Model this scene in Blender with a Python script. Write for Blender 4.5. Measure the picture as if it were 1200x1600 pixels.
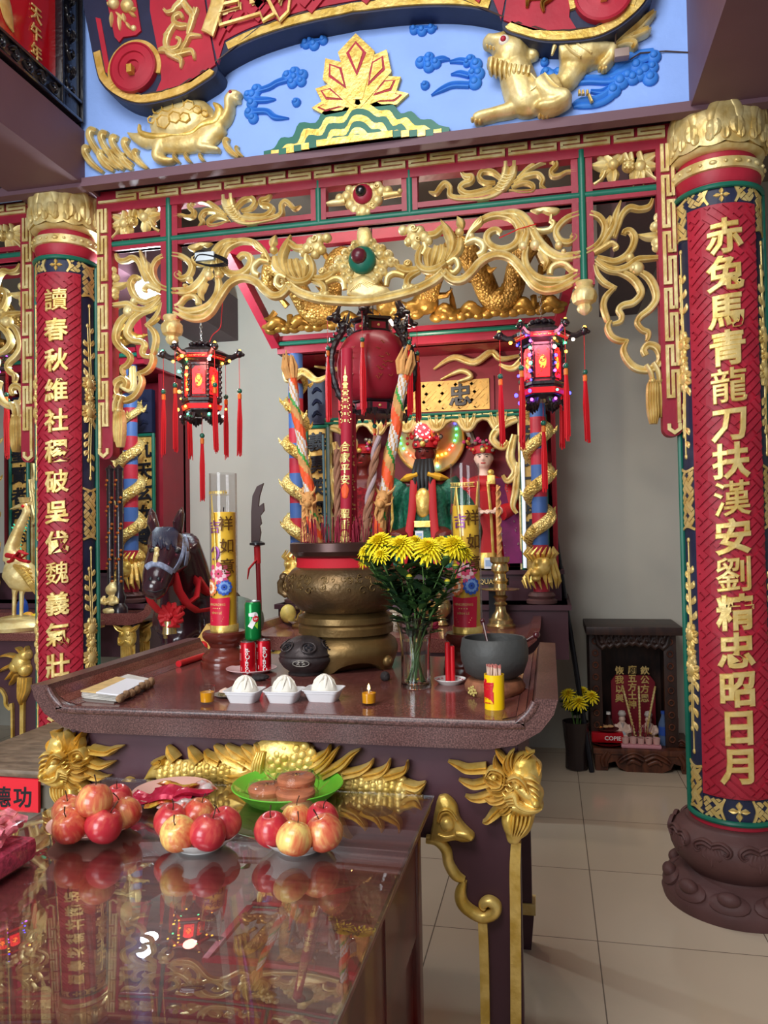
import bpy,bmesh,math,random
from math import sin,cos,pi,radians,sqrt,atan2,hypot
from mathutils import Matrix,Vector

for _o in list(bpy.data.objects):
 bpy.data.objects.remove(_o)
SC = bpy.context.scene
COL = SC.collection
RND = random.Random(7)

# ---------------------------------------------------------------- camera
EYE = Vector((0.0,0.0,1.5))
YAW,PITCH,ROLL,FPX = radians(12.1),radians(1.55),radians(0.97),1200.0
_fw = Vector((-sin(YAW)*cos(PITCH),cos(YAW)*cos(PITCH),sin(PITCH)))
_rt0 = Vector((cos(YAW),sin(YAW),0.0))
_dn0 = _fw.cross(_rt0)
_rt = _rt0*cos(ROLL) + _dn0*sin(ROLL)
_dn = _dn0*cos(ROLL) - _rt0*sin(ROLL)
cd = bpy.data.cameras.new('camera')
cam = bpy.data.objects.new('camera',cd)
COL.objects.link(cam)
cd.sensor_fit = 'VERTICAL'
cd.sensor_height = 36.0
cd.lens = FPX/1600.0*36.0
cd.clip_start = 0.05
_m = Matrix.Identity(4)
for _i in range(3):
 _m[_i][0],_m[_i][1],_m[_i][2],_m[_i][3] = _rt[_i],-_dn[_i],-_fw[_i],EYE[_i]
cam.matrix_world = _m
SC.camera = cam

def ray(px,py):
 return _rt*((px - 600.0)/FPX) + _dn*((py - 800.0)/FPX) + _fw
def P(px,py,Y):                 # where the sight line of a pixel meets the upright plane at depth Y
 d = ray(px,py)
 return EYE + d*(Y/d.y)
def PZ(px,py,z):                # ... and a level plane at height z
 d = ray(px,py)
 return EYE + d*((z - EYE.z)/d.z)
def PX(px,py,X):
 d = ray(px,py)
 return EYE + d*(X/d.x)

# ---------------------------------------------------------------- exposure, sky, large lights
SC.view_settings.view_transform = 'Standard'
SC.view_settings.look = 'None'
SC.view_settings.gamma = 1.0
SC.view_settings.use_curve_mapping = False
SC.view_settings.exposure = 0.55
wd = bpy.data.worlds.new('world')
SC.world = wd
wd.use_nodes = True
wd.node_tree.nodes['Background'].inputs[0].default_value = (0.90,0.92,1.0,1)
wd.node_tree.nodes['Background'].inputs[1].default_value = 0.13

def area_light(name,loc,look,size,power,color=(1,1,1)):
 l = bpy.data.lights.new(name,'AREA')
 l.shape = 'RECTANGLE'
 l.size,l.size_y = size
 l.energy = power
 l.color = color
 o = bpy.data.objects.new(name,l)
 o.location = loc
 o.rotation_euler = (Vector(look) - Vector(loc)).to_track_quat('-Z','Y').to_euler()
 COL.objects.link(o)
 return o
def point_light(name,loc,power,color=(1,1,1),r=0.05):
 l = bpy.data.lights.new(name,'POINT')
 l.energy = power
 l.color = color
 l.shadow_soft_size = r
 o = bpy.data.objects.new(name,l)
 o.location = loc
 COL.objects.link(o)
 return o
area_light('hall_ceiling_light',(-1.2,-0.6,4.3),(-0.9,2.6,1.6),(2.4,1.2),72,(1.0,0.97,0.93))
area_light('doorway_daylight',(-2.5,-2.6,2.2),(-0.6,3.0,1.5),(2.4,2.2),140,(0.88,0.94,1.0))
area_light('upper_hall_light',(-0.6,0.6,4.4),(-0.8,3.2,3.7),(1.6,0.5),13,(0.9,0.95,1.0))
point_light('tube_lamp_behind_screen',(-2.16,3.90,2.68),46,(0.78,0.93,1.0),0.06)
area_light('niche_fill_area',(-0.8,3.75,3.45),(-0.8,5.0,1.8),(1.4,0.2),8,(1.0,0.90,0.78))  # added fill aimed at the niche boards, no fitting hangs here
point_light('niche_fill_point',(-0.75,4.30,2.50),10,(1.0,0.86,0.7),0.05)  # added point fill in front of the dim niche, not a lamp there

# ---------------------------------------------------------------- materials
def lin(c):
 return tuple(((x/255.0)/12.92 if x/255.0 <= 0.04045 else ((x/255.0 + 0.055)/1.055) ** 2.4) for x in c) + (1.0,)
MATS = {}
def mat(name,rgb,rough=0.5,metal=0.0,var=0.0,vscale=8.0,bump=0.0,bscale=60.0,coat=0.0,emit=None,estr=0.0,trans=0.0,ior=1.45,alpha=1.0,spec=0.5,rgb2=None,sheen=0.0,detail=3.0,rvar=0.0):
 m = bpy.data.materials.new(name)
 m.use_nodes = True
 nt = m.node_tree
 b = nt.nodes['Principled BSDF']
 b.inputs['Base Color'].default_value = lin(rgb)
 b.inputs['Roughness'].default_value = rough
 b.inputs['Metallic'].default_value = metal
 b.inputs['Coat Weight'].default_value = coat
 b.inputs['Coat Roughness'].default_value = 0.08
 b.inputs['Specular IOR Level'].default_value = spec
 b.inputs['Transmission Weight'].default_value = trans
 b.inputs['IOR'].default_value = ior
 b.inputs['Alpha'].default_value = alpha
 b.inputs['Sheen Weight'].default_value = sheen
 if emit:
  b.inputs['Emission Color'].default_value = lin(emit)
  b.inputs['Emission Strength'].default_value = estr
 tc = None
 if var > 0 or bump > 0 or rvar > 0:
  tc = nt.nodes.new('ShaderNodeTexCoord')
 if var > 0:
  n = nt.nodes.new('ShaderNodeTexNoise')
  n.inputs['Scale'].default_value = vscale
  n.inputs['Detail'].default_value = detail
  nt.links.new(tc.outputs['Object'],n.inputs['Vector'])
  r = nt.nodes.new('ShaderNodeValToRGB')
  a = lin(rgb)
  c2 = lin(rgb2) if rgb2 else tuple(min(1,x*(1 + var)) for x in a[:3]) + (1,)
  c1 = a if rgb2 else tuple(x*(1 - var) for x in a[:3]) + (1,)
  r.color_ramp.elements[0].color = c1
  r.color_ramp.elements[1].color = c2
  r.color_ramp.elements[0].position = 0.36
  r.color_ramp.elements[1].position = 0.64
  nt.links.new(n.outputs['Fac'],r.inputs['Fac'])
  nt.links.new(r.outputs['Color'],b.inputs['Base Color'])
  if rvar > 0:
   mr = nt.nodes.new('ShaderNodeMapRange')
   mr.inputs['To Min'].default_value = rough - rvar
   mr.inputs['To Max'].default_value = rough + rvar
   nt.links.new(n.outputs['Fac'],mr.inputs['Value'])
   nt.links.new(mr.outputs['Result'],b.inputs['Roughness'])
 if bump > 0:
  n2 = nt.nodes.new('ShaderNodeTexNoise')
  n2.inputs['Scale'].default_value = bscale
  n2.inputs['Detail'].default_value = 4.0
  nt.links.new(tc.outputs['Object'],n2.inputs['Vector'])
  bp = nt.nodes.new('ShaderNodeBump')
  bp.inputs['Strength'].default_value = bump
  bp.inputs['Distance'].default_value = 0.01
  nt.links.new(n2.outputs['Fac'],bp.inputs['Height'])
  nt.links.new(bp.outputs['Normal'],b.inputs['Normal'])
 MATS[name] = m
 return m
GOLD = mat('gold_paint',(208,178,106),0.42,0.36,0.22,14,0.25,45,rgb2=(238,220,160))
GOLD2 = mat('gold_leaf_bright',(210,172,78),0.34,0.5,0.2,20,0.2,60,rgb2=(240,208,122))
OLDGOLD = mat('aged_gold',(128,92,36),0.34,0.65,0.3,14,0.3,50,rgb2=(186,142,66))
PALEGOLD = mat('pale_gold_lettering',(222,188,106),0.42,0.45,0.15,20,0.25,40,rgb2=(238,212,142))
RED = mat('column_red_paint',(168,32,52),0.5,0,0.12,6,0.12,30)
CRIMSON = mat('screen_crimson_paint',(150,28,50),0.42,0,0.1,8,0.1,40)
GREEN = mat('bottle_green_paint',(22,104,84),0.38,0,0.1,8)
NAVY = mat('navy_paint',(32,38,66),0.5,0,0.15,9,0.1,30)
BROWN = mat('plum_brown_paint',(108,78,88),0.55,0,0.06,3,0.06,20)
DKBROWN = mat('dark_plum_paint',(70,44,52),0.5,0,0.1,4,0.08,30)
WALLP = mat('pale_wall_paint',(196,194,182),0.75,0,0.03,2,0.05,40)
CEILP = mat('taupe_ceiling_paint',(128,118,108),0.8,0,0.03,2)
SKYBLUE = mat('sky_blue_wall_paint',(140,174,240),0.7,0,0.04,5,0.35,18)
CLOUDBLUE = mat('cloud_blue_paint',(52,124,214),0.55,0,0.08,9,0.15,30)
STONE = mat('chocolate_stone_paint',(92,60,58),0.6,0,0.1,8,0.2,25)
BLACKW = mat('black_lacquer',(22,19,24),0.28,0,0.1,10,0.2,60,coat=0.5)
INK = mat('black_lettering',(20,20,28),0.4)

# ---------------------------------------------------------------- mesh helpers
def crom(pts,n):
 if len(pts) < 3:
  out = []
  for i in range(n + 1):
   t = i/n
   out.append(tuple(a + (b - a)*t for a,b in zip(pts[0],pts[-1])))
  return out
 out = []
 for i in range(len(pts) - 1):
  p0,p1,p2,p3 = pts[max(i - 1,0)],pts[i],pts[i + 1],pts[min(i + 2,len(pts) - 1)]
  for k in range(n):
   t = k/n
   out.append(tuple(0.5*(2*b + (c - a)*t + (2*a - 5*b + 4*c - d)*t*t + (3*b - a - 3*c + d)*t ** 3) for a,b,c,d in zip(p0,p1,p2,p3)))
 out.append(tuple(pts[-1]))
 return out
GROOVE = [(-1,0),(-1,.6),(-.78,.92),(-.5,1),(-.2,.8),(0,.55),(.2,.8),(.5,1),(.78,.92),(1,.6),(1,0)]
DOME = [(-1,0),(-1,.45),(-.7,.82),(-.3,.98),(.3,.98),(.7,.82),(1,.45),(1,0)]
VEIN = [(-1,0),(-1,.4),(-.55,.95),(-.12,.75),(0,.6),(.12,.75),(.55,.95),(1,.4),(1,0)]
FLAT = [(-1,0),(-1,1),(1,1),(1,0)]
FLUTE = [(-1,0),(-1,.4),(-.8,.8),(-.62,.6),(-.4,.95),(-.2,.75),(0,1),(.2,.75),(.4,.95),(.62,.6),(.8,.8),(1,.4),(1,0)]
class MB:
 def __init__(s):
  s.v,s.f,s.m,s.sm = [],[],[],[]
  s.mi,s.smooth = 0,True
 def add(s,vs,fs,mi=None,smooth=None):
  b = len(s.v)
  s.v += [tuple(v) for v in vs]
  for f in fs:
   s.f.append(tuple(b + i for i in f))
   s.m.append(s.mi if mi is None else mi)
   s.sm.append(s.smooth if smooth is None else smooth)
  return b
 def box(s,a,b,mi=None):
  x0,y0,z0 = a; x1,y1,z1 = b
  vs = [(x0,y0,z0),(x1,y0,z0),(x1,y1,z0),(x0,y1,z0),(x0,y0,z1),(x1,y0,z1),(x1,y1,z1),(x0,y1,z1)]
  s.add(vs,[(0,3,2,1),(4,5,6,7),(0,1,5,4),(1,2,6,5),(2,3,7,6),(3,0,4,7)],mi,False)
 def bbox(s,a,b,r=0.004,mi=None):     # box with chamfered edges
  x0,y0,z0 = a; x1,y1,z1 = b
  bm = bmesh.new()
  bmesh.ops.create_cube(bm,size=1.0)
  for v in bm.verts:
   v.co = Vector(((x0 + x1)/2 + v.co.x*(x1 - x0),(y0 + y1)/2 + v.co.y*(y1 - y0),(z0 + z1)/2 + v.co.z*(z1 - z0)))
  bmesh.ops.bevel(bm,geom=bm.edges[:],offset=min(r,.45*min(abs(x1 - x0),abs(y1 - y0),abs(z1 - z0))),segments=2,affect='EDGES',profile=0.6)
  s.bm(bm,mi,False)
 def bm(s,bm,mi=None,smooth=None):
  bm.verts.index_update()
  s.add([v.co[:] for v in bm.verts],[[v.index for v in f.verts] for f in bm.faces],mi,smooth)
  bm.free()
 def prism(s,poly,y0,y1,mi=None,smooth=False):       # (x, z) outline extruded along y
  n = len(poly)
  vs = [(x,y0,z) for x,z in poly] + [(x,y1,z) for x,z in poly]
  s.add(vs,[tuple(range(n)),tuple(range(2*n - 1,n - 1,-1))] + [(i + n,(i + 1) % n + n,(i + 1) % n,i) for i in range(n)],mi,smooth)
 def slab(s,poly,z0,z1,mi=None,smooth=False):        # (x, y) outline extruded along z
  n = len(poly)
  vs = [(x,y,z0) for x,y in poly] + [(x,y,z1) for x,y in poly]
  s.add(vs,[tuple(range(n - 1,-1,-1)),tuple(range(n,2*n))] + [(i,(i + 1) % n,(i + 1) % n + n,i + n) for i in range(n)],mi,smooth)
 def lathe(s,prof,c=(0,0,0),seg=32,mi=None,rf=None,a0=0.0,a1=2*pi,smooth=True,sx=1.0,sy=1.0):
  full = abs(a1 - a0 - 2*pi) < 1e-6
  ns = seg if full else seg + 1
  vs = []
  for j,(r,z) in enumerate(prof):
   for i in range(ns):
    a = a0 + (a1 - a0)*i/seg
    rr,dz = (r,0.0) if rf is None else rf(r,z,a,j)
    vs.append((c[0] + rr*cos(a)*sx,c[1] + rr*sin(a)*sy,c[2] + z + dz))
  fs = []
  for j in range(len(prof) - 1):
   for i in range(seg):
    k = (i + 1) % ns
    fs.append((j*ns + i,j*ns + k,(j + 1)*ns + k,(j + 1)*ns + i))
  if full:
   if prof[0][0] > 1e-6:
    fs.append(tuple(range(ns - 1,-1,-1)))
   if prof[-1][0] > 1e-6:
    fs.append(tuple((len(prof) - 1)*ns + i for i in range(ns)))
  s.add(vs,fs,mi,smooth)
 def sphere(s,c,r,nu=14,nv=9,mi=None,smooth=True):
  if not isinstance(r,(tuple,list)):
   r = (r,r,r)
  prof = [(sin(pi*j/nv),-cos(pi*j/nv)) for j in range(nv + 1)]
  vs = [(c[0],c[1],c[2] - r[2])]
  for j in range(1,nv):
   for i in range(nu):
    a = 2*pi*i/nu
    vs.append((c[0] + r[0]*prof[j][0]*cos(a),c[1] + r[1]*prof[j][0]*sin(a),c[2] + r[2]*prof[j][1]))
  vs.append((c[0],c[1],c[2] + r[2]))
  fs = [(0,1 + (i + 1) % nu,1 + i) for i in range(nu)]
  for j in range(nv - 2):
   for i in range(nu):
    k = (i + 1) % nu
    fs.append((1 + j*nu + i,1 + j*nu + k,1 + (j + 1)*nu + k,1 + (j + 1)*nu + i))
  b = 1 + (nv - 2)*nu
  fs += [(b + i,b + (i + 1) % nu,len(vs) - 1) for i in range(nu)]
  s.add(vs,fs,mi,smooth)
 def tube(s,path,r,seg=8,mi=None,cap=True,up=None,flat=1.0):
  path = [Vector(p) for p in path]
  n = len(path)
  rs = r if isinstance(r,(list,tuple)) else [r]*n
  if len(rs) != n:
   rs = [rs[0] + (rs[-1] - rs[0])*i/(n - 1) for i in range(n)] if len(rs) == 2 else [rs[min(len(rs) - 1,int(i*(len(rs) - 1)/(n - 1) + .5))] for i in range(n)]
  vs = []
  prev = None
  for i in range(n):
   t = (path[min(i + 1,n - 1)] - path[max(i - 1,0)])
   t = t.normalized() if t.length > 1e-9 else Vector((0,0,1))
   if prev is None:
    ref = Vector(up) if up else (Vector((0,0,1)) if abs(t.z) < 0.9 else Vector((1,0,0)))
    u = t.cross(ref).normalized()
   else:
    u = (prev - t*prev.dot(t))
    u = u.normalized() if u.length > 1e-6 else t.orthogonal().normalized()
   prev = u
   w = t.cross(u)
   for k in range(seg):
    a = 2*pi*k/seg
    vs.append(path[i] + (u*cos(a) + w*sin(a)*flat)*rs[i])
  fs = [(i*seg + k,i*seg + (k + 1) % seg,(i + 1)*seg + (k + 1) % seg,(i + 1)*seg + k) for i in range(n - 1) for k in range(seg)]
  if cap:
   fs += [tuple(range(seg - 1,-1,-1)),tuple((n - 1)*seg + k for k in range(seg))]
  s.add(vs,fs,mi,True)
 def ribbon(s,pts,y=0.0,d=0.03,prof=GROOVE,n=6,mi=None,close_tip=True):   # (x, z, half width) path in the x-z plane; carved section rising towards -y
  q = crom(pts,n)
  N = len(q)
  k = len(prof)
  vs = []
  lt = None
  for i in range(N):
   a,b = q[max(i - 1,0)],q[min(i + 1,N - 1)]
   tx,tz = b[0] - a[0],b[1] - a[1]
   L = hypot(tx,tz) or 1e-9
   nx,nz = -tz/L,tx/L
   w = max(q[i][2],0.0004)
   for u,h in prof:
    vs.append((q[i][0] + nx*u*w,y - d*h*min(1.0,.55 + .45*w/(pts[len(pts) // 2][2] + 1e-9)),q[i][1] + nz*u*w))
  fs = [(i*k + j,i*k + (j + 1) % k,(i + 1)*k + (j + 1) % k,(i + 1)*k + j) for i in range(N - 1) for j in range(k)]
  fs += [tuple(range(k - 1,-1,-1)),tuple((N - 1)*k + j for j in range(k))]
  s.add(vs,fs,mi,True)
 def blob(s,poly,y=0.0,d=0.03,mi=None,n=4,inset=0.62,smooth=True,top=1.0):   # lobed outline with a swelling face
  q = [p[:2] for p in crom(list(poly) + [poly[0]],n)][:-1] if n > 1 else [p[:2] for p in poly]
  N = len(q)
  cx,cz = sum(p[0] for p in q)/N,sum(p[1] for p in q)/N
  rings = [(1.0,0.0),(1.0,0.5),(0.9,0.8),(inset,top)]
  vs = [(cx + (x - cx)*k,y - d*h,cz + (z - cz)*k) for k,h in rings for x,z in q]
  vs.append((cx,y - d*top*1.03,cz))
  fs = [(j*N + i,j*N + (i + 1) % N,(j + 1)*N + (i + 1) % N,(j + 1)*N + i) for j in range(3) for i in range(N)]
  fs += [(3*N + i,3*N + (i + 1) % N,4*N) for i in range(N)]
  fs.append(tuple(range(N - 1,-1,-1)))
  s.add(vs,fs,mi,smooth)
 def knob(s,x,z,r,y=0.0,d=None,mi=None,seg=16,rz=None):       # dome rising towards -y
  d = r if d is None else d
  rz = r if rz is None else rz
  vs,fs = [],[]
  hs = [(1,0),(1,.35),(.87,.62),(.6,.88),(.3,.98)]
  for k,h in hs:
   for i in range(seg):
    a = 2*pi*i/seg
    vs.append((x + r*k*cos(a),y - d*h,z + rz*k*sin(a)))
  vs.append((x,y - d,z))
  for j in range(len(hs) - 1):
   for i in range(seg):
    fs.append((j*seg + i,j*seg + (i + 1) % seg,(j + 1)*seg + (i + 1) % seg,(j + 1)*seg + i))
  b = (len(hs) - 1)*seg
  fs += [(b + i,b + (i + 1) % seg,len(vs) - 1) for i in range(seg)]
  fs.append(tuple(range(seg - 1,-1,-1)))
  s.add(vs,fs,mi,True)
 def map(s,fn):
  s.v = [tuple(fn(Vector(v))) for v in s.v]
  return s
 def xf(s,M):
  s.v = [tuple(M @ Vector(v)) for v in s.v]
  return s
 def join(s,o,M=None,mi=None):
  b = len(s.v)
  s.v += [tuple(M @ Vector(v)) for v in o.v] if M else o.v
  for f,m,sm in zip(o.f,o.m,o.sm):
   s.f.append(tuple(b + i for i in f))
   s.m.append(m if mi is None else mi)
   s.sm.append(sm)
  return s
 def mirror(s,xc):
  o = MB()
  o.v = [(2*xc - x,y,z) for x,y,z in s.v]
  o.f = [tuple(reversed(f)) for f in s.f]
  o.m,o.sm = list(s.m),list(s.sm)
  return o

def build(name,mb,mats,parent=None,label=None,cat=None,group=None,kind=None,sharp=38,at=None,recalc=True):
 if not isinstance(mats,(list,tuple)):
  mats = [mats]
 me = bpy.data.meshes.new(name)
 if parent is not None:
  o0 = Vector((0,0,0))
  p = parent
  while p is not None:
   o0 = o0 + p.location
   p = p.parent
  loc = Vector((0,0,0))
 else:
  if at is None:
   xs,ys,zs = [v[0] for v in mb.v],[v[1] for v in mb.v],[v[2] for v in mb.v]
   at = ((min(xs) + max(xs))/2,(min(ys) + max(ys))/2,min(zs))
  o0 = loc = Vector(at)
 me.from_pydata([(v[0] - o0.x,v[1] - o0.y,v[2] - o0.z) for v in mb.v],[],mb.f)
 for m in mats:
  me.materials.append(m)
 me.polygons.foreach_set('material_index',mb.m)
 me.polygons.foreach_set('use_smooth',mb.sm)
 me.update()
 if recalc:
  bm = bmesh.new()
  bm.from_mesh(me)
  bmesh.ops.recalc_face_normals(bm,faces=bm.faces)
  bm.to_mesh(me)
  bm.free()
 try:
  me.set_sharp_from_angle(angle=radians(sharp))
 except Exception:
  pass
 o = bpy.data.objects.new(name,me)
 o.location = loc
 COL.objects.link(o)
 if parent is not None:
  o.parent = parent
 tag(o,label,cat,group,kind)
 return o
def tag(o,label=None,cat=None,group=None,kind=None):
 if label: o['label'] = label
 if cat: o['category'] = cat
 if group: o['group'] = group
 if kind: o['kind'] = kind
 return o
def thing(name,label,cat,loc=(0,0,0),group=None,kind=None):
 o = bpy.data.objects.new(name,None)
 o.empty_display_size = 0.05
 o.location = loc
 COL.objects.link(o)
 return tag(o,label,cat,group,kind)
def copy_tree(o,parent=None):
 c = o.copy()
 COL.objects.link(c)
 if parent is not None:
  c.parent = parent
 for ch in [k for k in o.children]:
  copy_tree(ch,c)
 return c
def dup(o,loc,label=None,rz=None,scale=None,group=None):
 c = copy_tree(o)
 c.location = loc
 if rz is not None: c.rotation_euler = (0,0,rz)
 if scale is not None: c.scale = (scale,)*3 if not isinstance(scale,tuple) else scale
 if label: c['label'] = label
 if group: c['group'] = group
 return c

_GL = {}
def glyph(ch,bold=0.022,ext=0.03,bev=0.012,res=2):
 k = (ch,bold,ext,bev,res)
 if k not in _GL:
  c = bpy.data.curves.new('g','FONT')
  c.body,c.size,c.extrude,c.offset,c.resolution_u = ch,1.0,ext,bold - bev,res
  c.bevel_depth,c.bevel_resolution = bev,0
  o = bpy.data.objects.new('g',c)
  COL.objects.link(o)
  dg = bpy.context.evaluated_depsgraph_get()
  me = o.evaluated_get(dg).to_mesh()
  vs = [v.co.copy() for v in me.vertices]
  fs = [tuple(p.vertices) for p in me.polygons]
  o.evaluated_get(dg).to_mesh_clear()
  bpy.data.objects.remove(o)
  bpy.data.curves.remove(c)
  _GL[k] = (vs,fs)
 return _GL[k]
def glyph_mb(mb,ch,cx,cz,size,y=0.0,d=0.01,bold=0.022,sub=0.0,slope=0.06,mi=None,sx=1.0,ext=0.03,center=None,bev=0.012):
 # a raised character facing -y, centred on (cx, cz)
 vs,fs = glyph(ch,bold,ext,bev)
 if not vs: return
 if center is None:
  ox,oz = 0.5,0.38
 else:
  ox,oz = (min(v.x for v in vs) + max(v.x for v in vs))/2,(min(v.y for v in vs) + max(v.y for v in vs))/2
 zt = max(v.z for v in vs) or 1
 out = []
 for v in vs:
  x,z = v.x - ox,v.y - oz
  z += slope*x
  out.append((cx + x*size*sx,y - d*(v.z/zt*.5 + .5),cz + z*size))
 if sub > 0:
  bm = bmesh.new()
  bv = [bm.verts.new(p) for p in out]
  for f in fs:
   try: bm.faces.new([bv[i] for i in f])
   except ValueError: pass
  for _ in range(3):
   es = [e for e in bm.edges if e.calc_length() > sub]
   if not es: break
   bmesh.ops.subdivide_edges(bm,edges=es,cuts=1)
   bmesh.ops.triangulate(bm,faces=[f for f in bm.faces if len(f.verts) > 4])
  mb.bm(bm,mi,False)
 else:
  mb.add(out,fs,mi,False)
def remesh(mb,voxel=0.005,smooth=4):          # fuse overlapping pieces into one continuous skin
 me = bpy.data.meshes.new('r')
 me.from_pydata(mb.v,[],mb.f)
 o = bpy.data.objects.new('r',me)
 COL.objects.link(o)
 md = o.modifiers.new('r','REMESH')
 md.mode,md.voxel_size = 'VOXEL',voxel
 if smooth:
  ms = o.modifiers.new('s','SMOOTH')
  ms.factor,ms.iterations = 0.5,smooth
 dg = bpy.context.evaluated_depsgraph_get()
 ev = o.evaluated_get(dg)
 m2 = ev.to_mesh()
 out = MB()
 out.add([v.co[:] for v in m2.vertices],[tuple(p.vertices) for p in m2.polygons],0,True)
 ev.to_mesh_clear()
 bpy.data.objects.remove(o)
 return out
def text_mb(mb,txt,x,z,size,y=0.0,d=0.003,bold=0.0,mi=None,align='C',bev=0.0):
 vs,fs = glyph(txt,bold,0.03,bev)
 if not vs: return
 x0,x1 = min(v.x for v in vs),max(v.x for v in vs)
 ox = (x0 + x1)/2 if align == 'C' else x0
 mb.add([(x + (v.x - ox)*size,y - d*(v.z/.03*.5 + .5),z + (v.y - .35)*size) for v in vs],fs,mi,False)

def fret(mb,x0,z0,x1,z1,c=0.05,gap=0.2,y=0.0,h=0.004,mi=None,step=0.02,k=3,inside=None):
 # key-fret weave: blocks of parallel raised bars set at 45 degrees, alternating in direction
 s2 = sqrt(.5)
 R = hypot(x1 - x0,z1 - z0)/2 + 2*c
 mx,mz = (x0 + x1)/2,(z0 + z1)/2
 N = int(R/c) + 1
 w = c/k
 ns = max(1,int(c/step + .5))
 for i in range(-N,N + 1):
  for j in range(-N,N + 1):
   flip = (i + j) % 2
   for b in range(k):
    lo = (b + gap/2)*w
    hi = (b + 1 - gap/2)*w
    e0,e1 = gap*w*.5,c - gap*w*.5
    if b == 1: e0 -= c*.34
    if b == 0: e0 += c*.34
    pts = []
    for t in range(ns + 1):
     e = e0 + (e1 - e0)*t/ns
     for q in (lo,hi):
      a_,b_ = (e,q) if flip else (q,e)
      A,B = i*c + a_,j*c + b_
      pts.append((mx + (A - B)*s2,mz + (A + B)*s2))
    run = []
    for t in range(ns):
     q = [pts[2*t],pts[2*t + 1],pts[2*t + 3],pts[2*t + 2]]
     cx,cz = sum(p[0] for p in q)/4,sum(p[1] for p in q)/4
     if not (x0 < cx < x1 and z0 < cz < z1) or (inside and not inside(cx,cz)):
      continue
     q = [(min(max(p[0],x0),x1),min(max(p[1],z0),z1)) for p in q]
     vs = [(p[0],y - h,p[1]) for p in q] + [(p[0],y,p[1]) for p in q]
     mb.add(vs,[(0,1,2,3),(0,4,5,1),(1,5,6,2),(2,6,7,3),(3,7,4,0)],mi,False)
def path_bar(mb,pts,w,y,d,mi=None):       # flat mitred bar along a polyline in the x-z plane
 n = len(pts)
 L,Rr = [],[]
 for i in range(n):
  d0 = d1 = None
  if i > 0:
   d0 = Vector((pts[i][0] - pts[i - 1][0],pts[i][1] - pts[i - 1][1])).normalized()
  if i < n - 1:
   d1 = Vector((pts[i + 1][0] - pts[i][0],pts[i + 1][1] - pts[i][1])).normalized()
  d0 = d0 or d1; d1 = d1 or d0
  nn = Vector((-(d0.y + d1.y),d0.x + d1.x))
  nn.normalize()
  k = w/max(.35,nn.dot(Vector((-d1.y,d1.x))))
  ext = Vector((0,0))
  if i == 0: ext = -d1*w
  if i == n - 1: ext = d0*w
  L.append((pts[i][0] + nn.x*k + ext.x,pts[i][1] + nn.y*k + ext.y))
  Rr.append((pts[i][0] - nn.x*k + ext.x,pts[i][1] - nn.y*k + ext.y))
 for i in range(n - 1):
  q = [L[i],L[i + 1],Rr[i + 1],Rr[i]]
  vs = [(p[0],y - d,p[1]) for p in q] + [(p[0],y,p[1]) for p in q]
  mb.add(vs,[(3,2,1,0),(0,1,5,4),(2,3,7,6),(1,2,6,5),(3,0,4,7)],mi,False)
# ================================================================ the setting
def tile_material():
 m = bpy.data.materials.new('cream_polished_floor_tile')
 m.use_nodes = True
 nt = m.node_tree
 b = nt.nodes['Principled BSDF']
 tc = nt.nodes.new('ShaderNodeTexCoord')
 mp = nt.nodes.new('ShaderNodeMapping')
 mp.inputs['Location'].default_value = (-0.14,-2.935 + 3.0,0)
 nt.links.new(tc.outputs['Object'],mp.inputs['Vector'])
 br = nt.nodes.new('ShaderNodeTexBrick')
 br.offset = 0.0
 br.inputs['Scale'].default_value = 1.0
 br.inputs['Mortar Size'].default_value = 0.0022
 br.inputs['Brick Width'].default_value = 0.6
 br.inputs['Row Height'].default_value = 0.6
 br.inputs['Color1'].default_value = lin((216,198,174))
 br.inputs['Color2'].default_value = lin((210,191,167))
 br.inputs['Mortar'].default_value = lin((120,105,92))
 nt.links.new(mp.outputs['Vector'],br.inputs['Vector'])
 nz = nt.nodes.new('ShaderNodeTexNoise')
 nz.inputs['Scale'].default_value = 1.6
 nz.inputs['Detail'].default_value = 6
 nz.inputs['Distortion'].default_value = 1.5
 nt.links.new(tc.outputs['Object'],nz.inputs['Vector'])
 mx = nt.nodes.new('ShaderNodeMixRGB')
 mx.blend_type = 'MULTIPLY'
 mx.inputs['Fac'].default_value = 0.12
 nt.links.new(br.outputs['Color'],mx.inputs['Color1'])
 nt.links.new(nz.outputs['Fac'],mx.inputs['Color2'])
 nt.links.new(mx.outputs['Color'],b.inputs['Base Color'])
 b.inputs['Roughness'].default_value = 0.16
 return m
fl = MB()
fl.box((-5.5,-3.0,-0.05),(4.5,5.6,0.0))
build('floor',fl,tile_material(),kind='structure',label='cream polished floor tiles',at=(0,0,0))
def wallbox(name,a,b,m,label=None):
 mb = MB()
 mb.box(a,b)
 return build(name,mb,m,kind='structure',label=label,at=(0,0,0))
wallbox('wall_back',(-5.5,5.45,0),(4.5,5.55,3.9),WALLP,'pale wall behind the altars')
wallbox('ceiling',(-5.5,3.3,3.78),(4.5,5.55,3.86),CEILP,'taupe ceiling over the shrine bay')
wallbox('wall_left',(-5.5,3.4,0),(-5.4,5.5,3.8),WALLP)
wallbox('wall_right',(4.4,3.4,0),(4.5,5.5,3.8),WALLP)
XL,XR = -2.107,0.585            # the blue wall's side edges
ZL = 3.18
wallbox('wall_upper',(XL - .02,3.215,ZL + .01),(XR + .02,3.30,4.75),SKYBLUE,'sky blue plaster wall above the carved screen')
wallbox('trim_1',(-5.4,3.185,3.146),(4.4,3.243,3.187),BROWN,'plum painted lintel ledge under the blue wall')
wallbox('trim_2',(-5.4,3.22,3.19),(4.4,3.45,3.30),DKBROWN,'dark underside of the lintel')
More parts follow.
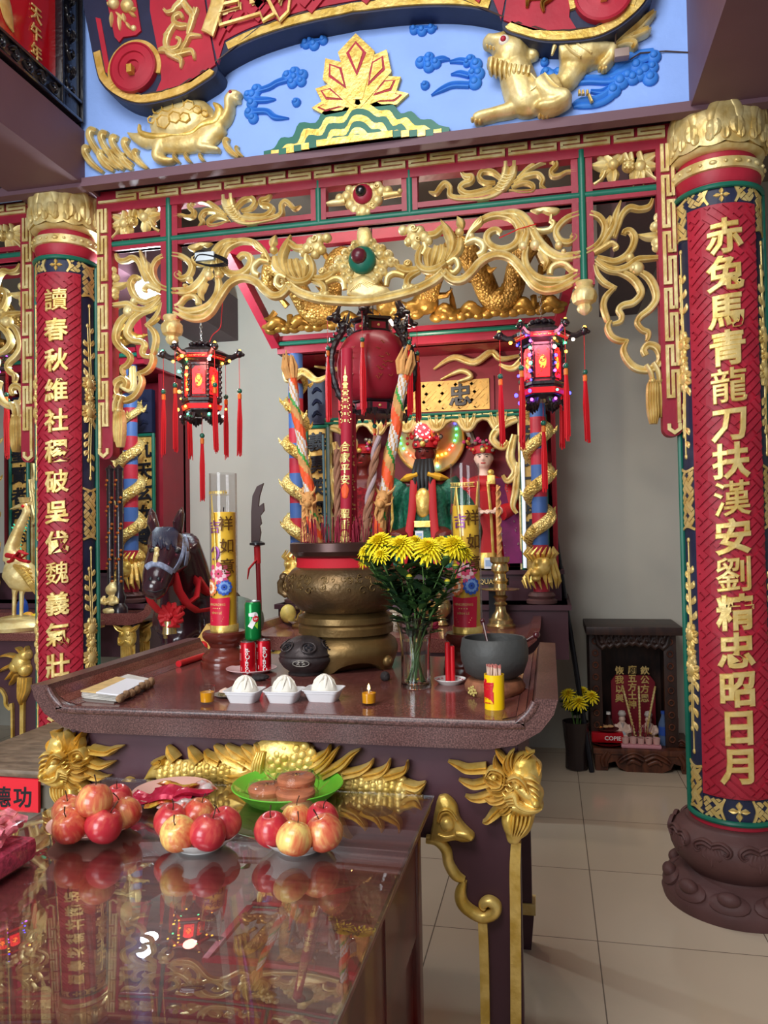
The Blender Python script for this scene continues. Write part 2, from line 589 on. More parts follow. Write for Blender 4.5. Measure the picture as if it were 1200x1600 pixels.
# side beams running towards the viewer and the wall strips above them
wallbox('trim_3',(-2.50,-0.5,3.165),(XL,3.40,3.425),BROWN,'plum beam above the left column')
wallbox('trim_4',(-2.55,-0.5,3.425),(XL - .035,3.40,4.9),BROWN,'plum wall strip above the left beam')
wallbox('trim_5',(XR,0.2,3.165),(.96,3.40,4.9),BROWN,'plum beam above the right column')
wallbox('wall_outer',(-5.4,3.22,3.17),(-2.5,3.30,4.6),SKYBLUE)
wallbox('wall_outer_right',(.96,3.22,3.17),(4.4,3.30,4.6),SKYBLUE)
# beams behind the screen under the ceiling
bx = P(372,495,4.6).x
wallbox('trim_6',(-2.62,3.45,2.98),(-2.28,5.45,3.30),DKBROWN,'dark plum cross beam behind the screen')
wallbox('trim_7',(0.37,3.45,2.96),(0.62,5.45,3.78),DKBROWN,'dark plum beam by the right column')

# ================================================================ columns
CY = 3.37
CXR,CXL = P(1131,700,CY).x,P(106,700,CY).x
def zc(py):      # height of a mark on the right column's front
 return P(1133,py,CY - .16).z
def spray(mb,u0,z0,z1,mirror=1):       # gilded flower spray: stems, leaves, blossoms
 H = z1 - z0
 r = random.Random(int(z0*100))
 zf = z0 + H*.47
 for sgn,ln,end in ((1,.5,z1),(-1,.45,z0)):
  for off in (-.006,.006):
   e = zf + (end - zf)*(1.0 if off > 0 else .78)
   mid = [(u0 + off*(1 + .9*sin(3*t + off*300)),zf + (e - zf)*t,.0018) for t in (0,.25,.5,.75,1)]
   mb.ribbon(mid,0,.005,DOME,5)
   mb.knob(mid[-1][0],mid[-1][1],.0075,0,.007,seg=8,rz=.011)
   for t in (.28,.42,.56,.7,.84):
    for s2 in (-1,1):
     if r.random() < .25: continue
     bx_,bz = u0 + off*(1 + .9*sin(3*t + off*300)),zf + (e - zf)*t
     L = .046*(1.15 - .5*t)
     dz = L*.85*sgn
     if (s2 > 0) == (off > 0):
      mb.ribbon([(bx_,bz,.001),(bx_ + s2*L*.45,bz + dz*.5,.0125),(bx_ + s2*L*.62,bz + dz*1.05,.0008)],0,.007,VEIN,3)
 for fz,fr in ((zf + .065,.044),(zf - .075,.048),(zf - .005,.030)):
  for k in range(8):
   a = 2*pi*k/8 + .3
   mb.ribbon([(u0 + fr*.2*cos(a),fz + fr*.2*sin(a),.003),(u0 + fr*.75*cos(a),fz + fr*.85*sin(a),fr*.32),(u0 + fr*1.05*cos(a),fz + fr*1.25*sin(a),.0015)],0,.011,VEIN,3)
  mb.knob(u0,fz,fr*.55,0,.017,seg=10,rz=fr*.62)
def petal4(mb,u,z,r,h=.012):
 for k in range(4):
  a = k*pi/2
  mb.ribbon([(u + r*.12*cos(a),z + r*.12*sin(a),r*.1),(u + r*.6*cos(a),z + r*.6*sin(a),r*.34),(u + r*1.05*cos(a),z + r*1.05*sin(a),.001)],0,h,VEIN,4)
 mb.knob(u,z,r*.25,0,h*1.4,seg=12)
def wrap(cx,r,phi=0.0):
 def fn(v):
  a = v.x/r + phi
  rr = r - v.y
  return Vector((cx + rr*sin(a),CY - rr*cos(a),v.z))
 return fn
def grid_panel(mb,u0,u1,z0,z1,h,nu,mi=None):      # sheet standing h proud of the shaft
 for i in range(nu):
  a,b = u0 + (u1 - u0)*i/nu,u0 + (u1 - u0)*(i + 1)/nu
  mb.add([(a,-h,z0),(b,-h,z0),(b,-h,z1),(a,-h,z1)],[(0,1,2,3)],mi,True)
  mb.add([(a,-h,z0),(b,-h,z0),(b,0,z0),(a,0,z0)],[(0,1,2,3)],mi,False)
  mb.add([(a,-h,z1),(b,-h,z1),(b,0,z1),(a,0,z1)],[(0,1,2,3)],mi,False)
 for u in (u0,u1):
  mb.add([(u,-h,z0),(u,0,z0),(u,0,z1),(u,-h,z1)],[(0,1,2,3)],mi,False)
def make_column(cx,CR,phi,half,text,label,zt,dz,gs):
 root = thing('temple_column',label,'column',(cx,CY,0),'gilded couplet columns','thing')
 W = wrap(cx,CR,phi)
 zg0,zg1 = zc(1287),zc(289)          # the green frame's lower and upper edge
 mb = MB()
 mb.lathe([(CR - .002,.30),(CR - .002,3.12)],(cx,CY,0),48)
 build('shaft',mb,RED,root)
 # foot
 def bump(r,z,a,j):
  k = .5 + .5*cos(a*10)
  if 1 <= j <= 4: return r*(1 + .035*k),0
  return r,0
 mb = MB()
 mb.lathe([(.278,0),(.278,.035),(.270,.055),(.245,.085),(.218,.108),(.192,.118),(.184,.128),(.198,.142),(.228,.175),(.246,.215),(.25,.245),(.24,.275),(.216,.30),(.19,.312),(.186,.318),(.186,.326),(.15,.328)],(cx,CY,0),64,rf=bump)
 bs = build('base',mb,STONE,root,label='chocolate painted stone lotus base')
 mb = MB()
 for k in range(10):
  a = 2*pi*(k + .5)/10
  t = MB()
  t.knob(0,0,.074,0,.024,rz=.042)
  t.knob(0,.008,.042,-.018,.032,rz=.028)
  M = Matrix.Translation((cx,CY,.074)) @ Matrix.Rotation(a,4,'Z') @ Matrix.Translation((0,-.246,0)) @ Matrix.Rotation(radians(-48),4,'X')
  mb.join(t,M)
 for k in range(9):
  a = 2*pi*(k + .2)/9
  t = MB()
  for q in range(-2,3):
   t.ribbon([(q*.012,.0,.008),(q*.017,-.03,.010),(q*.006,-.065 + abs(q)*.012,.003)],0,.014,DOME,3)
  for q in (-1,1):
   t.ribbon([(0,.008,.012),(q*.035,.020,.013),(q*.066,.004,.011),(q*.058,-.016,.008),(q*.042,-.010,.005)],0,.016,GROOVE,4)
  M = Matrix.Translation((cx,CY,.268)) @ Matrix.Rotation(a,4,'Z') @ Matrix.Translation((0,-.232,0)) @ Matrix.Rotation(radians(-6),4,'X')
  mb.join(t,M)
 build('lotus_carving',mb,STONE,bs)
 # rings and capital
 z1 = zg1
 mb = MB()
 mb.lathe([(CR + .004,.322),(CR + .014,.328),(CR + .014,.345),(CR,.35)],(cx,CY,0),48)
 build('red_ring',mb,RED,root,label='plain red ring above the foot')
 mb = MB()
 mb.lathe([(CR,z1 + .02),(CR + .012,z1 + .05),(CR + .012,z1 + .085),(CR,z1 + .1)],(cx,CY,0),48)
 build('red_ring',mb,RED,root,label='plain red ring under the capital')
 mb = MB()
 mb.lathe([(CR,z1 + .062),(CR + .022,z1 + .068),(CR + .024,z1 + .09),(CR + .022,z1 + .108),(CR,z1 + .114)],(cx,CY,0),48)
 for k in range(24):
  a = 2*pi*k/24
  t = MB()
  t.knob(0,0,.015 if k % 2 else .008,0,.009,rz=.009 if k % 2 else .007,seg=10)
  mb.join(t,Matrix.Translation((cx,CY,z1 + .089)) @ Matrix.Rotation(a,4,'Z') @ Matrix.Translation((0,-CR - .022,0)))
 build('gold_ring',mb,GOLD,root,label='gold ring with oval studs')
 mb = MB()
 mb.lathe([(CR,z1 + .14),(CR + .018,z1 + .145),(CR + .028,z1 + .155),(CR + .018,z1 + .168),(CR,z1 + .17)],(cx,CY,0),48)
 build('gold_ring',mb,GOLD,root,label='plain gold ring')
 def cap(r,z,a,j):
  k = abs(sin(a*6))
  return (r + .006*k,-.016*k) if j == 1 else (r,0)
 mb = MB()
 zb = z1 + .165
 mb.lathe([(CR,zb + .012),(CR + .030,zb + .004),(CR + .036,zb + .03),(CR + .040,zb + .07),(CR + .040,zb + .11),(CR + .034,zb + .15),(CR + .024,zb + .18),(CR + .010,zb + .198),(CR - .03,zb + .206),(.03,zb + .206)],(cx,CY,0),72,rf=cap)
 for row,(zz,rr,n,s,tl) in enumerate(((zb + .125,CR + .032,7,.10,-14),(zb + .06,CR + .038,14,.048,2),(zb + .03,CR + .036,21,.030,8))):
  for k in range(n):
   a = 2*pi*(k + .5*row)/n
   t = MB()
   t.ribbon([(0,s*.55,s*.40),(0,s*.2,s*.58),(0,-s*.3,s*.56),(0,-s*.6,s*.40),(0,-s*.78,s*.10)],0,.011,VEIN,5)
   if row == 0:
    for q in (-1,1): t.ribbon([(q*s*.2,s*.5,s*.12),(q*s*.52,-s*.05,s*.2),(q*s*.55,-s*.45,s*.12)],-.002,.012,DOME,4)
   t.v = [(rr*sin(x/rr),-rr*cos(x/rr) + y_*cos(x/rr),z) for x,y_,z in t.v]
   mb.join(t,Matrix.Translation((cx,CY,zz)) @ Matrix.Rotation(a,4,'Z'))
 build('capital',mb,GOLD,root,label='gold lotus capital')
 # green frame round the front
 US = radians(86)*CR
 mb = MB()
 n = 20
 for z in (zg0,zg1):
  mb.tube([W(Vector((-US + 2*US*i/n,-.012,z))) for i in range(n + 1)],.011,8)
 for u in (-US,US):
  mb.tube([W(Vector((u,-.012,zg0))),W(Vector((u,-.012,zg1)))],.011,8)
 build('green_moulding',mb,GREEN,root)
 UP = radians(half)*CR
 zp0,zp1 = zc(1248),zc(318)
 mb = MB()
 grid_panel(mb,-US,US,zg0,zg1,.005,30)
 mb.map(W)
 build('side_panel',mb,NAVY,root,label='navy side strips')
 mb = MB()
 grid_panel(mb,-UP,UP,zp0,zp1,.012,14)
 fret(mb,-UP + .006,zp0 + .006,UP - .006,zp1 - .006,.105,.26,-.012,.007,k=4)
 mb.map(W)
 build('couplet_panel',mb,RED,root,label='red panel of key-fret relief')
 # gilded fret bands and medallions
 mb = MB()
 zn = [(zc(360),zg1 - .012),(zc(828),zc(726)),(zg0 + .012,zc(1205))]
 for za,zb_ in zn:
  for s_ in (-1,1):
   a,b = sorted((s_*(UP + .004),s_*(US - .008)))
   grid_panel(mb,a,b,za,zb_,.0062,6,1)
   fret(mb,a + .004,za + .012,b - .004,zb_ - .012,.058,.18,-.006,.004,k=3,step=.02)
   for zz in (za + .004,zb_ - .004):
    mb.ribbon([(a,zz,.005),((a + b)/2,zz + (.012 if zz == za + .004 else -.012),.005),(b,zz,.005)],-.005,.006,FLAT,4)
 for za,zb_ in ((zp1,zg1),(zg0,zp0)):
  mb_z = (za + zb_)/2
  for s_ in (-1,1):
   a,b = sorted((s_*.056,s_*UP))
   grid_panel(mb,a,b,za + .003,zb_ - .003,.0062,5,1)
   fret(mb,a,za + .008,b,zb_ - .008,.05,.18,-.006,.004,k=3)
   mb.ribbon([(s_*.048,za + .004,.004),(s_*.062,mb_z,.005),(s_*.048,zb_ - .004,.004)],-.005,.006,FLAT,5)
  petal4(mb,0,mb_z,min(.042,(zb_ - za)*.38))
 for z0,z1_ in ((zc(716),zc(366)),(zc(1196),zc(836))):
  for s_ in (-1,1):
   t = MB()
   spray(t,s_*(UP + US)/2,z0 + .02,z1_ - .02)
   mb.join(t.map(lambda v: Vector((v.x,v.y - .005,v.z))))
 mb.map(W)
 build('gilt_ornament',mb,[PALEGOLD,NAVY],root,label='gilt fret bands and flower sprays')
 mb = MB()
 for i,ch in enumerate(text):
  glyph_mb(mb,ch,.004,zt - dz*i,gs,-.014,.016,.036 if ch not in '漢魏讀龍劉' else .018,.03,.09,sx=.84,bev=.018)
 mb.map(W)
 build('inscription',mb,PALEGOLD,root,label='gold raised characters')
 return root
_z0,_z1 = P(1137,370,CY - .16).z,P(1160,1195,CY - .16).z
make_column(CXR,.156,radians(-5.5),48,'赤兔馬青龍刀扶漢安劉精忠昭日月','crimson column at the right edge lettered in gold, seen down to its stone lotus foot',_z0,(_z0 - _z1)/14,.143)
_z0,_z1 = P(87,470,CY - .13).z,P(82,1038,CY - .13).z
make_column(CXL,.134,radians(14),46,'讀春秋維社稷破吳伐魏義氣壯山河','crimson column on the left lettered in gold, rising behind the stone altar table',_z0,(_z0 - _z1)/12,.112)
# ================================================================ carved screen between the columns
SY = 3.37
def zmap(ox,oy,sc,Y=SY):
 def f(p):
  px,py = ox + p[0]/sc,oy + p[1]/sc
  w = P(px,py,Y)
  d = (w - EYE).dot(_fw)
  return (w.x,w.z) + ((p[2]/sc*d/FPX*1.02,) if len(p) > 2 else ())
 return f
ZA,ZB,ZC_,ZD,ZG = zmap(540,240,6.0),zmap(700,240,5.4545),zmap(890,280,7.0588),zmap(910,440,6.4),zmap(840,160,3.3333)
XC = P(569,410,SY).x + .006
def rb(mb,Z,pts,hw=None,y=0.0,d=.03,prof=GROOVE,n=6):
 mb.ribbon([Z(p if len(p) > 2 else (p[0],p[1],hw)) for p in pts],SY + y,d,prof,n)
def kn(mb,Z,x,y_,r,y=0.0,d=.03):
 q = Z((x,y_,r))
 mb.knob(q[0],q[1],q[2],SY + y,d)
def spiral(mb,Z,x,y_,r,y,turns=1.2,hw=6,a0=0,s=1):
 pts = [(x + r*(1 - .8*t/14)*cos(a0 + s*turns*2*pi*t/14),y_ + r*(1 - .8*t/14)*sin(a0 + s*turns*2*pi*t/14),hw) for t in range(15)]
 rb(mb,Z,pts,y=y,d=.008,prof=DOME,n=2)

def half_lower():
 m = MB()
 rb(m,ZA,[(120,1392),(300,1372),(480,1335),(650,1288),(780,1230),(870,1170),(928,1108)],44)
 rb(m,ZB,[(-36,1012),(10,1062),(60,1088),(130,1080),(200,1022),(270,940),(350,888),(440,868),(540,900),(610,970),(680,1060),(740,1130),(820,1168),(920,1160),(1010,1120),(1110,1058)],36)
 rb(m,ZB,[(672,800,20),(655,880,30),(672,970,32),(730,1040,32),(800,1078,34),(900,1090,34),(1000,1078,34),(1112,1022,30)],y=.004)
 rb(m,ZB,[(868,1035),(880,980),(935,945),(1000,950),(1060,1000),(1105,1015)],27,y=.004,prof=DOME)
 rb(m,ZB,[(240,610,24),(330,550,28),(440,528,30),(550,560,32),(608,640,34),(600,740,34),(540,802,32),(450,822,32),(372,795,32),(332,735,32),(350,680,30),(410,655,26),(455,680,22)],y=.006)
 rb(m,ZB,[(450,520,20),(560,512,30),(640,545,34),(700,620,36),(750,720,38),(800,795,42),(865,855,44),(950,893,42),(1050,885,38),(1150,868,36)])
 rb(m,ZB,[(560,525,14),(640,600,26),(672,680,28),(650,760,34),(640,815,24)],y=-.004)
 rb(m,ZB,[(690,640,18),(740,655,22),(800,665,22),(870,652,24),(902,600,22),(868,572,16)],y=.004,prof=DOME)
 rb(m,ZB,[(880,535),(876,580)],14,y=.004,prof=DOME)
 m.blob([ZB(p) for p in ((700,495),(760,522),(800,508),(860,532),(922,525),(952,482),(830,468),(760,480))],SY,.03)
 rb(m,ZB,[(1115,525,26),(1020,560,28),(950,620,28),(922,685,28),(960,752,28),(1030,765,28),(1082,722,24),(1046,700,16)],y=.002)
 for x,y_,r in ((945,795,34),(745,790,44),(985,850,22),(640,800,40)): kn(m,ZB,x,y_,r,-.01,.03)
 rb(m,ZB,[(790,840,34),(828,905,40),(838,950,26),(815,1005,4)],y=0,prof=VEIN)
 rb(m,ZB,[(150,775,22),(235,745,28),(300,785,30),(300,840,30),(252,872,22)],prof=DOME)
 rb(m,ZB,[(80,545,3),(110,600,40),(128,650,6)],prof=VEIN)
 kn(m,ZB,102,682,36,-.012); kn(m,ZB,200,715,30,-.005)
 for o in (0,38,76): rb(m,ZB,[(150 + o*.5,770 - o,14),(185 + o*.6,680 - o*.4,17),(240 + o*.6,600,17),(282,552,8)],prof=DOME,y=-.002*o/38)
 rb(m,ZA,[(955,1040,24),(1030,1000,28),(1062,1070,28),(1012,1125,24),(975,1090,16)],prof=DOME)
 kn(m,ZA,985,1085,20,-.012)
 # phoenix-like leaf cluster
 rb(m,ZA,[(895,630,4),(945,720,42),(990,820,50),(985,920,40),(940,1010,20)],prof=VEIN,d=.036)
 rb(m,ZA,[(1075,800,26),(1065,900,42),(1020,960,36),(950,1030,14)],prof=VEIN,y=.004)
 rb(m,ZA,[(722,880,24),(690,960,30),(692,1050,32),(750,1102,32),(850,1095,32),(945,1030,22)],y=-.004,d=.034)
 for q in ([(800,900,30),(765,980,36),(775,1075,20)],[(860,880,34),(835,970,36),(805,1080,14)],[(910,870,30),(900,970,34),(850,1085,12)],[(950,900,22),(930,990,24),(890,1075,10)]):
  rb(m,ZA,q,prof=VEIN,y=-.002,d=.034)
 for x,y_,r in ((542,725,46),(620,722,54),(695,735,52),(640,795,66),(598,830,46),(660,858,46),(740,785,52),(782,825,36)): kn(m,ZA,x,y_,r,0,.03)
 spiral(m,ZA,650,720,40,SY*0 - .03,1.1,7); spiral(m,ZA,690,820,26,-.03,1.1,6,1)
 rb(m,ZA,[(740,850,26),(752,905,28),(722,960,26)],prof=DOME)
 rb(m,ZA,[(780,775,34),(845,762,34),(890,722,34),(935,680,26)],y=.003)
 rb(m,ZA,[(712,1080,24),(600,1102,36),(520,1082,34),(470,1050,16)],y=.002)
 rb(m,ZA,[(698,1108,20),(605,1160,28),(578,1220,30),(600,1275,30)],y=.003)
 rb(m,ZA,[(385,1250,22),(402,1165,28),(470,1130,30),(560,1155,24)],prof=DOME)
 kn(m,ZA,588,1045,42,-.004); spiral(m,ZA,588,1045,28,-.032,1.1,6)
 for x,y_,r in ((570,1262,38),(620,1265,40),(668,1262,34)): kn(m,ZA,x,y_,r,0,.028)
 return m
def half_corner():
 m = MB()
 rb(m,ZC_,[(225,395),(322,430),(382,520),(372,630),(320,720),(250,780),(150,830),(60,870)],36)
 rb(m,ZC_,[(562,255,10),(510,400,34),(482,520,42),(432,620,42),(370,715,36),(300,780,22)],y=-.003)
 rb(m,ZC_,[(912,232,18),(872,318,32),(770,345,32),(660,330,36),(582,400,34),(535,520,32),(492,655,22)])
 rb(m,ZC_,[(440,430,10),(436,485,44),(420,570,8)],prof=VEIN,y=-.012,d=.034)
 rb(m,ZC_,[(478,790,18),(520,762,24),(462,720,30),(380,762,36),(265,832,30)],prof=DOME,y=-.004)
 rb(m,ZC_,[(592,620,30),(612,585,30),(668,585,34),(712,655,40),(690,760,40),(620,860,40),(500,918,36),(390,900,34),(300,870,24)])
 rb(m,ZC_,[(285,895,26),(400,985,36),(520,1015,40),(640,980,42),(740,905,38),(850,890,34),(1005,878,24)],y=-.004)
 rb(m,ZC_,[(280,930,24),(420,1015,30),(560,1040,34),(680,1100,40),(760,1190,42),(782,1280,40),(700,1370,38),(590,1400,36),(540,1450,34),(572,1520,32),(555,1580,30),(470,1605,22)])
 rb(m,ZC_,[(740,1020,24),(860,1090,40),(930,1200,44),(952,1330,42),(885,1440,40),(775,1530,36),(745,1600,32),(795,1668,32),(860,1700,32),(862,1760,26),(840,1795,16)],y=-.002)
 kn(m,ZC_,740,1000,74,-.01,.035); kn(m,ZC_,695,1005,44,-.014,.03); kn(m,ZC_,660,880,50,-.008,.03)
 rb(m,ZC_,[(275,960,22),(310,1070,32),(392,1160,34),(515,1215,20)])
 rb(m,ZC_,[(495,1205,20),(402,1300,34),(372,1410,36),(410,1550,34),(430,1580,20)])
 rb(m,ZD,[(280,395,18),(250,465,32),(290,555,34),(370,598,32),(455,600,20)])
 rb(m,ZD,[(452,590,18),(408,690,32),(450,795,36),(530,868,38),(640,890,38),(740,850,40),(782,765,40),(742,668,38),(660,640,36),(612,690,34),(632,745,32)])
 rb(m,ZC_,[(740,625,6),(850,645,44),(940,640,46),(1015,625,30)],prof=VEIN)
 for x,y_,r in ((975,425,48),(940,530,54),(995,480,50),(965,700,64),(960,760,50),(1000,600,50)): kn(m,ZC_,x,y_,r,0,.03)
 return m
def corner_tassel():
 m = MB()
 for dx in (0,70):
  rb(m,ZD,[(632 + dx,845 - dx*.3,22),(680 + dx,935 - dx*.3,24),(692 + dx,1010,20)],y=-.016,prof=DOME)
 rb(m,ZD,[(700,1005,40),(696,1060,58),(695,1200,60),(704,1330,58),(705,1430,36)],y=-.01,d=.04,prof=FLUTE)
 rb(m,ZD,[(775,1000,30),(780,1060,40),(788,1200,42),(785,1300,42),(785,1362,26)],y=.004,d=.036,prof=FLUTE)
 kn(m,ZD,690,1008,34,-.02,.03); kn(m,ZD,765,1000,32,-.008,.03)
 return m
def lotus_panel():
 m = MB()
 def leaf(a,b,w): rb(m,ZG,[(a[0],a[1],5),((a[0] + b[0])/2,(a[1] + b[1])/2,w*1.25),(b[0] + (b[0] - a[0])*.15,b[1] + (b[1] - a[1])*.15,1)],prof=VEIN,d=.026,n=4)
 for b in ((305,258),(282,335),(330,385),(392,435),(440,270),(345,290)): leaf((392,335),b,26)
 for b in ((622,270),(628,340),(548,425),(500,432),(560,300),(590,380)): leaf((520,335),b,26)
 rb(m,ZG,[(350,370,9),(330,410,9),(290,440,12)],prof=DOME); rb(m,ZG,[(560,370,9),(590,395,9),(620,415,11)],prof=DOME)
 rb(m,ZG,[(430,245,12),(455,280,12),(470,320,12)],prof=DOME); rb(m,ZG,[(470,235,12),(485,280,12),(490,320,12)],prof=DOME); rb(m,ZG,[(520,240,12),(530,275,14),(545,320,12)],prof=DOME)
 kn(m,ZG,392,335,28,-.012,.03); kn(m,ZG,530,342,30,-.012,.03); kn(m,ZG,470,345,32,-.014,.034)
 for dx in (-20,0,20):
  for dy in (-20,0,20):
   kn(m,ZG,470 + dx,345 + dy,8,-.042,.01)
 return m
def horn_panel():
 m = MB()
 rb(m,ZB,[(530,88,62),(522,180,62),(482,262,52),(430,330,46),(330,376,42),(200,396,28),(80,396,26),(20,370,24),(20,300,22),(-20,268,22),(-60,300,22),(-100,350,18),(-160,335,4)],d=.034)
 kn(m,ZB,533,72,62,0,.02)
 for t in range(6): rb(m,ZB,[(465 - t*14,200 + t*26,3),(510 - t*14,215 + t*26,4),(560 - t*16,205 + t*26,3)],y=-.031,d=.006,prof=DOME,n=3)
 rb(m,ZB,[(100,155,4),(150,205,22),(205,210,24),(195,250,24),(130,275,24),(108,315,24),(170,352,22),(280,335,22),(380,295,14)])
 rb(m,ZB,[(455,225,18),(385,172,22),(300,165,22),(268,215,22),(312,258,20),(405,258,12)])
 rb(m,ZB,[(595,225,14),(690,140,22),(800,82,22),(890,72,22),(922,115,22),(880,165,22),(895,205,20),(950,200,18),(1010,168,14),(1090,165,12)])
 rb(m,ZB,[(560,262,14),(660,208,22),(760,190,22),(808,235,22),(798,290,18),(862,328,4)])
 rb(m,ZB,[(545,300,12),(640,262,18),(722,282,18),(720,332,18),(620,342,16),(520,325,8)])
 return m
def mid_panel():
 m = MB()
 for x,y_,r in ((255,330,48),(310,300,40),(335,355,50),(400,355,44),(300,445,50),(262,505,54),(215,555,40)):
  kn(m,ZA,x,y_,r,0,.028)
  kn(m,ZA,350 - x,y_ + (x - 175)*.16*2,r,0,.028)
 kn(m,ZA,172,250,78,0,.03); kn(m,ZA,165,545,66,0,.03); kn(m,ZA,175,400,130,0,.024)
 rb(m,ZA,[(360,395,38),(430,390,30),(480,385,26),(548,385,18)],prof=DOME,d=.024)
 kn(m,ZA,520,372,26,-.01,.026)
 rb(m,ZA,[(0,450,36),(-60,462,30),(-120,470,26),(-170,480,18)],prof=DOME,d=.024)
 spiral(m,ZA,300,325,26,-.026,1,6); spiral(m,ZA,262,505,28,-.026,1,6,2)
 return m
SCREEN = thing('carved_screen','gilded crimson fretwork screen hung between the two lettered columns','screen',(XC,SY,3.1),'carved screens')
# crimson frame
bxr = [P(1038,690,SY).x,P(1061,690,SY).x]
zt_,zb_ = 3.205,P(1050,683,SY).z
zfr = [P(600,288,SY).z,P(600,262,SY).z]
fw_ = .066
xr1 = .548
xr0 = xr1 - fw_
xl0 = 2*XC - xr1
xl1 = 2*XC - xr0
ztop = 3.185
zlow = 3.119
def post_outline(x0,x1):
 r = .035
 pts = [(x0,ztop),(x0,zb_ + r)]
 pts += [(x0 + r - r*cos(a),zb_ + r - r*sin(a)) for a in (.4,.8,1.2,pi/2)]
 pts += [(x1 - r + r*sin(a),zb_ + r - r*cos(a)) for a in (0,.4,.8,1.2,pi/2)]
 return pts + [(x1,ztop)]
mb = MB()
mb.prism(post_outline(xr0 - .012,xr1),SY - .03,SY + .03)
mb.prism(post_outline(xl0,xl1 + .012),SY - .03,SY + .03)
mb.box((xl1,SY - .03,zlow - .035),(xr0,SY + .03,ztop))
zr = P(604,340,SY).z
for z in (zr + .021,zr - .031):
 mb.box((xl1,SY - .022,z),(xr0,SY + .022,z + .024))
xh = P(909,300,SY).x
xm = P(641,300,SY).x
zpost = P(912,448,SY).z
for x in (xh,2*XC - xh):
 for s in (-1,1):
  mb.box((x + s*.03 - .014,SY - .0235,zpost),(x + s*.03 + .014,SY + .022,zlow))
for x in (xm,2*XC - xm):
 for s in (-1,1):
  mb.box((x + s*.024 - .012,SY - .0235,zr + .012),(x + s*.024 + .012,SY + .022,zlow))
mb.box((xl1,SY - .008,zr - .031),(xr0,SY + .02,zr + .045))
for x in (xh,2*XC - xh): mb.box((x - .04,SY - .005,zpost),(x + .04,SY + .019,zlow))
for x in (xm,2*XC - xm): mb.box((x - .03,SY - .005,zr),(x + .03,SY + .019,zlow))
fr_ = build('frame',mb,CRIMSON,SCREEN)
mb = MB()
def tb(a,b): mb.tube([a,b],.0155,10)
tb((xl1,SY - .014,zr),(xr0,SY - .014,zr))
for x in (xh,2*XC - xh): tb((x,SY - .02,zpost),(x,SY - .02,zlow))
for x in (xm,2*XC - xm): tb((x,SY - .016,zr),(x,SY - .016,zlow))
build('rail',mb,GREEN,SCREEN,label='green rounded rails')
# gold key pattern: top run and both posts
mb = MB()
def key_run(p0,dvec,nvec,L,Wd,n):
 u = L/n
 for k in range(n):
  for base,fl in ((0,1),):
   pts = [(0,0),(.88,0),(.88,.5),(.44,.5),(.44,1),(1.32,1),(1.32,.5),(1.0,.5),(1.0,.22)]
   if k == n - 1: pts = pts[:4] + [(.44,1),(.88,1)]
   q = []
   for a,b in pts:
    q.append((p0[0] + dvec[0]*(k + a)*u + nvec[0]*b*Wd,p0[1] + dvec[1]*(k + a)*u + nvec[1]*b*Wd))
   path_bar(mb,q,.0058 if dvec[0] else .0066,SY - .03,.012)
key_run((xl0 + .02,zlow + .012),(1,0),(0,1),xr1 - xl0 - .04,.038,12)
key_run((xr1 - .014,zb_ + .06),(0,1),(-1,0),zlow - zb_ - .06,.040,5)
key_run((xl0 + .014,zb_ + .06),(0,1),(1,0),zlow - zb_ - .06,.040,5)
for x0,x1 in ((xr0,xr1),(xl0,xl1)):
 xm_ = (x0 + x1)/2
 path_bar(mb,[(x0 + .012,zb_ + .045),(x0 + .012,zb_ + .03),(xm_,zb_ + .014),(x1 - .012,zb_ + .03),(x1 - .012,zb_ + .045)],.007,SY - .03,.012)
build('key_border',mb,GOLD,SCREEN,label='gold key-pattern border')
def both(fn,name,label):
 m = fn()
 build(name,m,GOLD,SCREEN,label=label)
 build(name,m.mirror(XC),GOLD,SCREEN)
both(half_lower,'scroll_carving',None)
both(half_corner,'corner_bracket',None)
both(corner_tassel,'carved_tassel',None)
both(lotus_panel,'lotus_carving',None)
both(horn_panel,'horn_carving',None)
build('cloud_carving',mid_panel(),GOLD,SCREEN)
mb = MB()
q = ZA((172,400,92)); mb.knob(q[0],q[1],q[2],SY - .02,.026)
bs_ = build('boss',mb,CRIMSON,SCREEN,label='crimson boss')
mb = MB(); q = ZA((165,390,50)); mb.knob(q[0],q[1],q[2],SY - .04,.03)
build('pearl',mb,BLACKW,bs_)
# centre ornament
mb = MB()
mb.blob([ZA(p) for p in ((112,850),(122,720),(175,705),(232,715),(255,840),(180,900))],SY,.03,n=3)
for x,y_,r in ((255,840,40),(290,890,44),(345,895,38),(330,960,48),(400,960,52),(360,1040,50),(430,1020,48),(470,1030,36),(300,1090,46),(350,1110,44),(310,1160,40),(280,1200,40)):
 kn(mb,ZA,x,y_,r,0,.03)
 kn(mb,ZA,348 - x,y_ + (x - 174)*.22,r,0,.03)
 kn(mb,ZA,x,y_,r*.5,-.022,.016)
 kn(mb,ZA,348 - x,y_ + (x - 174)*.22,r*.5,-.022,.016)
kn(mb,ZA,172,1030,190,.01,.03)
mb.blob([ZA(p) for p in ((20,1330),(40,1220),(110,1170),(180,1150),(260,1190),(310,1250),(400,1270),(410,1330),(200,1380))],SY,.036,n=3)
for k in range(4): rb(mb,ZA,[(60 + k*30,1310 - k*12,5),(150 + k*10,1235 - k*8,9),(230 + k*22,1280 - k*10,5)],y=-.032,d=.01,prof=DOME,n=4)
build('crest',mb,GOLD,SCREEN,label='gold cloud crest at the centre')
mb = MB(); q = ZA((174,1025,126)); mb.knob(q[0],q[1],q[2],SY - .03,.045,seg=24)
cb = build('boss',mb,GREEN,SCREEN,label='green boss at the centre')
mb = MB(); q = ZA((160,1010,71)); mb.knob(q[0],q[1],q[2],SY - .066,.04,seg=20)
build('pearl',mb,mat('oxblood_paint',(92,30,42),.3),cb)
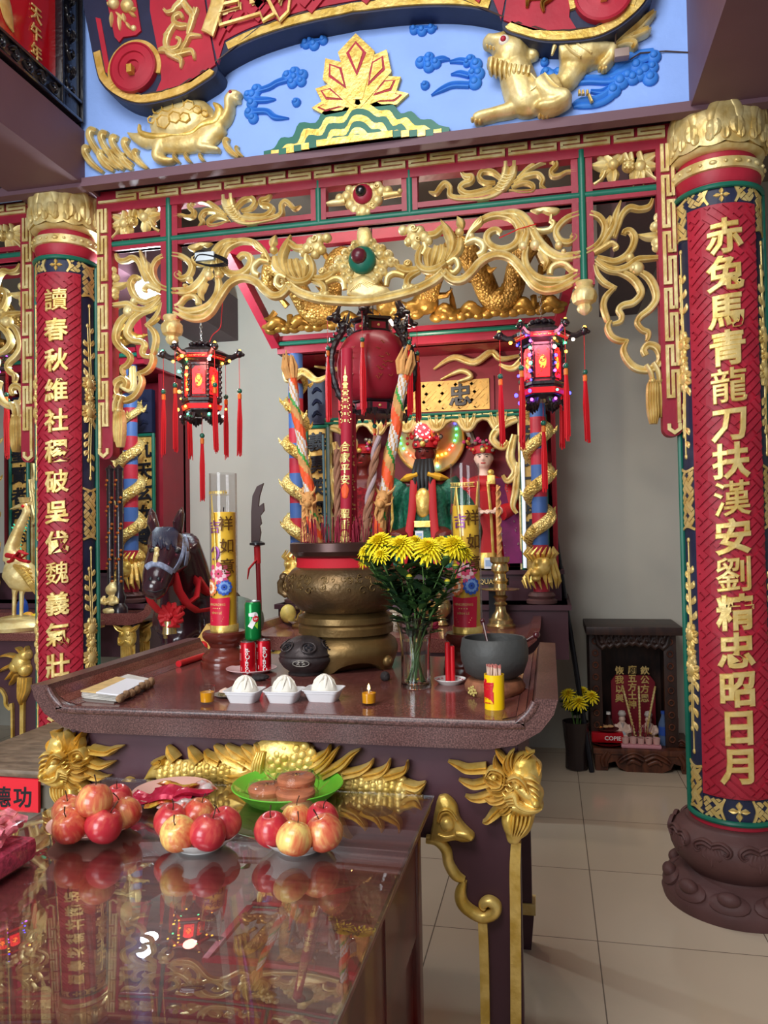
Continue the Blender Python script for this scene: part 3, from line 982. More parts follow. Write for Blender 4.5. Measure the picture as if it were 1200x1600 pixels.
# hanging bulbs
for x in (xh,2*XC - xh):
 mb = MB()
 def rf(r,z,a,j): return (r*(1 + .06*cos(8*a)) if 1 < j < 7 else r),0
 mb.lathe([(.0,-.125),(.012,-.12),(.026,-.108),(.031,-.095),(.026,-.08),(.045,-.068),(.052,-.045),(.05,-.025),(.036,-.008),(.04,0),(.044,.01),(.04,.02),(0,.02)],(x,SY,zpost),32,rf=rf)
 build('finial',mb,GOLD,SCREEN,label='gold hanging bud')
L2 = dup(SCREEN,SCREEN.location + Vector((CXL - CXR,0,0)),'gilded fretwork screen cut off by the left edge, left of the left column')
# ================================================================ reliefs on the blue wall
WY = 3.216
ZW = zmap(130,0,4.444,WY)          # left part
ZX = zmap(350,0,2.7907,WY)         # middle
ZL_ = zmap(730,30,3.636,WY)        # lion
ZS = zmap(0,0,1.0,WY)
PF = .11                              # how far the scroll plaque stands off the wall
ZSF,ZWF = zmap(0,0,1.0,WY - PF),zmap(130,0,4.444,WY - PF)
def wr(mb,Z,pts,hw=None,y=0.0,d=.03,prof=DOME,n=6):
 mb.ribbon([Z(p if len(p) > 2 else (p[0],p[1],hw)) for p in pts],WY + y,d,prof,n)
def wk(mb,Z,x,y_,r,y=0.0,d=.02,rz=None,seg=16):
 q = Z((x,y_,r))
 mb.knob(q[0],q[1],q[2],WY + y,d,rz=None if rz is None else q[2]*rz/r,seg=seg)
def wpoly(Z,pts): return [Z(p) for p in pts]
XW = (XL + XR)/2
# --- scroll plaque
PL = thing('scroll_plaque','red and navy unrolled scroll plaque with gold rim at the top of the blue wall','plaque',(XW,WY,3.6))
arch = [(355,117),(400,92),(450,74),(500,61),(545,52)]
left_edge = [(147,-40),(150,20),(160,75),(172,135),(180,153),(195,168),(220,181),(250,184),(300,172),(336,152),(352,140),(356,128)]
Lh = wpoly(ZS,left_edge) + [q for q in wpoly(ZS,arch)]
xm_,zm_ = XW,Lh[-1][1] + .004
Lh = [p[:2] for p in crom([p[:2] for p in Lh],4)]
out = Lh + [(XW,zm_)] + [(2*XW - x,z) for x,z in reversed(Lh)]
out = [(out[0][0],4.6)] + out + [(out[-1][0],4.6)]
mb = MB(); mb.prism(out,WY - PF,WY)
build('backing',mb,NAVY,PL,label='navy thick scroll edge')
mb = MB()
def inset_path(pts,k):
 o = []
 for i in range(len(pts)):
  a,b = pts[max(i - 1,0)],pts[min(i + 1,len(pts) - 1)]
  L_ = hypot(b[0] - a[0],b[1] - a[1]) or 1
  o.append((pts[i][0] - (b[1] - a[1])/L_*k,pts[i][1] + (b[0] - a[0])/L_*k))
 return o
for sgn in (0,1):
 for seg_ in (Lh[10:42],Lh[50:]):
  rim = inset_path(seg_,.026)
  if seg_ is not Lh[10:42] and len(seg_) < 30: rim = rim + [(XW,zm_ + .026)]
  if sgn: rim = [(2*XW - x,z) for x,z in rim]
  mb.ribbon([(x,z,.017) for x,z in rim],WY - PF + .004,.014,FLAT,2)
build('rim',mb,GOLD2,PL,label='gold rim')
red = [p for p in inset_path(Lh,.058)]
ctr = [ZSF((318,-40)),ZSF((330,50)),ZSF((341,100))] + [p for p in red if p[0] > ZSF((346,110))[0]]
ctr = [p[:2] for p in ctr]
cpoly = ctr + [(2*XW - x,z) for x,z in reversed(ctr)]
cpoly = [(cpoly[0][0],4.6)] + cpoly + [(cpoly[-1][0],4.6)]
mb = MB(); mb.prism(cpoly,WY - PF - .006,WY - PF + .01)
zs = sorted((x,z) for x,z in ctr[2:])
def in_arch(x,z):
 xx = x if x <= XW else 2*XW - x
 for (xa,za),(xb,zb_) in zip(zs,zs[1:]):
  if xa <= xx <= xb: return z > za + (zb_ - za)*(xx - xa)/(xb - xa + 1e-9) + .012
 return False
fret(mb,ctr[2][0] + .01,3.3,2*XW - ctr[2][0] - .01,4.25,.17,.2,WY - PF - .006,.012,k=4,step=.17,inside=in_arch)
build('fret_panel',mb,RED,PL,label='red key-fret ground')
for sgn in (0,1):
 mb = MB()
 pl = wpoly(ZSF,[(236,-30),(236,18),(240,40),(250,90),(254,126),(245,146),(300,130),(338,103),(328,50),(316,-30)])
 mb.prism(pl,WY - PF - .010,WY - PF + .01)
 sm = wpoly(ZSF,[(160,-30),(170,10),(181,60),(188,68),(194,60),(214,57),(222,50),(214,2),(206,-30)])
 mb.prism(sm,WY - PF - .010,WY - PF + .01)
 edge = wpoly(ZSF,[(150,28),(158,30),(176,128),(168,126)])
 mb.prism(edge,WY - PF - .004,WY - PF + .01)
 if sgn: mb = mb.mirror(XW)
 build('end_panel',mb,RED,PL)
 mb = MB()
 q = ZSF((212,110,38))
 mb.lathe([(q[2],0),(q[2],.03),(q[2]*.93,.036),(q[2]*.9,.03),(q[2]*.62,.034),(q[2]*.6,.026),(q[2]*.3,.03),(q[2]*.28,.02),(0,.02)],(0,0,0),32)
 mb.xf(Matrix.Translation((q[0],WY - PF,q[1])) @ Matrix.Rotation(radians(90),4,'X'))
 if sgn: mb = mb.mirror(XW)
 ro = build('roll_end',mb,RED,PL,label='rolled red scroll end')
 mb = MB()
 ar = [(q[0] + q[2]*1.08*cos(a),q[1] + q[2]*1.08*sin(a),.011) for a in [pi*k/12 - .3 for k in range(0,16)]]
 mb.ribbon(ar,WY - PF,.014,FLAT,2)
 mb.box((q[0] - .012,WY - PF - .06,q[1] - .04),(q[0] + .012,WY - PF - .03,q[1] - .005))
 if sgn: mb = mb.mirror(XW)
 build('roll_rim',mb,GOLD2,ro)
 mb = MB()
 R = lambda pts,hw=None: wr(mb,ZWF,pts,hw,-PF - .009,.024,GROOVE)
 R([(730,-20,20),(690,40,24),(655,75,20),(640,100,18),(600,108,14),(575,85,10)])
 R([(690,10,22),(740,80,26),(775,130,24),(760,200,22),(740,260,12)])
 R([(800,80,20),(790,120,18),(770,150,16)])
 R([(740,200,14),(690,200,22),(650,180,20),(650,140,16),(690,120,16),(705,150,10)])
 R([(650,190,18),(610,250,22),(590,320,22),(610,360,18),(670,350,16),(690,300,14),(660,280,10)])
 R([(575,270,8),(600,255,14),(620,240,14)])
 R([(540,370,14),(590,365,24),(640,395,26),(700,385,22),(770,375,18),(785,430,8)])
 R([(600,385,20),(660,415,22),(695,440,18),(690,490,6)])
 R([(690,390,14),(730,320,16),(760,270,16),(835,268,8)])
 if sgn: mb = mb.mirror(XW)
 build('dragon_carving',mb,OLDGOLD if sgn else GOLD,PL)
 mb = MB()
 for x,y_,r in ((225,40,38),(318,55,46)): wk(mb,ZWF,x,y_,r,-PF - .009,.03)
 for x,y_,x2,y2 in ((200,60,180,30),(210,100,205,200),(260,120,265,225),(240,100,300,160),(330,100,380,130),(350,90,380,70),(290,110,300,170),(310,170,340,215)):
  wr(mb,ZWF,[(x,y_,5),((x + x2)/2,(y_ + y2)/2,14),(x2,y2,2)],y=-PF - .009,d=.016,prof=VEIN,n=3)
 wk(mb,ZWF,360,208,20,-PF - .009,.015)
 if sgn: mb = mb.mirror(XW)
 build('peach_carving',mb,GOLD,PL)
mb = MB()
q = ZSF((388,-22,60))
glyph_mb(mb,'風',q[0],q[1],.40,WY - PF - .016,.022,.045,0,.05,bev=.02)
build('inscription',mb,PALEGOLD,PL,label='gold brush character')
mb = MB()
for a,b in ((Lh[20:],0),):
 pth = inset_path(Lh[14:40],.046) + inset_path(Lh[54:],.046)
 mb.tube([(x,WY - PF - .008 - .004*sin(i*1.7),z + .004*sin(i*2.3)) for i,(x,z) in enumerate(pth)],.0035,5)
 mb.tube([(2*XW - x,WY - PF - .008 - .004*sin(i*1.7),z + .004*sin(i*2.3)) for i,(x,z) in enumerate(pth)],.0035,5)
build('light_cord',mb,mat('brown_cable',(70,52,44),.6),PL,label='brown cable along the rim')

# --- turtle
def hexrim(mb,Z,x,y_,r,ybase):
 pts = [(x + r*cos(k*pi/3 + .3),y_ + r*.95*sin(k*pi/3 + .3),5) for k in range(7)]
 mb.ribbon([Z(p) for p in pts],ybase,.007,DOME,1)
def domeh(k):
 hs = [(0,1),(.3,.98),(.6,.88),(.87,.62),(1,.35)]
 for (a,x),(b,y_) in zip(hs,hs[1:]):
  if k <= b: return x + (y_ - x)*(k - a)/(b - a)
 return .3
TU = thing('turtle_relief','gold tortoise relief walking on waves at the left of the blue wall','relief',(ZW((720,900))[0],WY,3.2))
m = MB()
wk(m,ZW,705,860,240,0,.085,rz=155)
wr(m,ZW,[(430,975,40),(560,1010,55),(720,1010,70),(880,960,80),(985,890,50)],y=0,d=.06)
wr(m,ZW,[(320,935,4),(370,965,28),(430,985,48),(480,1000,50)],y=0,d=.05)
wr(m,ZW,[(940,880,60),(1000,850,42),(1030,790,34),(1030,720,34),(1060,690,40)],y=0,d=.06)
wr(m,ZW,[(1040,680,30),(1085,680,28),(1118,675,8)],y=0,d=.055)
wr(m,ZW,[(1060,705,22),(1095,722,14),(1110,722,5)],y=0,d=.05)
wr(m,ZW,[(560,1000,50),(545,1060,44),(535,1110,36),(600,1135,26),(655,1130,14)],y=0,d=.06)
wr(m,ZW,[(860,960,44),(840,1010,38),(830,1040,30),(900,1050,24),(965,1060,16)],y=0,d=.06)
build('body',remesh(m,.006,5),GOLD,TU)
m = MB()
for x,y_,r in ((570,815,36),(642,800,44),(715,785,44),(786,795,38),(840,820,30),(885,835,24),(612,905,48),(695,880,42),(763,882,36),(520,880,26)):
 hx = abs(x - 705)/240; hz = abs(y_ - 860)/155
 hexrim(m,ZW,x,y_,r,WY - .085*domeh(hypot(hx,hz)) + .001)
wr(m,ZW,[(430,905,8),(440,960,18),(540,985,20),(640,975,20),(780,965,20),(860,905,22),(955,870,30),(975,800,28),(940,760,10)],y=-.045,d=.018)
build('shell_plates',m,GOLD2,TU,label='raised hexagonal shell plates')
m = MB(); wk(m,ZW,1056,686,11,-.055,.008)
build('eye',m,RED,TU,label='red eye')
m = MB()
ZT = zmap(130,180,4.0,WY)
def wave(x,y_,h,lean=0.25,w=22):
 wr(m,ZT,[(x + h*.75,y_ + h*.95,w*.5),(x + h*.3,y_ + h*.6,w),(x + h*.05,y_ + h*.2,w),(x + h*.08,y_,w*1.05),(x + h*.22,y_ + h*.02,w*.8)],y=0,d=.03,prof=GROOVE)
for grp,lb in ((((40,105,250),(115,125,220),(185,150,180),(262,170,150),(330,240,110),(15,215,160),(110,245,120),(180,245,110),(250,265,90)),'gold curling waves behind the tail of the tortoise relief'),
    (((580,265,45),(650,260,50),(740,262,40)),'small gold wave crests between the feet of the tortoise relief'),(((895,170,110),(965,215,60)),'gold wave crests in front of the tortoise relief')):
 m = MB()
 for x,y_,h in grp: wave(x,y_,h,w=20 if h > 60 else 12)
 tag(build('wave_relief',m,GOLD),lb,'relief','gold wave reliefs')
# --- mountain and sunburst
MO = thing('mountain_relief','green and gold banded mountain relief with gold sunburst in the middle of the blue wall','relief',(XC,WY,3.2))
mtn = [(180,668),(225,655),(255,610),(305,605),(335,545),(405,545),(440,495),(520,490),(560,440),(605,430),(650,440),(690,465),(740,465),(775,505),(820,495),(860,530),(905,530),(940,555),(985,565)]
base = [(990,568),(180,672)]
for k in range(8):
 s = 1 - k*.125
 cx0,cy0 = 585,625
 mm = list(mtn)
 pts = [(cx0 + (x - cx0)*(1 - .085*k),min(y_ + 30*k,672 - ((cx0 + (x - cx0)*(1 - .085*k)) - 180)*.128)) for x,y_ in mm]
 pl = wpoly(ZX,pts)
 pl = [p[:2] for p in crom(pl,3)] + [(pl[-1][0],3.178),(pl[0][0],3.178)]
 m = MB(); m.prism(pl,WY - .02 - .006*k,WY)
 build('mountain_band',m,GREEN if k % 2 == 0 else GOLD2,MO,label='green ridge band' if k % 2 == 0 else 'gold ridge band')
def crystal(cx,cy,tip,w,ang_base,y):
 m = MB()
 ax,ay = tip[0] - cx,tip[1] - cy
 L_ = hypot(ax,ay); ux,uy = ax/L_,ay/L_; nx,ny = -uy,ux
 sh = .72
 pl = [(cx - nx*w*.25,cy - ny*w*.25),(cx + ux*L_*sh - nx*w,cy + uy*L_*sh - ny*w),tip,(cx + ux*L_*sh + nx*w,cy + uy*L_*sh + ny*w),(cx + nx*w*.25,cy + ny*w*.25)]
 m.prism(wpoly(ZX,pl),WY - .02 - y,WY)
 def inner(k0,k1,kw):
  return [(cx + ux*L_*k0,cy + uy*L_*k0),(cx + ux*L_*sh*.97 - nx*w*kw,cy + uy*L_*sh*.97 - ny*w*kw),(cx + ux*L_*k1,cy + uy*L_*k1),(cx + ux*L_*sh*.97 + nx*w*kw,cy + uy*L_*sh*.97 + ny*w*kw)]
 m.prism(wpoly(ZX,inner(.35,.88,.55)),WY - .022 - y,WY - .01,1)
 m.prism(wpoly(ZX,inner(.42,.83,.36)),WY - .026 - y,WY - .01,0)
 return m
for i,(tip,w,y) in enumerate((((582,165),80,.012),((450,270),62,.008),((715,232),62,.008),((405,400),48,.004),((775,348),48,.004),((388,480),34,0),((808,418),34,0))):
 build('sun_ray',crystal(590,475 if i else 450,tip,w,0,y),[GOLD2,RED],MO,label='tall gold central ray' if i == 0 else None)
# --- blue clouds
def cloud(name,Z,blobs,streams,label):
 m = MB()
 for s in streams: wr(m,Z,s,y=0,d=.02,prof=GROOVE)
 for x,y_,r in blobs:
  wk(m,Z,x,y_,r,0,.022)
  wk(m,Z,x - r*.1,y_ - r*.1,r*.5,-.018,.012)
 tag(build(name,m,CLOUDBLUE),label,'relief','blue plaster clouds')
cloud('cloud_relief',ZX,[(145,395,26),(110,420,24),(130,420,30),(125,455,26),(115,495,26),(130,520,24),(310,320,26),(280,335,26),(345,330,24),(340,360,22),(300,365,24),(312,345,26)],
 [[(150,400,10),(200,385,12),(235,365,12),(280,350,14)],[(140,440,14),(190,440,12),(228,437,3)],[(130,490,14),(190,490,12),(225,515,12),(285,520,3)]],'blue cloud with trailing wisps facing the tortoise')
cloud('cloud_relief',ZX,[(318,450,20)],[[(300,452,6),(336,448,6)]],'single small blue cloud puff left of the sunburst')
cloud('cloud_relief',ZX,[(360,195,22),(395,200,24),(435,180,20),(380,185,20)],[[(335,205,5),(390,190,12),(450,178,6)]],'blue cloud under the scroll rim, left of the sunburst tip')
cloud('cloud_relief',ZX,[(830,135,20),(865,140,22),(905,130,20)],[[(810,125,5),(870,130,12),(930,125,6)]],'blue cloud under the scroll rim, right of the sunburst tip')
cloud('cloud_relief',ZX,[(860,275,26),(895,255,24),(925,280,24),(895,295,26),(893,275,26),(1075,265,24),(1100,285,28),(1110,325,28),(1085,325,24),(1095,365,30),(1060,280,18)],
 [[(920,270,12),(955,262,12),(985,265,4)],[(985,275,5),(1030,270,12),(1070,275,12)],[(990,330,3),(1030,325,12),(1070,335,12)],[(905,420,3),(950,395,12),(1000,375,14),(1070,375,14)]],'blue cloud with trailing wisps in front of the lion relief')
cloud('cloud_relief',ZX,[(878,376,20)],[[(860,378,6),(896,374,6)]],'single small blue cloud puff right of the sunburst')
cloud('cloud_relief',ZL_,[(450,310,34),(480,330,40),(520,310,34),(440,250,24),(960,270,44),(1010,300,46),(1050,280,36),(1040,340,44),(980,320,40),(870,360,48),(830,410,44),(910,330,40),(1060,220,40),(940,340,40)],
 [[(500,320,20),(600,350,28),(700,350,26),(800,350,30),(870,330,36)],[(600,500,14),(640,485,30),(730,475,34),(800,440,36),(850,380,30)],[(700,415,10),(760,420,16),(800,400,16)],[(800,330,30),(880,270,50),(960,230,44),(1060,200,30)]],'broad blue cloud behind the lion relief')
# --- lion
LI = thing('lion_relief','gold lion relief bounding at the right of the blue wall','relief',(ZL_((430,350))[0],WY,3.2))
m = MB()
wk(m,ZL_,250,230,105,0,.11,rz=105)
wr(m,ZL_,[(270,300,90),(300,400,100),(330,480,95),(400,470,80),(520,400,70)],y=0,d=.10)
wr(m,ZL_,[(480,420,50),(560,370,60),(600,300,80)],y=0,d=.07)
wr(m,ZL_,[(520,240,70),(600,220,95),(700,230,75),(800,200,34)],y=0,d=.10)
wr(m,ZL_,[(330,470,60),(260,530,44),(160,560,34),(80,580,34),(40,595,26)],y=0,d=.07)
wr(m,ZL_,[(400,410,70),(470,480,55),(560,495,38),(500,540,34),(420,555,36),(405,575,26)],y=-.02,d=.09)
wr(m,ZL_,[(770,215,40),(820,200,34),(810,260,26),(780,295,26),(760,315,22)],y=0,d=.07)
wr(m,ZL_,[(220,180,50),(165,185,40),(120,165,26)],y=-.02,d=.09)          # muzzle
wr(m,ZL_,[(240,290,50),(180,305,40),(125,285,24)],y=-.02,d=.08)          # jaw
wk(m,ZL_,125,180,34,-.03,.06); wk(m,ZL_,375,225,36,-.01,.05)
wk(m,ZL_,240,150,50,-.05,.05,rz=24)
build('body',remesh(m,.006,5),GOLD,LI)
m = MB()
for k in range(9):
 x0 = 150 + k*26
 wr(m,ZL_,[(x0,310 + k*6 - abs(k - 4)*3,14),(x0 - 8,350 + k*5,15),(x0 - 4,395 + k*3 - abs(k - 3)*6,2)],y=-.06,d=.05,n=3)
for q in ([(540,160,8),(500,220,12),(480,280,5)],[(560,150,8),(560,230,12),(640,290,6)],[(590,150,8),(620,220,10),(700,270,5)],[(360,380,6),(400,440,12),(360,480,5)],[(440,380,6),(480,430,10),(520,460,5)]):
 wr(m,ZL_,q,y=-.085,d=.018)
wr(m,ZL_,[(780,180,14),(880,140,26),(960,80,28),(1020,20,24),(1060,-20,14)],y=0,d=.05,prof=GROOVE)
wr(m,ZL_,[(820,190,12),(900,165,22),(945,175,22),(930,200,14)],y=-.005,d=.05,prof=GROOVE)
wr(m,ZL_,[(880,150,12),(960,120,22),(1010,100,20),(1030,80,14)],y=-.01,d=.045,prof=GROOVE)
wr(m,ZL_,[(640,120,20),(690,125,22),(715,110,20)],y=-.02,d=.06)
build('mane',m,GOLD,LI,label='gold locks, folds and tail')
m = MB(); wk(m,ZL_,218,205,30,-.095,.022)
e = build('eye',m,mat('white_enamel',(235,228,215),.3),LI,label='white eye with red pupil')
m = MB(); wk(m,ZL_,214,207,16,-.110,.014)
build('pupil',m,RED,e)
m = MB()
for k in range(3): wk(m,ZL_,122 + k*18,235 + k*5,8,-.09,.02)
for x in (635,655,680): wr(m,ZL_,[(x,435,7),(x + 2,460,9)],y=-.03,d=.02)
wr(m,ZL_,[(690,460,8),(706,500,9)],y=-.03,d=.02)
for x,y_ in ((35,600),(55,610),(78,612),(412,580),(432,582),(455,578),(750,320),(768,325),(785,318)): wk(m,ZL_,x,y_,11,-.03,.03)
build('claws',m,PALEGOLD,LI,label='pale claws and teeth')
m = MB()
m.tube([P(962,32,WY - .1),P(963,50,WY - .09),P(961,70,WY - .06),P(962,80,WY - .05)],.003,5)
m.tube([P(985,93,WY - .03),P(1000,83,WY - .02),P(1040,80,WY - .008),P(1076,82,WY - .004)],.003,5)
cj = build('junction_cable',m,MATS['brown_cable'])
tag(cj,'brown cable with grey plug hanging over the lion relief','cable')
m = MB(); a = P(964,84,WY - .05)
m.bbox((a.x - .012,a.y - .03,a.z - .03),(a.x + .045,a.y + .01,a.z + .005),.004)
build('plug',m,mat('grey_plastic',(150,130,122),.5),cj,label='grey plug block')

# --- framed red plaque on the left beam wall
XP = XL - .03
def Q(px,py): return PX(px,py,XP)
a,b = Q(-60,-40),Q(84,130)
y1,z0p = 3.02,Q(86,133).z
y1 = Q(86,60).y
FRp = thing('framed_plaque','red lacquer plaque in a black carved frame high on the left beam wall','plaque',(XP,y1 - .7,z0p))
m = MB(); m.box((XP - .03,y1 - 1.6,z0p),(XP + .01,y1,4.9))
build('board',m,mat('glossy_red_lacquer',(186,16,26),.12,coat=.6),FRp)
fwp = Q(115,188)
yo,zo = fwp.y,z0p - .10
m = MB()
m.bbox((XP - .035,y1,zo),(XP + .03,yo,4.9),.008)
m.bbox((XP - .035,y1 - 1.6,zo),(XP + .03,y1,z0p),.008)
for yy in (y1 - .012,yo + .006): m.bbox((XP,yy,zo),(XP + .045,yy + .014,4.9),.004)
for zz in (z0p - .016,zo - .004): m.bbox((XP,y1 - 1.6,zz),(XP + .045,yo,zz + .014),.004)
fo = build('frame',m,BLACKW,FRp,label='black lacquer frame')
m = MB()
def scr(u0,v0,s,flip,vert):
 t = MB()
 t.ribbon([(0,0,.008),(.03,.02,.014),(.05,.0,.014),(.04,-.02,.012),(.02,-.012,.008)],0,.02,GROOVE,4)
 t.ribbon([(.03,.02,.006),(.055,.035,.010),(.075,.028,.004)],0,.018,VEIN,4)
 return t
for k in range(14):
 t = scr(0,0,1,0,0)
 sg = 1 if k % 2 else -1
 t.v = [(x - .04,y_,z*sg) for x,y_,z in t.v]
 M1 = Matrix(((0,-1,0,XP + .02),(1,0,0,y1 - .05 - k*.085),(0,0,1,(z0p + zo)/2),(0,0,0,1)))
 m.join(t,M1)
 M2 = Matrix(((0,-1,0,XP + .02),(0,0,1,(y1 + yo)/2),(1,0,0,z0p + .02 + k*.085),(0,0,0,1)))
 m.join(t,M2)
build('carving',m,BLACKW,fo)
m = MB()
t = MB()
for k,ch in enumerate('天午年'): glyph_mb(t,ch,0,-k*.085,.075,0,.006,.012)
qa = Q(52,22)
m.join(t,Matrix(((0,-1,0,XP + .012),(1,0,0,qa.y),(0,0,1,qa.z),(0,0,0,1))))
t = MB(); t.ribbon([(-.06,.12,.02),(0,.05,.035),(.03,-.02,.03),(.06,-.06,.004)],0,.012,DOME)
qb = Q(0,14)
m.join(t,Matrix(((0,-1,0,XP + .012),(1,0,0,qb.y),(0,0,1,qb.z),(0,0,0,1))))
build('inscription',m,PALEGOLD,FRp,label='gold brush lettering')
# ================================================================ stone altar table
def granite_material(name,c1,c2,c3,rough,coat=0.0):
 m = bpy.data.materials.new(name)
 m.use_nodes = True
 nt = m.node_tree
 b = nt.nodes['Principled BSDF']
 tc = nt.nodes.new('ShaderNodeTexCoord')
 n1 = nt.nodes.new('ShaderNodeTexNoise')
 n1.inputs['Scale'].default_value = 260
 n1.inputs['Detail'].default_value = 3
 n2 = nt.nodes.new('ShaderNodeTexNoise')
 n2.inputs['Scale'].default_value = 7
 n2.inputs['Detail'].default_value = 5
 for n in (n1,n2): nt.links.new(tc.outputs['Object'],n.inputs['Vector'])
 r = nt.nodes.new('ShaderNodeValToRGB')
 e = r.color_ramp.elements
 e[0].position,e[0].color = .36,lin(c1)
 e[1].position,e[1].color = .66,lin(c3)
 k = e.new(.5); k.color = lin(c2)
 nt.links.new(n1.outputs['Fac'],r.inputs['Fac'])
 mx = nt.nodes.new('ShaderNodeMixRGB')
 mx.blend_type = 'MULTIPLY'
 mx.inputs['Fac'].default_value = .55
 r2 = nt.nodes.new('ShaderNodeValToRGB')
 r2.color_ramp.elements[0].position,r2.color_ramp.elements[0].color = .3,(.45,.42,.42,1)
 r2.color_ramp.elements[1].position,r2.color_ramp.elements[1].color = .65,(1,1,1,1)
 nt.links.new(n2.outputs['Fac'],r2.inputs['Fac'])
 nt.links.new(r.outputs['Color'],mx.inputs['Color1'])
 nt.links.new(r2.outputs['Color'],mx.inputs['Color2'])
 nt.links.new(mx.outputs['Color'],b.inputs['Base Color'])
 b.inputs['Roughness'].default_value = rough
 MATS[name] = m
 return m
GRAN = granite_material('plum_granite',(62,38,36),(92,60,57),(124,88,82),.32)
GRANTOP = granite_material('polished_red_granite',(92,48,44),(122,70,64),(148,96,88),.14)
PLUM = mat('dark_plum_wood',(72,42,52),.45,0,.1,4,.06,20)
AZ,AY0,AY1 = 1.02,1.985,2.93
AXL,AXR = -1.474,0.013
AXC = (AXL + AXR)/2
ALT = thing('altar_table','long granite altar table with upturned ends and gold dragon carvings, carrying the bronze urn','altar table',(AXC,2.45,0))
def ypoly(mb,poly,y0,y1,mi=None):
 mb.prism(poly,y0,y1,mi)
prof = [(AXC,.948),(-1.30,.948),(-1.37,.962),(-1.43,.998),(-1.462,1.04),(-1.474,1.078),(-1.418,1.08),(-1.412,1.066),(-1.395,1.043),(-1.37,1.028),(-1.335,1.02),(AXC,1.02)]
profR = [(2*AXC - x,z) for x,z in reversed(prof)]
pf = prof[:-1] + [(AXC,1.02)] + profR[1:-1]
mb = MB(); mb.prism(pf,AY0 - .02,AY1 + .02,0,False)
tp = [(x,z) for x,z in pf]
# thin raised front lip that follows the top edge
lip = [(x,z) for x,z in prof[6:]] + [(x,z) for x,z in profR[:6]]
mb.ribbon([(x,z - .009,.011) for x,z in lip],AY0 - .018,.008,DOME,2,0)
build('worktop',mb,GRAN,ALT,label='granite top with upturned ends')
mb = MB()
mb.box((-1.335,AY0 - .012,AZ - .004),(2*AXC + 1.335,AY1,AZ + .0015))
for sg in (0,1):
 t = MB()
 q = [(-1.412,1.066),(-1.395,1.043),(-1.37,1.028),(-1.335,1.0212)]
 for (xa,za),(xb,zb2) in zip(q,q[1:]):
  t.add([(xa + .002,AY0,za + .001),(xb,AY0,zb2 + .001),(xb,AY1,zb2 + .001),(xa + .002,AY1,za + .001)],[(0,1,2,3)])
 mb.join(t.mirror(AXC) if sg else t)
build('polished_surface',mb,GRANTOP,ALT)
# apron and legs
ZA4 = zmap(560,1140,3.479,AY0 + .02)
def A4(p): return ZA4(p)
inner = [(675,1700),(675,1035),(655,1015),(600,985),(560,940),(548,880),(575,815),(520,792),(485,720),(470,650),(425,600),(370,588)]
ip = [A4(p)[:2] for p in inner]
xo = A4((888,1000))[0]
right_half = [(AXC,.95),(xo,.95),(xo,0.0),(ip[0][0],0.0)] + ip + [(AXC,ip[-1][1])]
for sg in (0,1):
 pl = right_half if not sg else [(2*AXC - x,z) for x,z in reversed(right_half)]
 mb = MB(); mb.prism(pl,AY0 + .02,AY0 + .075)
 build('leg',mb,PLUM,ALT,label='plum front leg and half apron')
for sg in (0,1):
 mb = MB()
 mb.box((xo - .055,AY0 + .075,.72),(xo,AY1 - .1,.95))
 if sg: mb = mb.mirror(AXC)
 build('side_apron',mb,PLUM,ALT)
 mb = MB()
 mb.prism([(xo - .10,.95),(xo,.95),(xo,.16),(xo + .006,.12),(xo - .006,.0),(xo - .06,.0),(xo - .08,.12)],AY1 - .1,AY1 - .04)
 mb.prism([(xo - .04,.165),(xo + .012,.165),(xo + .012,.125),(xo - .04,.125)],AY1 - .106,AY1 - .03,1)
 if sg: mb = mb.mirror(AXC)
 build('back_leg',mb,[PLUM,GOLD],ALT)
mb = MB(); mb.box((2*AXC - xo,AY1 - .1,.80),(xo,AY1 - .05,.95))
build('back_rail',mb,PLUM,ALT)
AYF = AY0 + .018
ZF = zmap(560,1140,3.479,AYF)
ZM = zmap(220,1160,2.5,AYF)
def ar(mb,Z,pts,hw=None,y=0.0,d=.03,prof=GROOVE,n=6):
 mb.ribbon([Z(p if len(p) > 2 else (p[0],p[1],hw)) for p in pts],AYF + y,d,prof,n)
def ak(mb,Z,x,y_,r,y=0.0,d=.02,rz=None,seg=14):
 q = Z((x,y_,r)); mb.knob(q[0],q[1],q[2],AYF + y,d,rz=None if rz is None else q[2]*rz/r,seg=seg)
def leg_trim():
 m = MB()
 ar(m,ZF,[(858,1750,28),(855,1000,28),(852,760,28),(858,600,26)],d=.018,prof=FLAT,n=4)
 ar(m,ZF,[(694,1750,24),(688,1300,24),(678,1035,24)],d=.018,prof=FLAT,n=4)
 ar(m,ZF,[(372,590,22),(430,600,26),(478,650,28),(492,720,28),(530,785,28),(578,812,16)],d=.022,prof=DOME)
 ar(m,ZF,[(578,812,14),(556,880,30),(570,940,32),(620,985,32),(680,1008,32),(735,990,32),(748,950,30),(710,925,28),(675,945,22),(690,965,14)],d=.026,prof=DOME)
 # bracket head
 m.blob([ZF(p) for p in ((390,590),(430,380),(455,350),(490,352),(535,400),(552,470),(590,520),(632,560),(622,592),(570,600),(530,590),(470,598))],AYF,.03,n=3)
 ak(m,ZF,490,490,40,-.022,.024); ar(m,ZF,[(440,480,8),(455,430,14),(500,420,14),(540,470,10)],y=-.024,d=.014)
 ar(m,ZF,[(540,540,14),(590,550,22),(622,572,16)],y=-.02,d=.018,prof=DOME); ar(m,ZF,[(440,545,8),(480,560,12),(530,550,8)],y=-.026,d=.01,prof=DOME)
 return m
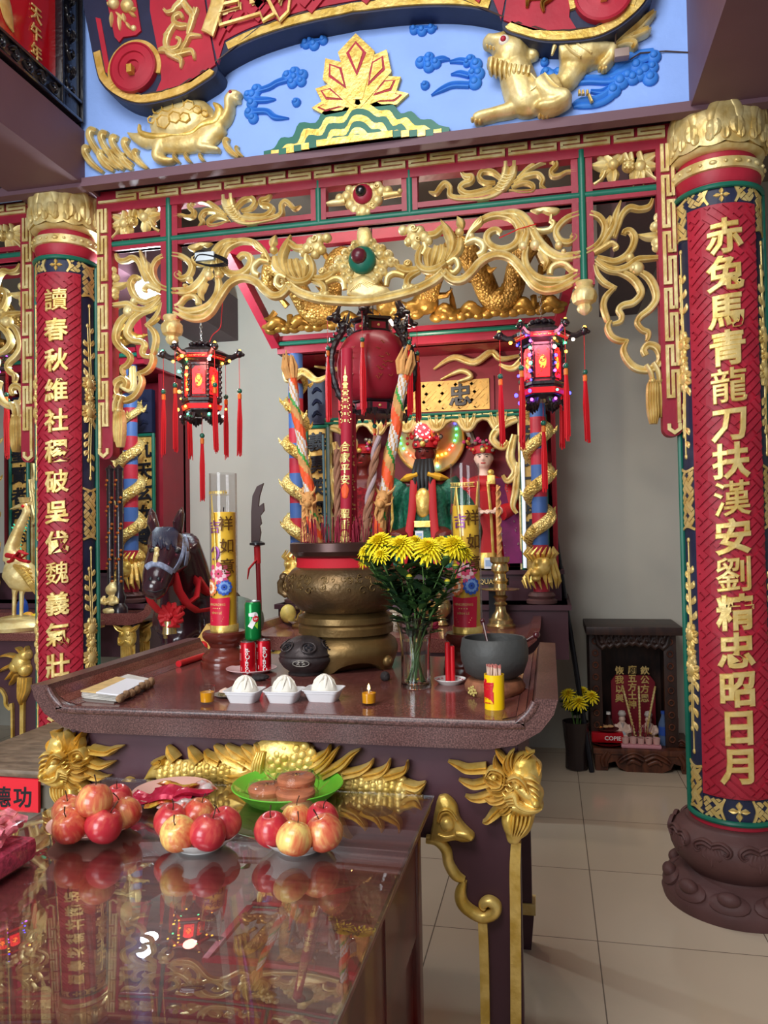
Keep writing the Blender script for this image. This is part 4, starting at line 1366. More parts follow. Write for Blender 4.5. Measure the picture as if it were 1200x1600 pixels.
def dragon_head():
 m = MB()
 ar(m,ZF,[(905,420,60),(880,500,62),(850,545,50),(842,600,30)],d=.045,prof=FLUTE)
 wk2 = [(900,230,95,110,.06),(860,330,80,90,.05),(950,330,60,45,.07),(900,170,75,60,.06),(740,270,60,85,.03)]
 for x,y_,r,rz,d in wk2: ak(m,ZF,x,y_,r,0,d,rz)
 ar(m,ZF,[(850,260,40),(930,310,55),(985,370,30)],d=.075,prof=DOME)
 ar(m,ZF,[(840,380,40),(910,400,46),(980,395,26),(1005,382,10)],d=.06,prof=DOME)
 ar(m,ZF,[(830,420,30),(820,470,40),(830,530,36)],d=.05,prof=DOME)
 body = remesh(m,.005,3)
 f = MB()
 for k in range(11):
  a = 1.2 + k*.30
  x0,y0 = 865 + 40*cos(a),285 - 60*sin(a)
  L_ = (150,120,140,110,150,120,150,120,140,110,120)[k]
  ar(f,ZF,[(x0,y0,14),(x0 + L_*.45*cos(a + .25),y0 - L_*.45*sin(a + .25),20),(x0 + L_*.8*cos(a),y0 - L_*.8*sin(a),13),(x0 + L_*cos(a - .2),y0 - L_*sin(a - .2),2)],y=-.012 - .004*(k % 3),d=.04,prof=VEIN)
 for k in range(4):
  ar(f,ZF,[(905 + k*14,210 + k*30,5),(945 + k*8,215 + k*34,11),(985,245 + k*34,4)],y=-.058,d=.022,prof=DOME)
 for k in range(5):
  ar(f,ZF,[(800 + k*10,345 + k*16,4),(850 + k*8,335 + k*18,9),(905 + k*6,365 + k*14,3)],y=-.052 + .004*k,d=.018,prof=DOME)
 for q in ([(700,200,30),(600,205,26),(545,180,16),(492,160,3)],[(720,270,28),(640,290,24),(590,275,14),(550,258,3)],[(740,340,28),(670,360,24),(620,358,12),(585,345,3)],[(800,390,26),(750,440,30),(705,480,16),(678,488,3)],
   [(830,200,18),(790,150,22),(760,110,14),(748,88,3)],[(880,190,14),(850,150,18),(828,110,3)],[(905,160,20),(930,120,18),(910,90,4)],[(960,260,14),(985,190,14),(965,150,3)]):
  ar(f,ZF,q,y=-.004,d=.035,prof=VEIN)
 ar(f,ZF,[(700,230,8),(730,190,14),(790,215,14),(780,280,12),(730,290,10)],y=-.03,d=.03)
 ak(f,ZF,745,225,22,-.03,.03); ak(f,ZF,868,255,18,-.062,.03)
 ar(f,ZF,[(820,230,6),(860,215,16),(900,245,14),(930,300,6)],y=-.055,d=.03)
 ar(f,ZF,[(800,330,8),(850,310,18),(870,360,16),(930,390,12),(1000,385,4)],y=-.05,d=.025,prof=DOME)
 ak(f,ZF,965,348,24,-.06,.025)
 for k in range(5): ar(f,ZF,[(850 + k*22,430,6),(845 + k*20,480,9),(838 + k*12,540,3)],y=-.04,d=.02,prof=DOME)
 for k in range(4): ar(f,ZF,[(790 + k*16,300 - k*22,5),(815 + k*12,320 - k*26,8),(846 + k*8,300 - k*26,4)],y=-.045,d=.02,prof=DOME)
 body.join(f)
 return body
def dragon_body():
 m = MB()
 ar(m,ZM,[(25,138,5),(80,105,34),(150,112,42),(260,105,46),(360,115,46),(450,128,34)],d=.03,prof=DOME)
 ar(m,ZM,[(480,130,60),(500,70,80),(590,60,84),(670,75,60)],d=.036,prof=DOME)
 ar(m,ZM,[(690,90,40),(780,145,44),(880,165,46),(980,165,46),(1060,190,30),(1112,160,4)],d=.03,prof=DOME)
 body = MB(); body.join(m)
 r = random.Random(3)
 def scales(path,hw,h,rad):
  q = crom(path,8)
  acc = 0
  for i in range(1,len(q)):
   acc += hypot(q[i][0] - q[i - 1][0],q[i][1] - q[i - 1][1])
   if acc > rad*1.05:
    acc = 0
    tx,ty = q[i][0] - q[i - 1][0],q[i][1] - q[i - 1][1]
    L_ = hypot(tx,ty); nx,ny = -ty/L_,tx/L_
    k0 = -2
    for k in range(-2,3):
     u = k*.42 + (.21 if (i // 2) % 2 else 0)
     if abs(u) > .92: continue
     ak(body,ZM,q[i][0] + nx*hw*u,q[i][1] + ny*hw*u,rad,-h*(1 - .5*u*u) + .004,.011,seg=10)
 scales([(70,112),(150,112),(260,106),(360,115)],40,.026,19)
 scales([(500,75),(590,62),(670,78)],70,.032,22)
 scales([(740,130),(800,150),(880,165),(980,165),(1040,182)],40,.026,19)
 for q in ([(150,60,22),(130,30,18),(118,4,3)],[(240,68,22),(218,38,18),(200,8,3)],[(320,70,22),(280,48,18),(262,22,3)],[(420,80,26),(350,50,26),(318,20,14),(300,2,3)],[(470,90,24),(400,45,26),(368,20,14),(344,0,3)],[(470,60,20),(440,30,18),(405,4,3)],[(480,40,14),(470,10,10),(455,-4,3)],
   [(460,110,16),(380,130,20),(330,118,6)],[(460,130,16),(390,155,18),(340,150,5)],[(70,80,20),(100,62,16),(56,70,4)],
   [(640,90,22),(700,60,24),(735,30,12),(745,2,3)],[(690,100,22),(730,70,18),(780,10,3)],[(720,120,20),(790,80,20),(830,40,12),(862,20,3)],[(800,118,20),(860,105,18),(900,80,10),(912,58,3)],[(880,125,20),(940,110,18),(968,85,10),(978,58,3)],[(960,125,20),(1010,112,18),(1040,95,10),(1046,64,3)],[(730,140,14),(770,170,18),(830,175,5)],[(1030,150,18),(1080,165,18),(1116,148,4)],[(1040,180,14),(1080,200,10),(1105,205,3)]):
  ar(body,ZM,q,y=-.006,d=.034,prof=VEIN)
 for k in range(4): ar(body,ZM,[(455 + k*10,130,5),(462 + k*10,70,9),(478 + k*8,20,5)],y=-.03,d=.02,prof=DOME)
 return body
for fn,nm,lb in ((leg_trim,'leg_trim','gold strip along leg and arch'),(dragon_head,'dragon_head','gold dragon head at the table corner')):
 m = fn()
 build(nm,m,GOLD2,ALT,label=lb)
 build(nm,m.mirror(AXC),GOLD2,ALT)
build('dragon_body',dragon_body(),GOLD2,ALT,label='gold scaly dragon body along the apron')
# big toe of gilded paint on the front feet is below the picture
# ================================================================ things on the stone altar
WHITE = mat('white_glaze',(236,234,230),.22,coat=.3)
STEAM = mat('steamed_dough',(240,234,220),.7,0,.04,20,.1,30)
FOAM = mat('white_tray_plastic',(238,238,240),.38)
GLASS = mat('clear_glass',(248,250,250),.02,trans=1.0,ior=1.45)
def archglass(name,tint,ior=1.5,rough=0.0):
 m = bpy.data.materials.new(name)
 m.use_nodes = True
 nt = m.node_tree
 nt.nodes.remove(nt.nodes['Principled BSDF'])
 out = nt.nodes['Material Output']
 tr = nt.nodes.new('ShaderNodeBsdfTransparent'); tr.inputs[0].default_value = tint
 gl = nt.nodes.new('ShaderNodeBsdfGlossy'); gl.inputs['Roughness'].default_value = rough
 lw = nt.nodes.new('ShaderNodeLayerWeight'); lw.inputs['Blend'].default_value = 0.5
 pw = nt.nodes.new('ShaderNodeMath'); pw.operation = 'POWER'; pw.inputs[1].default_value = 5.0
 f0 = ((ior - 1)/(ior + 1)) ** 2
 fr = nt.nodes.new('ShaderNodeMath'); fr.operation = 'MULTIPLY_ADD'; fr.inputs[1].default_value = 1 - f0; fr.inputs[2].default_value = f0
 nt.links.new(lw.outputs['Facing'],pw.inputs[0]); nt.links.new(pw.outputs[0],fr.inputs[0])
 mx = nt.nodes.new('ShaderNodeMixShader')
 nt.links.new(fr.outputs[0],mx.inputs[0]); nt.links.new(tr.outputs[0],mx.inputs[1]); nt.links.new(gl.outputs[0],mx.inputs[2])
 nt.links.new(mx.outputs[0],out.inputs[0])
 MATS[name] = m
 return m
CUPGLASS = archglass('thin_clear_glass',(.95,.94,.94,1),1.35)
TEA = mat('amber_tea',(236,166,24),.08,coat=.4)
WAXY = mat('yellow_wax',(255,206,60),.45,0,.03,6)
REDC = mat('red_candle_wax',(204,22,34),.35)
BRONZE = mat('dark_bronze',(92,74,52),.36,.6,.35,5,.25,60,rgb2=(124,98,62))
BRASS = mat('olive_brass',(116,92,54),.4,.65,.3,7,.15,50)
BRASSB = mat('bright_brass',(196,172,118),.24,.85,.15,10)
IRON = mat('blackened_iron',(66,58,58),.42,.35,.2,20,.3,60)
ROSEW = mat('turned_rosewood',(104,44,34),.25,0,.3,12,0,60,coat=.3)
def P2(px,py,z=AZ): return PZ(px,py,z)
def leaf3(mb,p0,p1,w,up=(0,0,1),droop=0.0,mi=None,n=5,fold=.25):
 p0,p1 = Vector(p0),Vector(p1)
 t = (p1 - p0); L_ = t.length; t.normalize()
 s = t.cross(Vector(up)); s = s.normalized() if s.length > 1e-5 else Vector((1,0,0))
 u = s.cross(t)
 vs = []
 for i in range(n + 1):
  k = i/n
  ww = w*(sin(pi*min(1,k*.92 + .06)) ** .8)
  c = p0 + t*L_*k + Vector((0,0,-droop*k*k))
  vs += [c - s*ww + u*ww*fold,c,c + s*ww + u*ww*fold]
 fs = []
 for i in range(n):
  b = i*3
  fs += [(b,b + 1,b + 4,b + 3),(b + 1,b + 2,b + 5,b + 4)]
 mb.add(vs,fs,mi,True)
# --- bronze urn
CEN = P(541,1000,2.70)
CEN.z = AZ
URN = thing('incense_urn','large engraved bronze incense urn with a red band, in the middle of the altar','urn',CEN)
def at0(o): return (o.location.x,o.location.y,o.location.z) if hasattr(o,'location') else tuple(o)
def urnfoot(r,z,a,j):
 if j < 3:
  k = abs(sin(a*2.0 + .5))
  return r,(.052*max(0,k - .45) ** .6 if j < 2 else 0)
 return r,0
mb = MB()
mb.lathe([(.150,0),(.170,.0),(.186,.055),(.188,.075),(.178,.10),(.155,.118),(.15,.122)],CEN,64,rf=urnfoot)
ft = build('foot',mb,BRASS,URN,label='scalloped brass foot')
mb = MB()
for k in range(4):
 a = -pi/2 - .42 + k*pi/2
 c = (CEN.x + .182*cos(a),CEN.y + .182*sin(a),AZ + .036)
 mb.sphere(c,.020,12,8)
 mb.sphere((c[0] + .012*cos(a),c[1] + .012*sin(a),c[2]),.011,10,6)
build('scroll_knob',mb,BRASS,ft)
mb = MB()
mb.lathe([(.148,.120),(.170,.126),(.172,.15),(.166,.158),(.172,.166),(.17,.186),(.15,.196),(.146,.2)],CEN,64)
build('collar',mb,BRASS,URN,label='brass collar')
mb = MB()
mb.lathe([(.140,.198),(.165,.21),(.205,.25),(.222,.29),(.214,.325),(.192,.352),(.176,.362)],CEN,64)
bd = build('body',mb,BRONZE,URN,label='engraved dark bronze belly')
mb = MB()
r_ = random.Random(5)
for k in range(60):
 a = -pi/2 + (r_.random() - .5)*2.6
 z = .285 + r_.random()*.05
 rr = .223 - max(0,z - .29)*.28
 t = MB()
 n_ = 6; R_ = .006 + r_.random()*.012; s_ = r_.random()*6
 t.ribbon([(R_*(1 - .6*i/n_)*cos(s_ + i*.9),R_*(1 - .6*i/n_)*sin(s_ + i*.9),.0016) for i in range(n_ + 1)],0,.003,DOME,2)
 mb.join(t,Matrix.Translation((CEN.x,CEN.y,AZ + z)) @ Matrix.Rotation(a + pi/2,4,'Z') @ Matrix.Translation((0,-rr + .001,0)) @ Matrix.Rotation(radians(-16 if z > .3 else 6),4,'X'))
build('engraving',mb,BRASS,bd,label='raised scroll engraving')
mb = MB()
mb.lathe([(.172,.358),(.176,.36),(.174,.395),(.168,.398)],CEN,48)
build('red_band',mb,mat('red_cloth_band',(186,14,36),.7),URN,label='red cloth band')
mb = MB()
mb.lathe([(.166,.396),(.18,.398),(.188,.406),(.198,.418),(.198,.446),(.19,.45),(.182,.45),(.178,.43),(.0,.43)],CEN,48)
build('rim',mb,mat('dark_brown_bronze',(74,50,46),.3,.5,.2,8),URN,label='dark brown rim')
mb = MB()
mb.lathe([(.178,.428),(.09,.438),(0,.44)],CEN,32)
tag(build('ash',mb,mat('incense_ash',(120,104,98),.95,0,.2,40,.3,80)),'grey ash bed inside the bronze urn','ash',kind='stuff')
for sg in (-1,1):
 mb = MB()
 mb.tube([(CEN.x + sg*x,CEN.y,AZ + z) for x,z in ((.205,.31),(.232,.325),(.248,.30),(.246,.27),(.228,.258),(.212,.262))],[.012,.013,.014,.014,.013,.012],10)
 mb.sphere((CEN.x + sg*.235,CEN.y,AZ + .322),.017,10,8)
 build('handle',mb,BRONZE,URN,label='lion-mask side handle')
# --- incense sticks in the urn
ZTOP = AZ + .44
INC = mat('maroon_incense',(142,26,52),.8)
st0 = None
k = 0
r_ = random.Random(11)
while k < 150:
 x,y_ = (r_.random()*2 - 1)*.165,(r_.random()*2 - 1)*.165
 if hypot(x,y_) > .165: continue
 h = .055 + r_.random()*.06
 if st0 is None:
  mb = MB(); mb.tube([(0,0,-.012),(0,0,.06)],.0017,5)
  st0 = build('incense_stub',mb,INC,at=(0,0,0))
  tag(st0,'burnt-down maroon incense stub standing in the ash of the bronze urn','incense','incense stubs in the urn')
  o = st0
 else:
  o = st0.copy(); COL.objects.link(o)
 o.location = (CEN.x + x,CEN.y + y_,ZTOP - .004)
 o.scale = (1,1,h/.06)
 o.rotation_euler = ((r_.random() - .5)*.2,(r_.random() - .5)*.2,0)
 k += 1
DR_OR,DR_WH,DR_GR,DR_TAN = mat('orange_scale_paint',(232,88,40),.55),mat('white_scale_paint',(214,206,200),.6),mat('green_scale_paint',(60,150,60),.55),mat('tan_incense',(206,150,88),.75,0,.2,30,.3,60)
def dragon_stick(name,top,bot,r,Y0,label):
 a,b = P(bot[0],bot[1],Y0),P(top[0],top[1],Y0 + .02)
 a.z = min(a.z,ZTOP + .02)
 root = thing(name,label,'incense',a,None)
 ax = (b - a); L_ = ax.length; ax.normalize()
 q = Vector((0,0,1)).rotation_difference(ax).to_matrix().to_4x4()
 M = Matrix.Translation(a) @ q
 mb = MB()
 n,sg = 90,20
 vs,fs,ms = [],[],[]
 for j in range(n + 1):
  z = L_*(.02 + .90*j/n)
  for i in range(sg):
   an = 2*pi*i/sg
   ph = (an/(2*pi) + z/.20) % 1.0
   rr = r*(1.0 + .16*sin(2*pi*ph))*(1 - .25*j/n)
   rr += .0012*sin(an*10 + z*900) 
   vs.append((rr*cos(an),rr*sin(an),z))
 for j in range(n):
  for i in range(sg):
   an = 2*pi*(i + .5)/sg; z = L_*(.02 + .90*(j + .5)/n)
   ph = (an/(2*pi) + z/.20) % 1.0
   mi = 0 if ph < .28 else (3 if ph < .5 else (2 if ph < .6 else 1))
   if z < L_*.30 and mi == 1: mi = 3
   if mi == 1 and (i + j // 2) % 3 == 0: mi = 3
   fs.append((j*sg + i,j*sg + (i + 1) % sg,(j + 1)*sg + (i + 1) % sg,(j + 1)*sg + i)); ms.append(mi)
 mb.v,mb.f,mb.m,mb.sm = vs,fs,ms,[True]*len(fs)
 mb.xf(M)
 build('scaly_shaft',mb,[DR_OR,DR_WH,DR_GR,DR_TAN],root,label='orange, green and white scaled spiral')
 mb = MB()     # tail plume
 for i in range(7):
  an = 2*pi*i/7
  mb.tube([(r*.6*cos(an),r*.6*sin(an),L_*.88),(r*1.1*cos(an),r*1.1*sin(an),L_*.94),(r*.8*cos(an + .3),r*.8*sin(an + .3),L_*(1.0 + .012*(i % 3)))],[r*.4,r*.42,.002],6)
 mb.sphere((0,0,L_*.9),(r*.7,r*.7,L_*.06),10,7)
 mb.xf(M); build('tail_plume',mb,DR_TAN,root,label='tan flame-like tail')
 mb = MB()     # head low on the shaft
 zz = L_*.25
 mb.sphere((0,-r*.9,zz),(r*.95,r*.8,r*1.5),12,9)
 mb.sphere((0,-r*1.6,zz - r*.5),(r*.6,r*.8,r*.6),10,7)
 for s in (-1,1):
  mb.tube([(s*r*.5,-r*.9,zz + r),(s*r*1.2,-r*.8,zz + r*1.6),(s*r*1.5,-r*.6,zz + r*2.4)],[r*.25,r*.2,.001],6)
  mb.sphere((s*r*.45,-r*1.55,zz + r*.35),r*.25,8,6)
  mb.tube([(s*r*.5,-r*1.2,zz - r*.6),(s*r*1.4,-r*1.1,zz - r*.2),(s*r*1.5,-r*.8,zz + r*.8)],[r*.2,r*.16,.001],6)
  mb.tube([(s*r*.4,-r*1.2,zz - r),(s*r*.5,-r*1.4,zz - r*2),(s*r*.2,-r*1.2,zz - r*2.8)],[r*.25,r*.18,.001],6)
 mb.lathe([(r*1.15,.0),(r*1.2,.02),(r*1.05,.06),(r*.9,.07)],(0,0,0),16)
 mb.xf(M); build('dragon_head',mb,DR_TAN,root,label='tan modelled dragon head')
 return root
dragon_stick('dragon_incense',(450,556),(497,862),.022,2.72,'dragon-wrapped joss stick leaning left, farthest left in the bronze urn')
dragon_stick('dragon_incense',(637,548),(586,862),.026,2.70,'dragon-wrapped joss stick leaning right, beside the yellow flowers')
def twist_stick(top,bot,r,Y0,label,c1,c2):
 a,b = P(bot[0],bot[1],Y0),P(top[0],top[1],Y0)
 a.z = min(a.z,ZTOP + .02)
 ax = b - a; L_ = ax.length
 M = Matrix.Translation(a) @ Vector((0,0,1)).rotation_difference(ax.normalized()).to_matrix().to_4x4()
 root = thing('twisted_incense',label,'incense',a)
 mb = MB()
 for s in range(3):
  pts = [(r*.5*cos(2*pi*(s/3 + z/.16)),r*.5*sin(2*pi*(s/3 + z/.16)),z) for z in [L_*(.25 + .68*i/40) for i in range(41)]]
  mb.tube(pts,[r*.55]*41,8,s % 2)
 mb.xf(M); build('twisted_shaft',mb,[c1,c2],root)
 mb = MB()
 mb.lathe([(r*1.05,0),(r*1.1,.02),(r,.04),(r*.95,L_*.27),(r*.6,L_*.28)],(0,0,0),14)
 for i in range(9):
  an,z = i*2.1,.03 + i*L_*.025
  mb.sphere((r*.95*cos(an),r*.95*sin(an),z),(r*.35,r*.35,.014),8,6)
 mb.tube([(0,0,L_*.92),(0,0,L_)],[r*.3,r*.1],6)
 mb.xf(M); build('carved_butt',mb,c1,root)
BRN1,BRN2 = mat('brown_incense',(150,104,80),.8,0,.2,30),mat('lilac_incense',(170,148,152),.8)
twist_stick((592,668),(566,862),.0155,2.66,'brown and lilac twisted joss stick leaning right of the red pillar stick',BRN1,BRN2)
twist_stick((526,690),(528,868),.013,2.74,'brown twisted joss stick upright just left of the red pillar stick',BRN1,BRN1)
twist_stick((610,760),(556,866),.008,2.76,'thin tan twisted joss stick behind the leaning lilac one',DR_TAN,BRN1)
twist_stick((612,690),(604,862),.009,2.80,'thin brown joss stick behind the right dragon stick',BRN1,DR_TAN)
# tall red pillar stick with gilt decals
def pillar_stick(top,bot,r,Y0,label,txt):
 a,b = P(bot[0],bot[1],Y0),P(top[0],top[1],Y0)
 a.z = ZTOP - .005
 L_ = (b - a).length
 root = thing('pillar_incense',label,'incense',a)
 M = Matrix.Translation(a) @ Vector((0,0,1)).rotation_difference((b - a).normalized()).to_matrix().to_4x4()
 mb = MB(); mb.lathe([(r,0),(r,L_ - .003),(r*.9,L_),(0,L_)],(0,0,0),20)
 mb.xf(M); build('shaft',mb,mat('cerise_incense',(164,20,48),.65),root)
 mb = MB()
 def wr_(v): an = v.x/r; rr = r - v.y; return Vector((rr*sin(an),-rr*cos(an),v.z))
 t = MB()
 for k_,ch in enumerate(txt[:4]): glyph_mb(t,ch,0,L_*(.50 - .055*k_),.036,0,.002,.03,.01,.04)
 for k_,ch in enumerate(txt[4:]): glyph_mb(t,ch,0,L_*(.165 - .055*k_),.036,0,.002,.03,.01,.04)
 for k_ in range(7):
  z = L_*(.62 + .035*k_); w = .017*(1 - .11*k_)
  t.box((-w,-.002,z),(w,0,z + .003)); t.box((-w*1.25,-.0025,z + .012),(w*1.25,0,z + .016))
  for s in (-1,0,1): t.box((s*w*.6 - .0025,-.002,z + .003),(s*w*.6 + .0025,0,z + .012))
  t.prism([(-w*1.25,z + .016),(w*1.25,z + .016),(w*.5,z + .022),(-w*.5,z + .022)],-.002,0)
 t.prism([(-.003,L_*.865),(.003,L_*.865),(0,L_*.91)],-.002,0)
 t.ribbon([(-.018,.03,.006),(0,.022,.01),(.018,.03,.006)],0,.004,DOME); t.knob(0,.042,.014,0,.004)
 t.box((-.02,-.003,.0),(.02,0,.016))
 t.map(wr_).xf(M); build('gilt_decal',t,PALEGOLD,root,label='gilt pagoda and lettering')
 t = MB()
 for dx,h in ((-.007,.034),(0,.05),(.007,.036),(.003,.044)):
  t.ribbon([(dx,L_*.26,.004),(dx*1.4,L_*.26 + h*.5,.005),(dx*.6,L_*.26 + h,.0008)],0,.002,DOME)
 t.knob(0,L_*.255,.011,0,.003)
 t.map(wr_).xf(M); build('flame_decal',t,DR_OR,root,label='orange flame decal')
pillar_stick((542,545),(541,868),.0205,2.62,'tall cerise pillar joss stick with gilt pagoda and lettering in the urn','合家平安聖香')
a = P(554,868,2.68); b = P(554,664,2.68)
mb = MB(); mb.lathe([(.013,0),(.013,b.z - a.z),(0,b.z - a.z)],(a.x,a.y,ZTOP),14)
t_ = MB(); r_ = random.Random(2)
for k in range(40): t_.knob((r_.random() - .5)*.016,.03 + r_.random()*.36,.0035,0,.001,seg=6)
t_.map(lambda v: Vector((a.x + (.0132 - v.y)*sin(v.x/.013),a.y - (.0132 - v.y)*cos(v.x/.013),ZTOP + v.z)))
mb.join(t_,mi=1)
tag(build('patterned_incense',mb,[MATS['cerise_incense'],DR_TAN]),'cerise joss stick with pale floral pattern half hidden behind the tall pillar stick','incense')
a = P(509,862,2.68)
mb = MB(); mb.tube([(a.x,a.y,ZTOP),(a.x - .004,a.y,ZTOP + .40)],.0045,8)
tag(build('fluorescent_incense',mb,mat('grey_green_stick',(80,104,108),.4)),'slim grey-green stick standing among the incense stubs','incense')
# --- candles in glass on turned stands
def candle(px,ptop,pbot,rad,Y,label,slabel,stand_bot,full=.75,group=None):
 base = P(px[1],pbot,Y); top = P(px[0],ptop,Y)
 H = top.z - base.z
 c = Vector((base.x,Y,base.z))
 root = thing('candle_jar',label,'candle',c)
 mb = MB(); mb.lathe([(rad - .003,0),(rad,.002),(rad,H),(rad - .003,H),(rad - .003,.004)],c,40)
 build('glass_tube',mb,CUPGLASS,root,label='clear glass tube')
 mb = MB()
 mb.lathe([(rad - .006,.006),(rad - .006,H*full),(rad - .012,H*full + .002),(.01,H*full - .004),(0,H*full - .004)],c,40)
 build('wax',mb,WAXY,root,label='yellow wax column')
 mb = MB(); mb.tube([c + Vector((0,0,H*full - .01)),c + Vector((.002,0,H*full + .02))],.002,6)
 build('wick',mb,INK,root)
 fc = -.22      # the decorated side faces the hall
 def W_(v):
  an = v.x/rad + fc; rr = rad - v.y
  return Vector((c.x + rr*sin(an),c.y - rr*cos(an),c.z + v.z))
 t = MB()
 zb = .125
 t.prism([(-.040,.02),(.046,.02),(.046,zb - .012),(.052,zb),(0,zb - .005),(-.046,zb),(-.040,zb - .012)],-.0012,-.0004)
 bm_ = bmesh.new(); [bm_.verts.new(v) for v in t.v]; bm_.verts.ensure_lookup_table(); [bm_.faces.new([bm_.verts[i] for i in f]) for f in t.f]
 bmesh.ops.triangulate(bm_,faces=bm_.faces)
 for _ in range(3): bmesh.ops.subdivide_edges(bm_,edges=[e for e in bm_.edges if e.calc_length() > .012],cuts=1); bmesh.ops.triangulate(bm_,faces=bm_.faces)
 t = MB(); t.bm(bm_,0,False)
 t.map(W_); lb = build('label',t,mat('crimson_label',(206,24,58),.4),root,label='crimson paper label')
 t = MB()
 text_mb(t,'HINGRONG',.002,zb - .026,.0125,-.0012,.0006)
 for k in range(4): t.knob(-.012 + k*.009,zb - .040,.0022,-.0012,.0006,seg=6)
 text_mb(t,'HÌNH LÉ',.002,zb - .056,.0115,-.0012,.0006)
 for k in range(3): t.box((-.026 + .004*k,-.0018,zb - .072 - k*.007),(.030 - .004*k,-.0012,zb - .070 - k*.007))
 t.map(W_); build('lettering',t,PALEGOLD,lb)
 t = MB()
 def bloom(x,z,r_0,n,mi):
  for ring in range(3):
   for k in range(n):
    a_ = 2*pi*k/n + ring*.4
    q = r_0*(1 - ring*.3)
    t.ribbon([(x + q*.2*cos(a_),z + q*.2*sin(a_),q*.15),(x + q*.7*cos(a_),z + q*.7*sin(a_),q*.3),(x + q*cos(a_),z + q*sin(a_),q*.1)],-.0006 - ring*.0004,.0009,VEIN,2,mi[ring % len(mi)])
 bloom(.012,zb + .085,.042,8,(0,1,0)); bloom(-.026,zb + .034,.032,11,(2,4,2)); bloom(.032,zb + .036,.030,11,(3,5,3))
 t.map(W_)
 build('flower_print',t,[mat('peony_pink',(214,72,110),.5),mat('peony_pale',(238,196,204),.5),mat('print_orange',(226,128,72),.5),mat('print_blue',(44,84,176),.5),mat('print_cream',(244,228,200),.5),mat('print_sky',(120,160,220),.5)],root,label='printed peonies')
 t = MB()
 for k,(ch,x,z,s) in enumerate((('吉',-.004,H*.66,.05),('祥',.040,H*.68,.056),('如',.044,H*.54,.056),('意',.044,H*.41,.06))):
  glyph_mb(t,ch,x,z,s,-.0006,.0012,.01,.012,.05,1 if k else 2,bev=0)
 t.ribbon([(-.02,H*.50,.003),(-.002,H*.53,.006),(.012,H*.50,.006),(.004,H*.46,.005),(-.012,H*.455,.003)],-.0006,.001,DOME,5,2)
 t.ribbon([(-.016,H*.86,.003),(-.014,H*.80,.004),(-.010,H*.72,.005),(-.004,H*.62,.003),(-.001,H*.45,.004),(0,H*.30,.003)],-.0006,.0012,DOME,5,0)
 t.box((-.05,-.0012,H*.86),(.05,-.0004,H*.863)); t.box((-.05,-.0012,H*.885),(.05,-.0004,H*.888))
 for k in range(10): t.box((-.042 + k*.009,-.0012,H*.867),(-.036 + k*.009,-.0004,H*.882))
 t.map(W_)
 build('gilt_print',t,[GOLD2,mat('umber_foil',(96,62,22),.4,.4),mat('violet_foil',(120,60,120),.3,.4)],root,label='gilt and umber foil characters')
 mb = MB(); mb.lathe([(rad + .0015,.0),(rad + .0015,.022),(rad,.024)],c,40)
 build('foot_band',mb,GOLD2,root,label='gold foil band')
 s = c.z - AZ
 srt = thing('candle_stand',slabel,'candle stand',(c.x,c.y,AZ))
 R0 = rad
 mb = MB()
 mb.lathe([(R0*1.72,0),(R0*1.76,s*.10),(R0*1.70,s*.18),(R0*1.62,s*.20),(R0*1.66,s*.27),(R0*1.55,s*.36),(R0*1.3,s*.44),(R0*1.12,s*.50),(R0*1.05,s*.56),(R0*1.15,s*.62),(R0*1.22,s*.68)],(c.x,c.y,AZ),44)
 build('turned_base',mb,ROSEW,srt)
 mb = MB()
 mb.lathe([(R0*1.15,s*.66),(R0*1.42,s*.74),(R0*1.6,s*.84),(R0*1.62,s*.94),(R0*1.5,s*.995),(0,s*.995)],(c.x,c.y,AZ),44)
 build('cup',mb,ROSEW,srt)
 return root
candle((348,351),740,985,.050,2.64,'tall yellow candle in a printed glass tube, left of the bronze urn','turned rosewood candle stand beside the stacked drink cans',1050)
candle((729,731),725,988,.050,2.62,'tall yellow candle in a printed glass tube, right of the yellow flowers','turned rosewood candle stand behind the grey singing bowl',1040)
